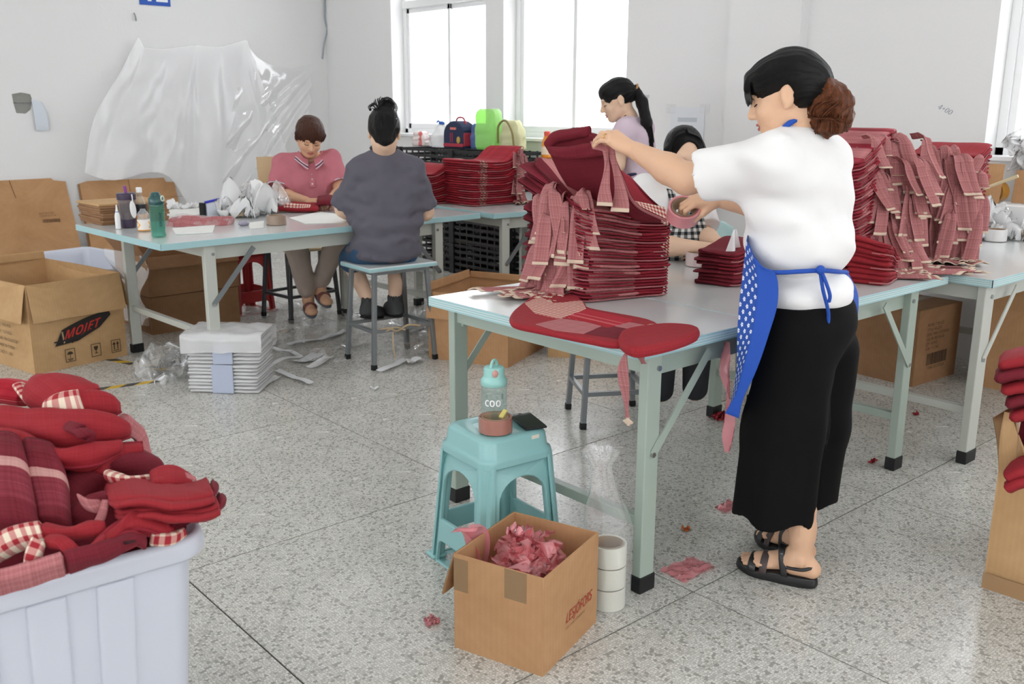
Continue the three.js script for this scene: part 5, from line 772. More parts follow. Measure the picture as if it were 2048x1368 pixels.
// seated woman in grey, seen from behind
{
  const W = worker('seated woman in a dark grey T-shirt seen from behind, hair in a claw clip', V(2.945, 0, -4.42)), f = V(.50, -.30, -.81).normalize(), u = V(.18, .95, -.25).normalize(), c = hat(768, 264, 5.16), Hb = B3(f, u), fb = V(.50, 0, -.866), B = B3(fb, V(0, 1, 0)), k = 1.02;
  const Q = (px, py, dh, r, kk = .06) => E(hat(px, py, dh), r, B, kk), nb = hat(768, 304, 5.2), sL = hat(724, 344, 5.22), sR = hat(820, 342, 5.27), eL = hat(688, 418, 5.33), eR = hat(850, 424, 5.35), wL = hat(705, 428, 5.52), wR = hat(812, 426, 5.56);
  const hL = hat(730, 500, 5.22), hR = hat(805, 502, 5.3), kL = hat(702, 522, 5.42), kR = hat(792, 505, 5.62), aL = hat(738, 604, 5.32), aR = hat(790, 600, 5.38);
  const shoe = (a, d) => [C(a.clone().add(V(0, -.045, 0)).addScaledVector(d, -.03), a.clone().add(V(0, -.055, 0)).addScaledVector(d, .12), .040, .034, .03), C(a.clone().add(V(0, .015, 0)), a.clone().add(V(0, -.03, 0)), .044, .045, .02), E(a.clone().add(V(0, -.07, 0)).addScaledVector(d, .045), [.046, .025, .13], B3(d, V(0, 1, 0)), .02)];
  const dL = V(.75, -.18, -.4).normalize(), dR = V(.30, -.05, -.95).normalize();
  W.P('body', mergeGeometries([blob([C(nb, c.clone().addScaledVector(Hb.U, -.06).addScaledVector(Hb.F, -.02), .056, .054, .03), C(hat(770, 385, 5.27), hat(770, 480, 5.25), .07, .09), C(nb, sL, .045, .05), C(nb, sR, .045, .05), ...arm(sL, eL, wL, 1.16), ...arm(sR, eR, wR, 1.16), C(hL, kL, .075, .058), C(kL, aL, .056, .036), C(hR, kR, .075, .058), C(kR, aR, .056, .036)], .012), blob([...head(c, f, u, k), C(nb, c.clone().addScaledVector(Hb.U, -.06).addScaledVector(Hb.F, -.02), .056, .053, .03)], .0055), blob(hand(wL, V(.75, -.1, -.5), V(0, 1, 0), -1, [.5, .5, .5, .5, .4]), .005), blob(hand(wR, V(.1, -.1, -.9), V(0, 1, 0), 1, [.5, .5, .5, .5, .4]), .005)]), M.skin2);
  const cL = lerp3(sL, eL, .86), cR = lerp3(sR, eR, .84), fo = (x, y, z) => .011 * N3(x * 8, y * 16, z * 8) + .006 * N3(x * 20, y * 26, z * 20) + .006 * sin(y * 70 + N3(x * 6, y * 3, z * 6) * 5) * smooth(.95, .70, y);
  const T = W.P('t_shirt', blob([C(sL, lerp3(sL, eL, 1.08), .075, .084, .05), flatCut(cL, eL.clone().sub(sL)), C(sR, lerp3(sR, eR, 1.08), .075, .084, .05), flatCut(cR, eR.clone().sub(sR)), Q(770, 348, 5.25, [.185, .10, .11], .05), Q(772, 400, 5.25, [.185, .17, .13], .08), Q(772, 455, 5.25, [.185, .12, .15], .08), Q(770, 496, 5.26, [.205, .09, .165], .05), C(nb.clone().add(V(0, -.035, 0)), sL, .06, .07, .05), C(nb.clone().add(V(0, -.035, 0)), sR, .06, .07, .05), SUB(C(nb.clone().add(V(.01, .055, -.02)), nb.clone().add(V(.02, .16, -.04)), .060, .080), .008)], .009, fo, 8), mat(0x5f5c66, .92, clothBump));
  W.S(T, 'collar', tube([0, 1, 2, 3, 4, 5, 6, 7].map(j => { const a = j / 8 * 2 * PI; return nb.clone().addScaledVector(B.S, .070 * cos(a)).addScaledVector(B.F, .064 * sin(a)).add(V(0, .022 - .02 * sin(a), 0)).toArray(); }), .007, 40, 8, true), mat(0x56535d, .92));
  W.P('shorts', blob([Q(766, 505, 5.27, [.175, .07, .15], .05), C(hL, lerp3(hL, kL, .85), .088, .082, .05), C(hR, lerp3(hR, kR, .85), .088, .082, .05)], .010, wrinkle(.004, 14)), mat(0x31506f, .9, clothBump));
  for (const [a, d] of [[aL, dL], [aR, dR]]) { const s = W.P('shoe', blob([...shoe(a, d), SUB(C(a.clone().add(V(0, .0, 0)), a.clone().add(V(0, .09, 0)), .037, .037), .004)], .006), mat(0x3a3b3c, .75), 'black trainer'); W.S(s, 'sole', blob([E(a.clone().add(V(0, -.088, 0)).addScaledVector(d, .045), [.049, .014, .135], B3(d, V(0, 1, 0)))], .006), M.black); }
  const hp = (s, a, b) => Hb.at(c, s * k, a * k, b * k), R = r => r.map(x => x * k);
  const cap = W.P('hair', blob([E(hp(0, .034, -.016), R([.083, .096, .102]), Hb), C(hp(0, .0, -.085), hp(0, -.055, -.078), .055, .04, .03), C(hp(.05, 0, -.05), hp(.03, -.05, -.06), .03, .025), C(hp(-.05, 0, -.05), hp(-.03, -.05, -.06), .03, .025), C(hp(-.010, .05, -.10), hp(-.014, .115, -.075), .058, .044, .025), C(hp(-.02, .10, -.085), hp(-.045, .11, -.06), .034, .026, .02), SUB(E(hp(0, -.06, .07), R([.12, .075, .075]), Hb), .01), SUB(E(hp(.085, -.03, .015), R([.03, .042, .034]), Hb), .008), SUB(E(hp(-.085, -.03, .015), R([.03, .042, .034]), Hb), .008)], .006, (x, y, z) => .003 * N3(x * 50, y * 20, z * 50) + .002 * N3(x * 110, y * 40, z * 110), 6), M.hair);
  W.S(cap, 'strand', strands((q, i) => { const a = q * 6.3, r = .03 + .014 * hash(i, 4); return [hp(-.01 + cos(a) * r, .085 + sin(a) * r * 1.3, -.135), hp(-.005 + cos(a + .5) * r * 1.2, .10 + sin(a + .5) * r * 1.1, -.118), hp(.01 + cos(a + 1) * r * 1.3, .115 + sin(a + 1) * r, -.09)].map(p => p.toArray()); }, 40, .0026), M.hair);
  const clip = W.S(cap, 'claw_clip', [tube([hp(-.062, .085, -.088), hp(-.058, .055, -.118), hp(-.035, .035, -.135)].map(p => p.toArray()), .006, 14, 8), tube([hp(-.045, .105, -.10), hp(-.05, .07, -.125), hp(-.03, .05, -.138)].map(p => p.toArray()), .005, 14, 8), tube([hp(.05, .125, -.075), hp(.075, .105, -.085), hp(.07, .085, -.10)].map(p => p.toArray()), .008, 14, 8)], phys(0x2a2a2e, .15, { clearcoat: 1 }));
  const Rb = seeded(8); for (let i = 0; i < 14; i++) W.S(cap, 'rhinestone', ball(.0035, hp(-.064 + Rb() * .03, .03 + Rb() * .06, -.118 - Rb() * .022).toArray(), [1, 1, 1], 8), M.chrome);
}
// seated woman in the pink polo shirt, facing the camera
{
  const W = worker('seated woman with short brown hair in a dusty pink polo shirt, facing us', V(3.14, 0, -5.85)), f = V(-.30, -.50, .81).normalize(), u = V(-.10, .86, .50).normalize(), c = hat(619, 274, 6.34), Hb = B3(f, u), fb = V(-.45, 0, .89), B = B3(fb, V(0, 1, 0)), k = 1.04;
  const Q = (px, py, dh, r, kk = .06) => E(hat(px, py, dh), r, B, kk), nb = hat(621, 318, 6.41), sL = hat(660, 322, 6.42), sR = hat(568, 328, 6.40), eL = hat(684, 386, 6.30), eR = hat(556, 388, 6.30), wL = hat(660, 398, 6.18), wR = hat(614, 402, 6.12);
  const hL = hat(650, 455, 6.40), hR = hat(590, 458, 6.38), kL = hat(676, 476, 6.12), kR = hat(590, 486, 6.08), aL = hat(640, 566, 6.30), aR = hat(616, 588, 6.26);
  const mL = hand(wL, hat(640, 402, 6.08).sub(wL), V(.1, .9, .3), 1, [.5, .5, .45, .4, .4], { k: 1.05 }), mR = hand(wR, hat(634, 402, 6.06).sub(wR).add(V(.02, .0, .04)), V(-.1, .9, .35), -1, [.45, .5, .5, .5, .4], { k: 1.05 });
  const foot = (a, d) => [C(a, a.clone().add(V(0, -.05, 0)), .036, .034), C(a.clone().add(V(0, -.05, 0)).addScaledVector(d, -.03), a.clone().add(V(0, -.065, 0)).addScaledVector(d, .14), .034, .026, .03), E(a.clone().add(V(0, -.068, 0)).addScaledVector(d, .13), [.044, .018, .05], B3(d, V(0, 1, 0)), .02)];
  const dL = V(-.2, -.25, .9).normalize(), dR = V(-.35, -.2, .9).normalize();
  W.P('body', mergeGeometries([blob([C(nb, c.clone().addScaledVector(Hb.U, -.06).addScaledVector(Hb.F, -.02), .054, .052, .03), C(hat(620, 365, 6.42), hat(620, 440, 6.40), .07, .09), C(nb, sL, .045, .05), C(nb, sR, .045, .05), ...arm(sL, eL, wL, 1.05), ...arm(sR, eR, wR, 1.05), C(hL, kL, .075, .058), C(kL, aL, .056, .036), C(hR, kR, .075, .058), C(kR, aR, .056, .036), ...foot(aL, dL), ...foot(aR, dR)], .011), blob([...head(c, f, u, k), C(nb, c.clone().addScaledVector(Hb.U, -.06).addScaledVector(Hb.F, -.02), .054, .052, .03)], .0048), blob(mL, .0045), blob(mR, .0045)]), M.skinTan);
  W.face(c, f, u, k, { eyes: 'down', brow: M.hairBrown });
  const cL = lerp3(sL, eL, .70), cR = lerp3(sR, eR, .72), pm = mat(0xc0727d, .9, clothBump), fo = (x, y, z) => .011 * N3(x * 9, y * 12, z * 9) + .006 * N3(x * 22, y * 18, z * 22);
  const T = W.P('polo_shirt', blob([C(sL, lerp3(sL, eL, .95), .070, .082, .05), flatCut(cL, eL.clone().sub(sL)), C(sR, lerp3(sR, eR, .95), .070, .082, .05), flatCut(cR, eR.clone().sub(sR)), Q(618, 338, 6.42, [.165, .09, .105], .05), Q(618, 375, 6.41, [.165, .14, .135], .08), Q(620, 425, 6.41, [.165, .14, .145], .08), C(nb.clone().add(V(0, -.03, 0)), sL, .058, .066, .05), C(nb.clone().add(V(0, -.03, 0)), sR, .058, .066, .05), SUB(C(nb.clone().addScaledVector(fb, .02), nb.clone().add(V(0, .13, 0)).addScaledVector(fb, .05), .062, .085), .008)], .0085, fo, 8), pm);
  const cu = (a, s, e, m, r, th) => tube([0, 1, 2, 3, 4, 5, 6, 7].map(j => { const d = e.clone().sub(s).normalize(), X = d.clone().cross(V(0, 0, 1)).normalize(), Y = d.clone().cross(X), g = j / 8 * 2 * PI; return a.clone().addScaledVector(X, r * cos(g)).addScaledVector(Y, r * sin(g)).toArray(); }), th, 40, 6, true);
  W.S(T, 'cuff', cu(cL, sL, eL, 0, .077, .0065), pm); W.S(T, 'cuff_stripe', cu(lerp3(sL, eL, .735), sL, eL, 0, .077, .004), mat(0xd9d4dc, .9)); W.S(T, 'cuff', cu(cR, sR, eR, 0, .077, .0065), pm); W.S(T, 'cuff_stripe', cu(lerp3(sR, eR, .755), sR, eR, 0, .077, .004), mat(0xd9d4dc, .9));
  // collar: two leaves with white and navy tipping, and a buttoned placket
  const np = (s, a, b) => nb.clone().addScaledVector(B.S, s).addScaledVector(V(0, 1, 0), a).addScaledVector(B.F, b);
  for (const s of [1, -1]) {
    const leaf = (q0, q1, th) => sheet((uu, v) => { const a = lerp(-.5, 1.35, uu), rad = .078 + .040 * v; return np(s * rad * cos(a) * (1 - .05 * v), .050 - .050 * v - .045 * smooth(.2, 1.35, a) - .02 * smooth(.9, 1.35, a) * v, rad * sin(a) * 1.02 + .040 * v * smooth(.4, 1.3, a)).toArray(); }, 18, 6, .005);
    const l = W.S(T, 'collar', leaf(), pm); for (const [v, m] of [[.62, mat(0xe6e2e8, .9)], [.78, mat(0x3a3352, .9)], [.90, mat(0xe6e2e8, .9)]]) W.S(l, 'tipping', tube([0, 1, 2, 3, 4, 5, 6].map(j => { const a = lerp(-.5, 1.35, j / 6), rad = .0815 + .040 * v; return np(s * rad * cos(a) * (1 - .05 * v), .050 - .050 * v - .045 * smooth(.2, 1.35, a) - .02 * smooth(.9, 1.35, a) * v + .003, rad * sin(a) * 1.02 + .040 * v * smooth(.4, 1.3, a)).toArray(); }), .0026, 30, 5), m);
  }
  W.S(T, 'placket', sheet((uu, v) => np((uu - .5) * .035, -.075 - .10 * v, .098 + .035 * v).toArray(), 3, 6, .006), pm);
  for (const [a, b] of [[-.095, .108], [-.125, .118], [-.155, .128]]) W.S(T, 'button', ball(.0065, np(0, a, b).toArray(), [1, 1, .6], 10), M.white);
  W.P('trousers', blob([Q(620, 455, 6.42, [.165, .08, .14], .05), C(hL, kL, .09, .078, .05), C(kL, lerp3(kL, aL, .9), .078, .06, .03), C(hR, kR, .09, .078, .05), C(kR, lerp3(kR, aR, .9), .078, .06, .03)], .010, wrinkle(.006, 15)), mat(0xb0a296, .92, clothBump));
  for (const [a, d] of [[aL, dL], [aR, dR]]) { const s = W.P('sandal', blob([E(a.clone().add(V(0, -.095, 0)).addScaledVector(d, .05), [.046, .012, .13], B3(d, V(0, 1, 0)))], .006), mat(0x6c6f76, .7), 'grey slip-on sandal'); W.S(s, 'strap', blob([E(a.clone().add(V(0, -.062, 0)).addScaledVector(d, .075), [.048, .036, .03], B3(d, V(0, 1, 0)))], .006), mat(0x7c4a44, .7)); }
  const hp = (s, a, b) => Hb.at(c, s * k, a * k, b * k), R = r => r.map(x => x * k);
  const cap = W.P('hair', blob([E(hp(0, .040, -.012), R([.088, .092, .104]), Hb), E(hp(0, .066, .052), R([.076, .050, .052]), Hb, .03), C(hp(.082, .03, .02), hp(.082, -.012, .012), .016, .010), C(hp(-.082, .03, .02), hp(-.082, -.012, .012), .016, .010), C(hp(0, .0, -.08), hp(0, -.05, -.07), .045, .03), SUB(E(hp(0, -.055, .075), R([.068, .090, .08]), Hb), .01), SUB(E(hp(0, -.09, .03), R([.12, .070, .09]), Hb), .01)], .0055, (x, y, z) => .0035 * N3(x * 45, y * 30, z * 45) + .002 * N3(x * 100, y * 50, z * 100), 6), M.hairBrown);
  W.S(cap, 'fringe', strands((q, i) => { const a = lerp(-.07, .07, q), e = hash(i, 3) * .018; return [hp(a * .75, .112, .045 - abs(a) * .2), hp(a * .95, .082, .088 - abs(a) * .4), hp(a * 1.05, .046 - e, .100 - abs(a) * .5), hp(a * 1.08, .026 - e, .098 - abs(a) * .5)].map(p => p.toArray()); }, 44, .0036), M.hairBrown);
}
// standing woman in lilac by the window, seen from the side
{
  const W = worker('standing young woman in a lilac T-shirt with a long black ponytail, side view', V(4.66, 0, -4.08)), f = V(-.72, -.34, -.62).normalize(), u = V(-.28, .94, -.24).normalize(), D0 = 6.14, c = hat(1236, 200, D0), Hb = B3(f, u), fb = V(-.78, 0, -.62), B = B3(fb, V(0, 1, 0)), k = 1.10;
  const Q = (px, py, dh, r, kk = .06) => E(hat(px, py, dh), r, B, kk), nb = hat(1258, 236, D0), sL = hat(1250, 262, D0 - .13), sR = hat(1286, 262, D0 + .14), eL = hat(1236, 330, D0 - .16), eR = hat(1262, 330, D0 + .16), wL = hat(1206, 372, D0 - .10), wR = hat(1222, 372, D0 + .1);
  const gx = (s, y) => V(4.66, y, -4.08).addScaledVector(B.S, s);
  W.P('body', mergeGeometries([blob([C(nb, c.clone().addScaledVector(Hb.U, -.07).addScaledVector(Hb.F, -.02), .056, .054, .03), C(hat(1270, 300, D0), hat(1278, 420, D0), .07, .09), C(nb, sL, .045, .05), C(nb, sR, .045, .05), ...arm(sL, eL, wL), ...arm(sR, eR, wR), C(gx(.09, .85), gx(.09, .45), .08, .055), C(gx(.09, .45), gx(.09, .08), .055, .036), C(gx(-.09, .85), gx(-.09, .45), .08, .055), C(gx(-.09, .45), gx(-.09, .08), .055, .036)], .012), blob([...head(c, f, u, k), C(nb, c.clone().addScaledVector(Hb.U, -.07).addScaledVector(Hb.F, -.02), .056, .053, .03)], .005), blob(hand(wL, V(-.8, -.4, -.5), V(0, 1, 0), -1, [.4, .4, .4, .4, .3]), .005), blob(hand(wR, V(-.8, -.4, -.5), V(0, 1, 0), 1, [.4, .4, .4, .4, .3]), .005)]), M.skin2);
  W.face(c, f, u, k, { eyes: 'down' });
  const fo = (x, y, z) => .007 * N3(x * 9, y * 13, z * 9) + .003 * N3(x * 22, y * 22, z * 22), cL = lerp3(sL, eL, .62), cR = lerp3(sR, eR, .62);
  W.P('t_shirt', blob([C(sL, lerp3(sL, eL, .9), .070, .080, .05), flatCut(cL, eL.clone().sub(sL)), C(sR, lerp3(sR, eR, .9), .070, .080, .05), flatCut(cR, eR.clone().sub(sR)), Q(1272, 272, D0, [.16, .09, .10], .05), Q(1272, 310, D0, [.165, .14, .12], .08), Q(1276, 370, D0, [.165, .20, .125], .08), C(nb.clone().add(V(0, -.03, 0)), sL, .055, .066, .05), C(nb.clone().add(V(0, -.03, 0)), sR, .055, .066, .05), SUB(C(nb, nb.clone().add(V(-.03, .13, -.02)), .060, .082), .008)], .009, fo), mat(0xd6c2cf, .9, clothBump));
  W.P('apron_strap', tube([hat(1234, 242, D0 - .03), hat(1248, 235, D0 - .06), hat(1262, 222, D0 - .02), hat(1270, 226, D0 + .05)].map(p => p.toArray()), .008, 20, 8), M.black);
  W.P('apron_tie', tube([hat(1250, 352, D0 - .14), hat(1282, 346, D0 - .15), hat(1312, 346, D0 - .08)].map(p => p.toArray()), .010, 20, 8), mat(0x23264a, .8));
  W.P('trousers', blob([Q(1280, 445, D0, [.165, .12, .13], .05), C(gx(.09, .80), gx(.09, .10), .095, .07, .04), C(gx(-.09, .80), gx(-.09, .10), .095, .07, .04)], .014), mat(0x2b2d38, .9));
  for (const s of [.09, -.09]) W.P('shoe', blob([C(gx(s, .035).addScaledVector(fb, -.04), gx(s, .03).addScaledVector(fb, .16), .034, .03)], .008), M.black);
  const hp = (s, a, b) => Hb.at(c, s * k, a * k, b * k), R = r => r.map(x => x * k);
  const cap = W.P('hair', blob([E(hp(0, .034, -.014), R([.079, .090, .098]), Hb), E(hp(0, .06, .05), R([.066, .045, .045]), Hb, .03), C(hp(.05, .02, .06), hp(.068, -.01, .055), .014, .008), C(hp(0, .01, -.08), hp(0, -.01, -.10), .045, .03), SUB(E(hp(0, -.065, .06), R([.12, .076, .078]), Hb), .01), SUB(E(hp(.08, -.03, .015), R([.03, .040, .034]), Hb), .008)], .0055, comb(hp(0, .03, -.115), Hb, .0015), 6), M.hair);
  const ty = [hp(0, .03, -.115), hat(1284, 205, D0 - .04), hat(1293, 245, D0 - .10), hat(1301, 290, D0 - .13)];
  const tl = W.S(cap, 'pony_tail', blob([C(ty[0], ty[1], .022, .036, .02), C(ty[1], ty[2], .036, .032, .02), C(ty[2], ty[3], .032, .018, .02)], .006, (x, y, z) => .004 * N3(x * 60, y * 10, z * 60), 6), M.hair);
  W.S(tl, 'strand', strands((q, i) => { const a = q * 6.3, r = .03; return ty.map((p, j) => p.clone().add(V(cos(a) * r * [.6, 1.05, 1, .7][j], (hash(i, 9) - .6) * .06 * (j === 3), sin(a) * r * [.6, 1.05, 1, .7][j])).toArray()); }, 40, .0022), M.hair);
  W.S(cap, 'hair_tie', place(new THREE.TorusGeometry(.022, .007, 8, 20), hp(0, .028, -.118).toArray(), [.3, .9, 0]), mat(0xb98a5a, .6));
}
// seated woman in white behind the front table, face hidden by the raised arm
{
  const W = worker('seated woman in a white shirt and checked apron behind the raised arm', V(3.13, 0, -2.92)), D0 = 4.22, f = V(-.55, -.26, .79).normalize(), u = V(-.12, .96, .24).normalize(), c = hat(1366, 312, D0 - .08), Hb = B3(f, u), fb = V(-.5, 0, .87), B = B3(fb, V(0, 1, 0)), k = 1.0;
  const Q = (px, py, dh, r, kk = .06) => E(hat(px, py, dh), r, B, kk), nb = hat(1352, 372, D0), sL = hat(1392, 392, D0 + .04), sR = hat(1292, 386, D0 - .02), eL = hat(1404, 470, D0 - .06), eR = hat(1300, 490, D0 - .10), wL = hat(1440, 488, D0 - .26), wR = hat(1425, 498, D0 - .34);
  const hL = hat(1390, 560, D0), hR = hat(1320, 560, D0), kL = hat(1400, 590, D0 - .26), kR = hat(1330, 590, D0 - .28);
  W.P('body', mergeGeometries([blob([C(nb, c.clone().addScaledVector(Hb.U, -.06).addScaledVector(Hb.F, -.02), .054, .052, .03), C(hat(1345, 420, D0), hat(1350, 520, D0), .07, .09), C(nb, sL, .045, .05), C(nb, sR, .045, .05), ...arm(sL, eL, wL), ...arm(sR, eR, wR), C(hL, kL, .07, .055), C(kL, kL.clone().setY(.2), .055, .038), C(hR, kR, .07, .055), C(kR, kR.clone().setY(.2), .055, .038)], .011), blob([...head(c, f, u, k), C(nb, c.clone().addScaledVector(Hb.U, -.06).addScaledVector(Hb.F, -.02), .054, .052, .03)], .0048), blob(hand(wL, hat(1462, 490, D0 - .36).sub(wL), V(0, .9, .3), 1, [.5, .5, .5, .5, .4]), .0042), blob(hand(wR, hat(1450, 494, D0 - .44).sub(wR), V(0, .9, .3), -1, [.45, .5, .5, .5, .4]), .0042)]), M.skin2);
  W.face(c, f, u, k, { eyes: 'down' });
  const fo = (x, y, z) => .008 * N3(x * 9, y * 13, z * 9) + .004 * N3(x * 22, y * 22, z * 22), cL = lerp3(sL, eL, .72), cR = lerp3(sR, eR, .80);
  W.P('shirt', blob([C(sL, lerp3(sL, eL, .98), .070, .084, .05), flatCut(cL, eL.clone().sub(sL)), C(sR, lerp3(sR, eR, 1.02), .072, .088, .05), flatCut(cR, eR.clone().sub(sR)), Q(1345, 405, D0, [.165, .09, .10], .05), Q(1345, 450, D0, [.165, .14, .12], .08), Q(1345, 510, D0, [.165, .14, .13], .08), C(nb.clone().add(V(0, -.03, 0)), sL, .055, .066, .05), C(nb.clone().add(V(0, -.03, 0)), sR, .055, .066, .05), SUB(C(nb, nb.clone().add(V(-.03, .13, .06)), .060, .082), .008)], .008, fo), M.tee);
  const chk = phys(0xffffff, .9, { map: tex(32, 32, (x, y, i, j) => { const q = ((i >> 4) + (j >> 4)); return q === 0 ? [24, 28, 32] : q === 2 ? [226, 226, 222] : [120, 126, 126]; }) });
  const np = (s, a, b) => nb.clone().addScaledVector(B.S, s).addScaledVector(V(0, 1, 0), a).addScaledVector(B.F, b);
  const ap = W.P('apron', sheet((uu, v) => { const w = lerp(.075, .13, smooth(0, .6, v)), s = (uu - .5) * 2 * w; return np(s, -.10 - .30 * v, .148 + .035 * v - s * s * 1.6).toArray(); }, 12, 12, .004, [7, 11]), chk, 'black and white checked apron');
  for (const s of [1, -1]) W.S(ap, 'apron_strap', sheet((uu, v) => np(s * (.055 + .02 * v * 0) + (uu - .5) * .032, lerp(-.12, .035, v) + .03 * sin(v * PI), lerp(.150, -.03, v) + .02 * sin(v * PI)).toArray(), 3, 12, .004, [2, 6]), chk);
  W.P('trousers', blob([Q(1350, 565, D0, [.16, .07, .13], .05), C(hL, kL, .085, .075, .05), C(hR, kR, .085, .075, .05), C(kL, kL.clone().setY(.22), .072, .055, .04), C(kR, kR.clone().setY(.22), .072, .055, .04)], .012), mat(0x2a2b30, .9));
  const hp = (s, a, b) => Hb.at(c, s * k, a * k, b * k), R = r => r.map(x => x * k);
  const cap = W.P('hair', blob([E(hp(0, .034, -.014), R([.083, .094, .101]), Hb), C(hp(.078, .03, .03), hp(.080, -.05, .02), .020, .016), C(hp(-.078, .03, .03), hp(-.080, -.05, .02), .020, .016), C(hp(0, 0, -.08), hp(0, -.06, -.07), .05, .04), SUB(E(hp(0, -.050, .086), R([.062, .138, .070]), Hb), .01), SUB(C(hp(-.018, .13, .02), hp(-.018, .09, .095), .004, .005), .006)], .005, (x, y, z) => .0018 * N3(x * 60, y * 20, z * 60), 6), M.hair);
  W.S(cap, 'strand', strands((q, i) => { const s = i % 2 ? 1 : -1, a = (i >> 1) / 20; return [hp(-.016 + s * .006, .126 - a * .01, .02 + a * .03), hp(s * (.05 + a * .005) - .01, .105 - a * .01, .035 + a * .02), hp(s * .078, .05 - a * .03, .045 + a * .012), hp(s * .088, -.03, .025)].map(p => p.toArray()); }, 40, .0028), M.hair);
}

// ---------- small things on the tables, the floor and the walls ----------
const onY = (px, py, h) => { const d = at(px, py, 1).sub(camera.position); return camera.position.clone().addScaledVector(d, (h - 1.4) / d.y); };
const onX = (px, py, x) => { const d = at(px, py, 1).sub(camera.position); return camera.position.clone().addScaledVector(d, x / d.x); };
const onZ = (px, py, z) => { const d = at(px, py, 1).sub(camera.position); return camera.position.clone().addScaledVector(d, z / d.z); };
const TT = .766, A3 = p => p.toArray();
function box4(name, label, cat, pts, h, th, m, group) {   // flat thing on a table: four corners on the plane h, thickness th
  const P = pts.map(([x, y]) => onY(x, y, h)), c = P.reduce((a, p) => a.add(p), V(0, 0, 0)).multiplyScalar(1 / P.length), w = P.map(p => [p.x - c.x, -(p.z - c.z)]), g = extrude(w, th, 0); g.rotateX(-PI / 2); return solo(name, label, cat, boxUV(g), m, [c.x, h, c.z], 0, group);
}
// on the aqua stool
{
  const S = .456, b = onY(988, 846, S), t = thing('water_bottle', 'pale aqua water bottle with white letters on the aqua stool', 'bottle', A3(b)), cl = phys(0xe6f4f3, .05, { transmission: .92, thickness: 0, ior: 1.4 }), lid = phys(0x9ed6cf, .35, { clearcoat: .3 });
  part(t, 'bottle_body', lathe([[0, .002], [.036, .002], [.040, .008], [.040, .108], [.038, .122], [.030, .130]], 40), cl);
  part(t, 'lid', lathe([[.032, .122], [.0405, .124], [.0408, .140], [.034, .150], [.0325, .153], [.0325, .176], [.028, .181], [0, .182]], 40), lid);
  part(t, 'handle', place(new THREE.TorusGeometry(.019, .005, 10, 24, PI), [0, .181, 0], [0, .4, 0]), lid); part(t, 'button', ball(.012, [-.016, .166, .0265], [1, 1, .5]), mat(0xe0a79d, .5), 'pink button');
  const lt = new THREE.CylinderGeometry(.0403, .0403, .034, 24, 1, true, -1.5, 1.5); lt.translate(0, .075, 0); part(t, 'lettering', lt, new THREE.MeshStandardMaterial({ map: canvasTex(512, 256, c => { c.font = 'bold 210px sans-serif'; c.fillStyle = '#ffffff'; c.fillText('COO', 14, 205); }), transparent: true, roughness: .6, side: THREE.DoubleSide }));
  const l2 = new THREE.CylinderGeometry(.0403, .0403, .032, 12, 1, true, -.15, .3); l2.translate(0, .098, 0); part(t, 'lettering', l2, new THREE.MeshStandardMaterial({ map: canvasTex(64, 256, c => { c.rotate(-PI / 2); c.font = 'bold 48px sans-serif'; c.fillStyle = '#3b6f6c'; c.fillText('FRESH', -230, 48); }), transparent: true, roughness: .6, side: THREE.DoubleSide }));
  const c = onY(991, 862, S); tapeRoll('dusty red tape roll on the aqua stool, in front of the bottle', c.clone().add(V(0, .024, 0)), V(0, 1, 0), .051, .038, .046, phys(0xad7466, .3, { clearcoat: .4 }), mat(0xb79b80, .8));
  solo('paper_scrap', 'small yellow paper scrap lying in the tape roll on the stool', 'paper', place(bb(-.018, .018, -.004, .004, -.007, .007, .002), [0, 0, 0], [.2, .5, .35]), mat(0xe6d77c, .7), A3(c.clone().add(V(.022, .052, .010))));
  const q = [[1014, 829], [1052, 862], [1099, 856], [1058, 824]].map(([x, y]) => onY(x, y, S + .004)), ctr = q.reduce((a, p) => a.add(p), V(0, 0, 0)).multiplyScalar(.25), L = q[1].clone().add(q[2]).sub(q[0]).sub(q[3]).multiplyScalar(.5), ph = thing('phone', 'black phone lying face up on the aqua stool', 'phone', [ctr.x, S, ctr.z], Math.atan2(-L.z, L.x) );
  part(ph, 'case', bb(-.072, .072, .0005, .0085, -.036, .036, .004), M.black); part(ph, 'screen', bb(-.068, .068, .0085, .0092, -.033, .033), phys(0x0b0c10, .05, { clearcoat: 1 }));
}
// clear bag with three tape rolls behind the carton
{
  const c = onY(1214, 1208, 0); for (let k = 0; k < 3; k++) tapeRoll(['bottom', 'middle', 'top'][k] + ' pale tape roll standing in the clear bag behind the front carton', c.clone().add(V(0, .033 + k * .066, 0)), V(0, 1, 0), .052, .037, .063, phys(0xe3e3d6, .3, { clearcoat: .4 }), M.tapeCore);
  const g = loft((u, v) => { const a = u * 2 * PI, y = v * .48, r = (v < .5 ? .066 : lerp(.072, .028, smooth(.45, .92, v)) + .02 * smooth(.9, 1, v)) * (1 + .10 * N3(cos(a) * 1.6, v * 6, sin(a) * 1.6) + .12 * smooth(.5, .9, v) * sin(a * 6 + v * 9)); return [r * cos(a) - .045 * smooth(.4, 1, v), .003 + y, r * sin(a)]; }, 40, 40, false);
  solo('plastic_bag', 'clear plastic bag standing round three tape rolls behind the front carton', 'bag', g, M.clearFilm, A3(c));
}
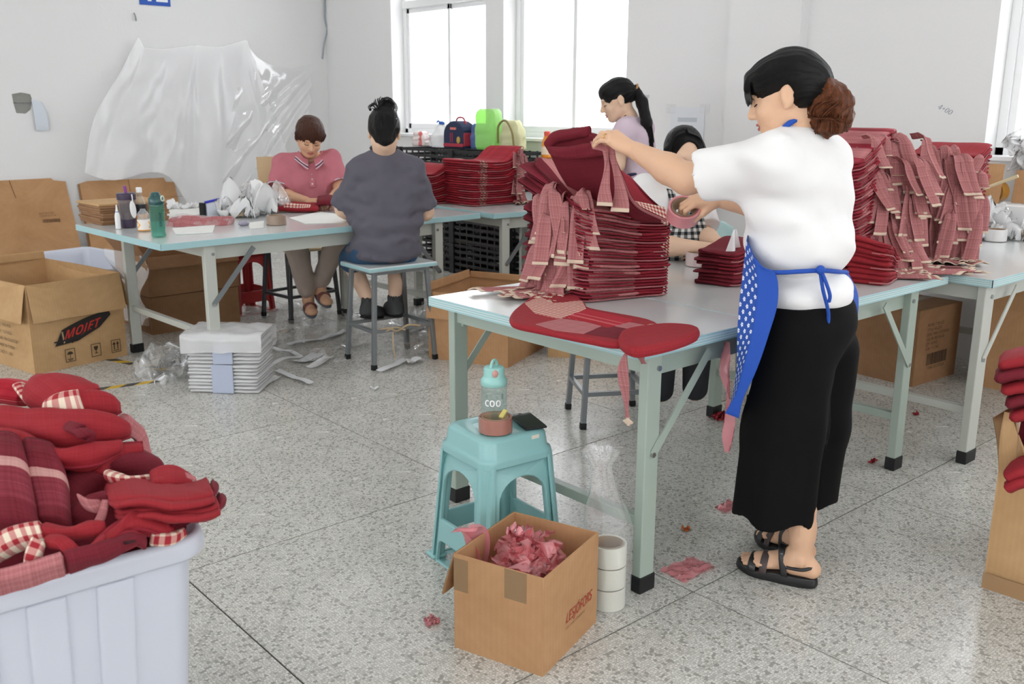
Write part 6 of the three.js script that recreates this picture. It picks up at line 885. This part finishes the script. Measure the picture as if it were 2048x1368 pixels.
// on the front table
{
  const c = onY(1398, 531, TT); tapeRoll('clear tape roll lying on the front table near the masked stack', c.clone().add(V(0, .029, 0)), V(0, 1, 0), .057, .040, .056, phys(0xeed8d6, .2, { transmission: .25, thickness: 0, clearcoat: .4 }), M.tapeCore).userData.label = 'pale pink tape roll lying on the front table behind the big stack';
  solo('sticky_note', 'clump of bent twist ties beside the pale pink tape roll', 'ties', [0, 1, 2, 3, 4].map(k => tube([[0, 0.004, 0], [.02, .012 + k * .003, .01 * k], [.045, .004, .02 - k * .01]], .002, 12, 5)), mat(0xc9a88c, .8), A3(onY(1362, 522, TT)), .4).name = 'twist_ties';
  solo('film_strip', 'pink film strip hanging from the front table edge beside the apron', 'film', (() => { const cv = new THREE.CatmullRomCurve3([[1452, 684, 2.86], [1450, 730, 2.84], [1456, 790, 2.84], [1458, 850, 2.84], [1456, 905, 2.84]].map(p => at(...p))), sd = at(1300, 700, 2.8).sub(at(1290, 700, 2.81)).normalize(); return sheet((u, v) => cv.getPoint(v).addScaledVector(sd, (u - .5) * (.026 - .012 * sin(v * 3) + .006 * v)).add(V(.006 * sin(v * 14 + u * 4), 0, .008 * cos(v * 11 + u * 5))).toArray(), 6, 24, .0005); })(), M.pinkFilmD);
  solo('plastic_bag', 'little peak of clear film on the small pile beside the apron', 'film', sheet((u, v) => [lerp(-.05, .05, u) * (1 - .8 * v), .0 + .075 * v, .02 * sin(u * 6) * (1 - v)], 8, 8, .0006), M.milkFilm, A3(onY(1468, 500, .90)));
}
// right table: scale, rolls, boards, stick, bags
{
  const s = onY(1938, 474, TT), t = thing('kitchen_scale', 'white kitchen scale with a grey tray on the right table', 'scale', A3(s), -.35); part(t, 'scale_body', bb(-.12, .12, .012, .05, -.14, .14, .012), M.white); part(t, 'tray', bb(-.11, .11, .054, .062, -.12, .06, .004), phys(0xb9bcc0, .3, { metalness: .6 })); part(t, 'display', place(bb(-.05, .05, -.002, .002, -.02, .02), [0, .049, .105]), mat(0x3a4046, .3)); for (const [x, z] of [[-.1, -.12], [.1, -.12], [-.1, .12], [.1, .12]]) part(t, 'foot', rod([x, 0, z], [x, .014, z], .012), M.black);
  tapeRoll('white tape roll lying at the near edge of the right table', onY(1990, 482, TT).add(V(0, .031, 0)), V(0, 1, 0), .052, .038, .058, phys(0xe4e3e2, .3, { clearcoat: .4 }), M.tapeCore);
  tapeRoll('brown tape roll standing on the white box between two boards', V(5.27, TT + .212, -2.13), V(1, 0, .2), .055, .038, .055, phys(0xb98536, .2, { transmission: .2, clearcoat: .5 }), M.tapeCore);
  const br = onY(2030, 435, TT); for (let k = 0; k < 2; k++) tapeRoll(['left', 'right'][k] + ' amber tape roll at the right end of the right table', V(5.05 + .0 * k, TT + .03, -1.83 + .13 * k), V(0, 1, 0), .055, .038, .056, phys(0xc08a3c, .2, { clearcoat: .5 }), M.tapeCore);
  const bd = (lab, px, w, h, x) => { const p = onX(px, 440, x); solo('packing_board', lab, 'cardboard', place(panel(w, h, .006, .01), [0, h / 2, 0], [-.12, -PI / 2, 0]), M.card, [x, TT, p.z]); };
  bd('brown cardboard panel standing behind the kitchen scale', 1960, .17, .36, 5.22); solo('storage_box', 'low white box along the wall under the right window', 'box', bb(-.12, .10, 0, .155, -.34, .34, .006), M.white, [5.30, TT, -1.93]);
  solo('packing_board', 'brown cardboard panel standing on the white box under the right window', 'cardboard', place(panel(.34, .17, .006, .01), [0, .085, 0], [-.12, -PI / 2, 0]), M.card, [5.33, TT + .157, -1.90]);
  const Q = onX(2036, 352, 4.9), P = onX(1950, 384, 4.9).sub(Q).multiplyScalar(2.2).add(Q); solo('wooden_stick', 'slim wooden stick leaning out over the right table', 'stick', rod(A3(P), A3(Q), .006, .008), mat(0xd6c49e, .6));
  const R = seeded(61); [['crumpled white bag behind the kitchen scale', 1972, 410, .16], ['crumpled clear bag beside the amber tape rolls', 2005, 440, .2], ['crumpled white bag lying on the right table behind the white tape roll', 2030, 462, .2], ['milky film hanging over the panel under the right window', 2040, 300, .18]].forEach(([lab, px, py, w], k) => { const p = k < 3 ? onX(px, py + 20, 5.05) : onX(px, py, 5.32); solo('plastic_bag', lab, 'bag', place(crumple(500 + k, w * 1.3, w, .13, 22, 2), [0, 0, 0], [0, k, k === 3 ? 1.2 : .1]), M.milkFilm2, [p.x, max(p.y - .03, TT + .002), p.z]); });
  const ub = thing('cardboard_box', 'cut open carton with white bags standing on the right table', 'box', [4.82, TT, -2.36], .3); part(ub, 'side_panel', place(panel(.2, .15, .005, .002), [0, .075, .1]), M.cardL); part(ub, 'side_panel', place(panel(.2, .36, .005, .005), [-.1, .18, 0], [0, PI / 2, 0]), M.card); part(ub, 'bottom_panel', bb(-.1, .1, 0, .005, -.1, .1), M.card);
}
// back table, left end: boards, cups and bottles
{
  for (let k = 0; k < 9; k++) { const lab = k === 8 ? 'topmost flat cardboard sheet of the stack on the back table corner' : (k ? ORD[k] + ' flat cardboard sheet from the bottom of the stack on the back table' : 'bottom flat cardboard sheet of the stack on the back table'); solo('cardboard_sheet', lab, 'cardboard', bb(-.19, .19, 0, .012, -.16, .16, .002), k === 8 ? M.cardL : M.cardD, [1.915 + (hash(k, 2) - .5) * .02, TT + k * .0128, -5.56 + (hash(k, 4) - .5) * .02], .06 + (hash(k, 6) - .5) * .07, 'flat cardboard sheets stacked on the back table'); }
  const B = (px, py) => A3(onY(px, py, TT)), smoke = phys(0xb9b4ba, .1, { transmission: .8, thickness: 0 }), purple = phys(0x3a2a44, .3);
  let t = thing('tumbler', 'smoky tumbler with a dark purple lid and purple straw', 'cup', B(258, 455)); part(t, 'cup', lathe([[0, .002], [.034, .002], [.037, .02], [.048, .175]], 32), smoke); part(t, 'lid', lathe([[.049, .150], [.050, .178], [.047, .185], [0, .187]], 32), purple); part(t, 'base_band', lathe([[.0345, .001], [.0382, .004], [.0405, .045], [.0395, .045]], 32), purple); part(t, 'straw', rod([.0, .185, 0], [-.004, .222, 0], .008), mat(0x8a3f96, .4)); part(t, 'charm', place(ball(.018, [0, 0, 0], [1, 2.6, .3]), [.012, .10, .052], [0, .2, .1]), M.white); part(t, 'charm_cord', tube([[.012, .18, .05], [.012, .165, .055], [.012, .14, .054]], .003, 10, 6), M.white);
  t = thing('drink_bottle', 'clear drink bottle with a white cap and dark label band', 'bottle', B(284, 452)); part(t, 'bottle_body', lathe([[0, .002], [.030, .003], [.032, .02], [.032, .10], [.030, .125], [.014, .165], [.013, .185]], 28), phys(0xf2f4f4, .04, { transmission: .9, thickness: 0 })); part(t, 'cap', lathe([[.0155, .182], [.0155, .206], [.012, .209], [0, .209]], 20), M.white); part(t, 'label_band', lathe([[.0326, .070], [.0326, .118]], 28), mat(0x1f1d22, .5)); part(t, 'orange_band', lathe([[.0328, .030], [.0328, .068]], 28), mat(0xe79a3d, .5));
  t = thing('drink_bottle', 'short bottle with a white label and orange arrow mark', 'bottle', B(289, 462)); part(t, 'bottle_body', lathe([[0, .002], [.029, .003], [.031, .02], [.031, .062], [.029, .075], [.031, .088], [.022, .10], [.014, .108], [.0135, .116], [0, .117]], 28), phys(0xeff1f2, .05, { transmission: .8, thickness: 0 })); part(t, 'label', lathe([[.0315, .004], [.0315, .062]], 28), new THREE.MeshStandardMaterial({ roughness: .5, map: canvasTex(512, 128, c => { c.fillStyle = '#f3e9e2'; c.fillRect(0, 0, 512, 128); c.strokeStyle = '#eea32e'; c.lineWidth = 18; for (const x of [40, 210, 380]) { c.beginPath(); c.moveTo(x, 24); c.lineTo(x + 46, 62); c.lineTo(x, 100); c.stroke(); } c.fillStyle = '#eea32e'; c.fillRect(0, 116, 512, 12); }), side: THREE.DoubleSide }));
  t = thing('water_bottle', 'tall teal green sports bottle at the table edge', 'bottle', B(318, 474)); part(t, 'bottle_body', lathe([[0, .002], [.033, .002], [.036, .01], [.034, .03], [.036, .045], [.036, .155], [.033, .168], [.030, .168]], 32), phys(0x98dccd, .06, { transmission: .88, thickness: 0 })); part(t, 'lid', lathe([[.034, .160], [.0375, .165], [.0375, .192], [.026, .205], [.020, .222], [0, .224]], 28), phys(0x0e4c4c, .3, { clearcoat: .4 })); part(t, 'clasp', place(new THREE.TorusGeometry(.012, .0035, 8, 20), [.022, .192, .028], [0, .6, 0]), mat(0xcfdcc8, .4)); const lt = new THREE.CylinderGeometry(.0363, .0363, .09, 16, 1, true, -.25, .7); lt.translate(0, .095, 0); part(t, 'lettering', lt, new THREE.MeshStandardMaterial({ transparent: true, roughness: .5, side: THREE.DoubleSide, map: canvasTex(96, 256, c => { c.rotate(-PI / 2); c.font = 'bold 66px sans-serif'; c.fillStyle = '#123c46'; c.fillText('SPORT', -240, 66); }) }));
  t = thing('glue_tube', 'slim white glue tube with a blue ring beside the tumbler', 'tube', B(237, 458)); part(t, 'tube_body', lathe([[0, 0], [.014, .001], [.014, .07], [.006, .10], [.003, .128], [0, .129]], 18), M.white); part(t, 'ring', lathe([[.0095, .084], [.0085, .093]], 18), mat(0x4d86c4, .5)); 
  // rose coloured pack in clear film, papers, tape, mouse, small box with pen
  const pk = thing('film_pack', 'rose cloth pack wrapped in shiny clear film on the back table', 'pack', [0, 0, 0]), st = d => [[335, 452, 5.22 + d, 4, -14, .02, .03 + d], [370, 448, 5.2 + d, 4, -15, .02, .036 + d], [420, 450, 5.22 + d, 4, -15, .02, .036 + d], [468, 446, 5.3 + d, 4, -12, .02, .028 + d]]; part(pk, 'cloth', soft(st(0), { e0: .12, e1: .12, wr: .012 }), M.rose); part(pk, 'film', soft(st(.004).map(q => [q[0], q[1], q[2] - .004, q[3] * 1.1, q[4] * 1.1, q[5], q[6]]), { e0: .1, e1: .1, wr: .03, seed: 5 }), M.clearFilm);
  [['white paper sheets under the rose pack on the back table', [[345, 458], [430, 452], [425, 466], [352, 470]]], ['white paper lying behind the rose pack', [[330, 420], [400, 412], [402, 430], [335, 440]]], ['printed white paper between the two seated workers', [[578, 436], [640, 424], [704, 432], [690, 446], [610, 448]]], ['small white card near the brown tape roll', [[496, 446], [528, 442], [528, 456], [500, 458]]]].forEach(([l, p], k) => { box4('paper_sheet', l, 'paper', p, TT, .002 + .004 * (k < 2), M.paper); });
  tapeRoll('brown wooden-look tape roll at the front edge of the back table', onY(553, 449, TT).add(V(0, .026, 0)), V(0, 1, 0), .055, .038, .050, phys(0xa08a78, .3, { clearcoat: .4 }), M.tapeCore);
  solo('computer_mouse', 'small silver mouse on the back table', 'mouse', ball(.03, [0, .012, 0], [1.2, .55, .8]), phys(0x9d98ab, .25, { clearcoat: .5 }), B(488, 451), .3);
  t = thing('pen_box', 'white card box with a blue pen and black clip on the back table', 'box', B(432, 432), .2); part(t, 'card_box', bb(-.075, .06, 0, .075, -.03, .03, .003), mat(0xe3e8f2, .6)); part(t, 'clip', bb(-.10, -.078, 0, .085, -.02, .02, .004), M.black); part(t, 'pen', rod([-.07, .085, 0], [.02, .098, .01], .008), mat(0x2a35b5, .4));
  const pl = (k, px, py, w, h, a, m, lab) => { const p = onY(px, py, TT); return solo('plastic_bag', lab, 'film', place(crumple(700 + k, w, h, a * 1.3, 26, 2), [0, 0, 0], [0, k * .7, 0]), m, [p.x, TT + .002, p.z]); };
  pl(1, 495, 432, .42, .34, .16, M.milkFilm2, 'big heap of crumpled clear film on the back table'); pl(2, 520, 424, .30, .26, .20, M.clearFilm, 'clear film bag slumped on top of the film heap'); pl(3, 478, 434, .14, .10, .05, mat(0xc9b79e, .9), 'tan crumpled paper in the film heap'); pl(4, 360, 418, .3, .2, .04, M.milkFilm2, 'thin film lying behind the bottles on the back table');
  solo('film_flap', 'stiff film flap sticking out of the film heap towards the pink shirt', 'film', sheet((u, v) => { const p = at(lerp(500, 548, v), lerp(375, 412, v) - 30 * sin(v * PI) * .6 + (u - .5) * (26 - 6 * v), 5.75); return A3(p.add(V(0, 0, .02 * sin(u * 3)))); }, 6, 14, .001), M.milkFilm2);
  // stockings being worked on by the pink woman
  loose('red_stocking', 'red stocking with a checked edge lying before the pink polo woman', [['leg', [[540, 412, 6.0, 2, -6, .10, .018], [580, 413, 5.95, 2, -6, .10, .02], [640, 414, 5.95, 2, -6, .10, .018]], M.red], ['checked_edge', [[568, 413, 5.88, 1, -3, .02, .016], [600, 414, 5.87, 1, -3, .02, .017], [622, 414, 5.88, 1, -3, .02, .016]], M.ging, { us: 1 }]]);
  loose('red_stocking', 'folded red stocking under the hands of the pink polo woman', [['fold', [[634, 402, 5.98, 2, -6, .08, .022], [660, 400, 6.0, 2, -6, .08, .024], [690, 404, 6.02, 2, -6, .08, .022]], M.wine]]);
}
// floor: bundles of bags, strips, flakes, hazard tape, pink scraps
{
  const c = V(1.945, 0, -4.52), lay = (t, y0, n, w, d, j) => { for (let k = 0; k < n; k++) { const R = hash(k, j); part(t, 'bag_layer', loft((u, v) => { const a = u * 2 * PI, q = v * 2 - 1, se = (z, e) => Math.sign(z) * abs(z) ** e; return [q * w / 2 + (R - .5) * .012, y0 + k * .0185 + .0095 + .0095 * se(sin(a), .5) * (1 - .3 * abs(q) ** 8) + .003 * N3(q * 4, k, cos(a) * 2 + j), se(cos(a), .4) * d / 2 + (hash(k, j + 3) - .5) * .012]; }, 20, 10), M.milkFilm2); } };
  const b1 = thing('bag_bundle', 'lower bundle of folded white plastic bags on the floor', 'bundle', [2.015, 0, -4.49], -.78); lay(b1, 0, 8, .35, .27, 1); part(b1, 'paper_band', bb(-.055, .055, .002, .150, .132, .1415, .004), mat(0xb9c2d6, .7), 'blue printed paper band');
  const b2 = thing('bag_bundle', 'upper bundle of folded white plastic bags with curled film on top', 'bundle', [2.015, .151, -4.49], -.72); lay(b2, 0, 8, .36, .27, 9); part(b2, 'paper_band', bb(-.05, .05, .002, .10, .133, .1425, .004), mat(0xb9c2d6, .7)); part(b2, 'film_wrap', sheet((u, v) => { const x = lerp(-.20, .20, u), a = lerp(-1.9, 1.9, v); return [x, .158 + .012 * N3(u * 6, v * 6, 3) - max(0, abs(a) - 1.2) * .13, clamp(a, -1.25, 1.25) * .125 + .012 * N3(u * 7, v * 5, 8)]; }, 18, 18, .0008), M.milkFilm);
  const strips = [[505, 778, 560, 752, .045], [555, 740, 620, 768, .04], [545, 696, 600, 712, .035], [548, 728, 605, 712, .04], [578, 690, 680, 668, .045], [600, 724, 640, 706, .09], [622, 734, 662, 712, .06], [757, 742, 815, 720, .05], [815, 726, 846, 722, .07], [540, 675, 546, 690, .05], [650, 676, 690, 660, .04], [742, 777, 758, 775, .02], [850, 700, 880, 706, .04]], words = ['nearest the bag bundles', 'crossing the nearest strip', 'curled, behind the bundles', 'lying along the bundles', 'longest one, in front of the dark stool', 'broad crumpled one', 'broad shiny one', 'thick folded one under the grey stool', 'crumpled one right of the grey stool', 'small curled one behind the bundles', 'short one before the dark stool', 'tiny one on the open floor', 'small one at the tan carton'];
  strips.forEach(([x0, y0, x1, y1, w], k) => { const a = onY(x0, y0, .012), b = onY(x1, y1, .012), m = a.clone().add(b).multiplyScalar(.5), d = b.clone().sub(a).setY(0), L = d.length(), tw = .15 + .5 * hash(k, 3); solo('plastic_strip', 'white plastic strip on the floor, ' + words[k], 'strip', sheet((u, v) => { const z = (u - .5) * w; return [(v - .5) * L, .004 + .010 * abs(sin(v * 4 + k)) + .012 * (1 - cos((u - .5) * 4 * tw)) + .35 * w * smooth(.75, 1, hash(k, 5)) * abs(u - .5), z + .01 * sin(v * 5 + k)]; }, 6, 14, .0012), k % 3 ? mat(0xe9eaec, .4) : M.milkFilm2, [m.x, 0, m.z], Math.atan2(-d.z, d.x)); });
  const R = seeded(23), fl = []; for (let k = 0; k < 150; k++) { const p = onY(490 + R() * 380, 600 + R() * 125, 0); fl.push(place(crumple(900 + k, .06 + R() * .12, .05 + R() * .08, .018, 5), [p.x, .001, p.z], [R() * 6, 0, 0])); } solo('film_flakes', 'shiny clear film scraps strewn on the floor between the two stools', 'film scraps', fl, M.clearFilm).userData.kind = 'stuff';
  const p = onY(345, 745, 0); solo('plastic_bag', 'loose clear film sheet bunched on the floor left of the bag bundles', 'film', place(crumple(77, .46, .34, .16, 26), [0, .002, 0], [.6, 0, 0]), M.clearFilm, [p.x, 0, p.z]); const p2 = onY(840, 655, 0); solo('plastic_bag', 'loose clear film bunched under the back table right of the grey stool', 'film', crumple(78, .4, .3, .12, 20), M.clearFilm, [p2.x, .002, p2.z]);
  const yl = mat(0xd9b23a, .6), bk = mat(0x4a4a4a, .6); [['yellow and black floor tape running beside the emblem carton', [1.66, -5.60], [1.90, -4.94], 9], ['yellow and black floor tape running in front of the emblem carton', [1.30, -4.905], [1.80, -4.825], 7]].forEach(([l, a, b, n]) => { const d = hypot(b[0] - a[0], b[1] - a[1]), t = thing('floor_tape', l, 'tape', [a[0], 0, a[1]], Math.atan2(-(b[1] - a[1]), b[0] - a[0])); for (let k = 0; k < n; k++) { const x0 = d * k / n, x1 = d * (k + 1) / n, s = .025; const g = extrude([[x0 - s, -.024], [x1 - s, -.024], [x1 + s, .024], [x0 + s, .024]], .0006); g.rotateX(-PI / 2); part(t, k % 2 ? 'yellow_stripe' : 'black_stripe', g, k % 2 ? yl : bk); } });
  [[1376, 1140, .20, .12, 'pale pink film scrap beside the front table leg'], [1455, 1015, .12, .07, 'pink film scrap beside the black trousers'], [1745, 925, .06, .02, 'thin red scrap on the floor under the long table'], [1440, 838, .10, .08, 'red thread scraps at the far foot of the front table'], [618, 605, .07, .05, 'pink scrap under the pink polo woman'], [1372, 1062, .02, .015, 'tiny orange scrap on the floor'], [1832, 830, .04, .02, 'small red scrap near the right table legs'], [862, 1245, .05, .05, 'pink film scrap under the front carton flap']].forEach(([x, y, w, h, l], k) => { const p = onY(x, y, 0); solo('film_scrap', l, 'scrap', crumple(300 + k, w, h, k === 3 ? .05 : .02, 12), k === 3 || k === 2 || k === 6 ? mat(0xa3222f, .7) : k === 5 ? mat(0xd06a2a, .6) : M.pinkFilm, [p.x, .001, p.z]); });
}
// crates, cupboard and bags along the window wall
{
  const cr = thing('plastic_crate', 'first black slotted crate', 'crate', [5.2, 0, -6.9], 0, 'black crates under the first window'), bl = mat(0x1b1c20, .5), L = .74, D = .38, H = .262;
  for (const [x, z] of [[-1, -1], [-1, 1], [1, -1], [1, 1]]) part(cr, 'corner_post', bb(x * D / 2 - .018, x * D / 2 + .018, 0, H, z * L / 2 - .018, z * L / 2 + .018, .004), bl);
  part(cr, 'base', bb(-D / 2, D / 2, .004, .014, -L / 2, L / 2), bl); for (const y of [.03, .085, .14, .195, .245]) { for (const x of [-1, 1]) part(cr, 'slat', bb(x * D / 2 - .006, x * D / 2 + .006, y - .012, y + .012, -L / 2, L / 2), bl); for (const z of [-1, 1]) part(cr, 'slat', bb(-D / 2, D / 2, y - .012, y + .012, z * L / 2 - .006, z * L / 2 + .006), bl); }
  for (let k = -3; k <= 3; k++) for (const x of [-1, 1]) part(cr, 'upright', bb(x * D / 2 - .004, x * D / 2 + .004, 0, H, k * .092 - .008, k * .092 + .008), bl);
  const rows = ['lowest', 'second lowest', 'second highest', 'highest']; for (let c = 0; c < 2; c++) for (let k = 0; k < 4; k++) { const lab = rows[k] + ' black slotted crate in the ' + ['left', 'right'][c] + ' column by the windows'; if (!c && !k) cr.userData.label = lab; else copy(cr, 'plastic_crate', [5.2, k * .265, -6.9 + c * .77], 0, lab); }
  const TOPY = 1.062, X = 5.16, q = (px) => onX(px, 290, X).z, Bg = (w, h, d, pw = .6, lean = 0, top = .8) => loft((u, v) => { const a = u * 2 * PI, se = (z, e) => Math.sign(z) * abs(z) ** e, s = lerp(1, top, smooth(.5, 1, v)) * (v > .92 ? lerp(1, .7, (v - .92) / .08) : v < .06 ? lerp(.9, 1, v / .06) : 1), n = .012 * N3(cos(a) * 2 + w * 9, v * 5, sin(a) * 2); return [se(sin(a), pw) * d / 2 * s + n + lean * v, v * h, se(cos(a), pw) * w / 2 * s + n]; }, 32, 16);
  let t = thing('lunch_bag', 'navy lunch bag with red trim on the black crates', 'bag', [X, TOPY, q(920)]), nv = mat(0x26304f, .8), rd = mat(0xb33246, .7); part(t, 'bag_body', (() => { const pts = [[-.13, 0], [.13, 0], [.13, .10]]; for (let k = 0; k <= 10; k++) pts.push([.13 * cos(k / 10 * PI), .10 + .105 * sin(k / 10 * PI)]); const g = extrude(pts, .12, .012); g.rotateY(-PI / 2); g.translate(.06, .012, 0); return g; })(), nv); part(t, 'trim', bb(-.078, .07, .012, .04, -.135, .135, .004), rd); part(t, 'side_trim', bb(-.07, .07, .02, .13, .138, .15, .004), rd); part(t, 'label', bb(-.076, -.072, .155, .175, -.04, .04), mat(0xe07a72, .6)); part(t, 'badge', place(ball(.03, [0, 0, 0], [.25, 1, .8]), [-.076, .07, .075]), mat(0xc9a24a, .5)); for (const z of [-.035, -.01]) part(t, 'stripe', bb(-.0765, -.074, .05, .13, z - .004, z + .004), rd); part(t, 'handle', tube([[0, .20, -.06], [0, .25, -.03], [0, .25, .05], [0, .19, .09]], .008, 20, 8), rd);
  solo('plastic_bag', 'clear bag tied with a blue knot on the black crates', 'bag', Bg(.19, .20, .16, .8, 0, .35), M.milkFilm, [X, TOPY, q(884)]); solo('bag_knot', 'blue knot on the clear bag', 'knot', [ball(.024, [0, .205, 0], [1, .8, 1.5]), tube([[0, .205, -.02], [0, .225, -.05], [0, .21, -.07]], .008, 12, 6)], mat(0x2c62b8, .5), [X, TOPY, q(884)]);
  solo('snack_packet', 'red and white snack packet at the left end of the crates', 'packet', Bg(.17, .13, .10, .5, 0, .8), new THREE.MeshStandardMaterial({ roughness: .4, map: tex(64, 64, (u, v) => (floor(u * 9) % 2 ? [226, 120, 120] : [238, 226, 222])) }), [X, TOPY, q(842)]);
  solo('tote_bag', 'bright green translucent tote bag on the black crates', 'bag', Bg(.27, .33, .12, .45, 0, .92), phys(0xc0f29c, .5, { transmission: .55, thickness: 0 }), [X, TOPY, q(978)]); solo('cloth_bag', 'blue cloth bag between the lunch bag and the green tote', 'bag', Bg(.12, .21, .14, .6, 0, .8), mat(0x5b6fa8, .8), [X + .06, TOPY, q(948)]);
  t = thing('cloth_bag', 'pale yellow bag with a round handle right of the green tote', 'bag', [X + .02, TOPY, q(1022)]); part(t, 'bag_body', Bg(.24, .24, .14, .7, 0, .7), mat(0xdcdcae, .8)); part(t, 'handle', tube([[-.09, .06, -.08], [-.1, .2, -.06], [-.1, .24, .02], [-.1, .16, .10], [-.09, .02, .12]], .009, 24, 8), mat(0x8c8452, .7));
  t = thing('backpack', 'black backpack hanging at the right end of the crates', 'bag', [5.0, .70, -5.68]); part(t, 'bag_body', Bg(.20, .36, .12, .5, 0, .85), M.black); part(t, 'strap', tube([[-.06, .33, -.04], [-.08, .36, .03], [-.07, .2, .08]], .012, 16, 8), mat(0xd7b64a, .6));
  const cb = thing('cupboard', 'low white cupboard under the second window', 'cabinet', [5.24, 0, -4.985]); part(cb, 'carcass', bb(-.18, .18, 0, 1.01, -.48, .48, .004), M.white); for (const s of [-1, 1]) part(cb, 'door', bb(-.192, -.181, .04, .98, s * .24 - .232, s * .24 + .232, .003), M.frameW);
  const o = onX(1094, 306, 5.2); t = thing('juice_bottle', 'orange juice bottle with a red cap by the window', 'bottle', [5.2, 1.012, o.z]); part(t, 'bottle_body', lathe([[0, .002], [.042, .003], [.045, .02], [.045, .10], [.038, .115], [.042, .13], [.028, .165], [.02, .18], [0, .181]], 28), phys(0xf2972c, .25, { clearcoat: .4 })); part(t, 'cap', lathe([[.024, .175], [.025, .205], [.02, .212], [0, .213]], 20), mat(0xe0523a, .4)); part(t, 'label', lathe([[.0458, .035], [.0458, .095]], 28), mat(0xf1dcc0, .5));
}
// walls: plastic sheet, sign, cables, poster, pencilled notes
{
  const zw = -9.22, W = (x, y, o = 0) => onZ(x, y, zw + o), top = new THREE.CatmullRomCurve3([[275, 74], [288, 96], [330, 98], [388, 90], [396, 92], [440, 94], [482, 82], [492, 80]].map(p => W(...p)), false, 'catmullrom', .2), bot = new THREE.CatmullRomCurve3([[166, 350], [215, 362], [300, 345], [330, 350], [380, 410], [450, 450], [540, 430], [600, 390]].map((p, i) => W(p[0], p[1], .05 + .03 * (i % 2)))), left = new THREE.CatmullRomCurve3([[275, 74], [240, 140], [185, 235], [166, 345]].map((p, i) => W(p[0], p[1], .04 * i)));
  const f = (u, v) => { const p = top.getPoint(u).lerp(bot.getPoint(u), v); if (u < .5) { const l = left.getPoint(v), s = top.getPoint(0).lerp(bot.getPoint(0), v), k = (1 - u * 2) ** 2; p.addScaledVector(l.sub(s), k); } const a = smooth(0, .3, v), peg = abs(sin(u * PI * 2.0 + .05)); p.z += .02 + a * (.020 * sin(u * 30 + v * 2 + 3 * N3(u * 3, v * 2, 1)) * (.5 + .5 * peg) + .026 * N3(u * 7, v * 3, 2) + .010 * N3(u * 26, v * 7, 5)) + .02 * a; p.z = max(p.z, Z0 + .008); return A3(p); };
  solo('plastic_sheet', 'big clear plastic sheet pegged to the back wall in hanging folds', 'plastic sheet', sheet(f, 90, 60, .0012), M.milkFilm);
  const t2 = new THREE.CatmullRomCurve3([[488, 84], [520, 120], [570, 136], [622, 128]].map(p => W(...p))), b2 = new THREE.CatmullRomCurve3([[430, 395], [500, 360], [560, 300], [618, 232]].map(p => W(p[0], p[1], .08)));
  solo('plastic_sheet', 'second clear plastic sheet sagging to the right of the pegged one', 'plastic sheet', sheet((u, v) => { const p = t2.getPoint(u).lerp(b2.getPoint(u), v); p.z += .02 + smooth(0, .3, v) * (.018 * sin((u * .6 + v) * 22 + u * 4) + .02 * N3(u * 8, v * 6, 7)); p.z = max(p.z, Z0 + .008); return A3(p); }, 50, 40, .0012), M.clearFilm);
  const sgn = thing('wall_sign', 'blue sign with white figures high on the back wall', 'sign', [3.646, 2.50, Z0 + .006]); part(sgn, 'sign_board', bb(-.145, .145, -.185, .185, -.005, .004, .003), M.blue); decal(sgn, 'lettering', .24, .30, [0, -.018, .0046], [0, 0, 0], printMat(256, 320, c => { c.font = 'bold 250px sans-serif'; c.fillStyle = '#f4f6fb'; c.textAlign = 'center'; c.fillText('12', 128, 300); }));
  solo('wall_hook', 'small hook with a cord end above the plastic sheet', 'hook', [tube([[0, 0, 0], [.006, -.03, .012], [.012, -.07, .006]], .006, 10, 6)], M.steelGrey, A3(W(268, 26, -.02)));
  const cx = Z0 + .03; solo('conduit', 'blue grey cable running down the room corner', 'cable', tube([[657, -40], [660, 40], [664, 80], [668, 130], [667, 170], [672, 230], [674, 300], [676, 390]].map(([x, y]) => A3(onZ(x, y, cx))), .017, 60, 8), mat(0x7d95a6, .6)); solo('conduit', 'thin grey cable end hanging beside the corner cable', 'cable', tube([[650, -30], [650, 40], [654, 58], [648, 90], [645, 118]].map(([x, y]) => A3(onZ(x, y, cx))), .008, 30, 6), mat(0x9aa3aa, .6));
  const po = thing('notice', 'pale notice with two grey figures taped to the right wall', 'notice', [X1 - .004, 1.27, -4.36]); part(po, 'paper', bb(-.002, .001, -.17, .14, -.15, .15), mat(0xe2e6ea, .6)); decal(po, 'print', .24, .24, [-.0026, -.03, 0], [0, -PI / 2, 0], printMat(256, 256, c => { c.fillStyle = '#9aa0a2'; for (const x of [70, 160]) { c.beginPath(); c.ellipse(x + 12, 120, 26, 40, 0, 0, 7); c.fill(); c.fillRect(x - 8, 120, 40, 90); } c.fillStyle = '#c3c9cf'; c.fillRect(40, 24, 180, 30); })); for (const z of [-.15, .15]) part(po, 'tape_piece', bb(-.004, .001, .10, .16, z - .04, z + .04), M.clearFilm);
  const note = (lab, s, y, z, rot) => { const m = printMat(256, 96, c => { c.font = 'italic 60px serif'; c.fillStyle = '#9498a4'; c.fillText(s, 10, 66); }); const g = place(new THREE.PlaneGeometry(.17, .06), [0, 0, 0], [0, -PI / 2, 0]); g.rotateX(rot); const o = solo('wall_writing', lab, 'writing', g, m, [X1 - .001, y, z]); };
  note('faint pencilled figures on the wall right of the second window', '5 4oo', 1.485, -4.745, 0); note('pencilled slanting figures on the wall left of the right window', '4+00', 1.385, -2.51, .45);
}

renderer.render(scene, camera);
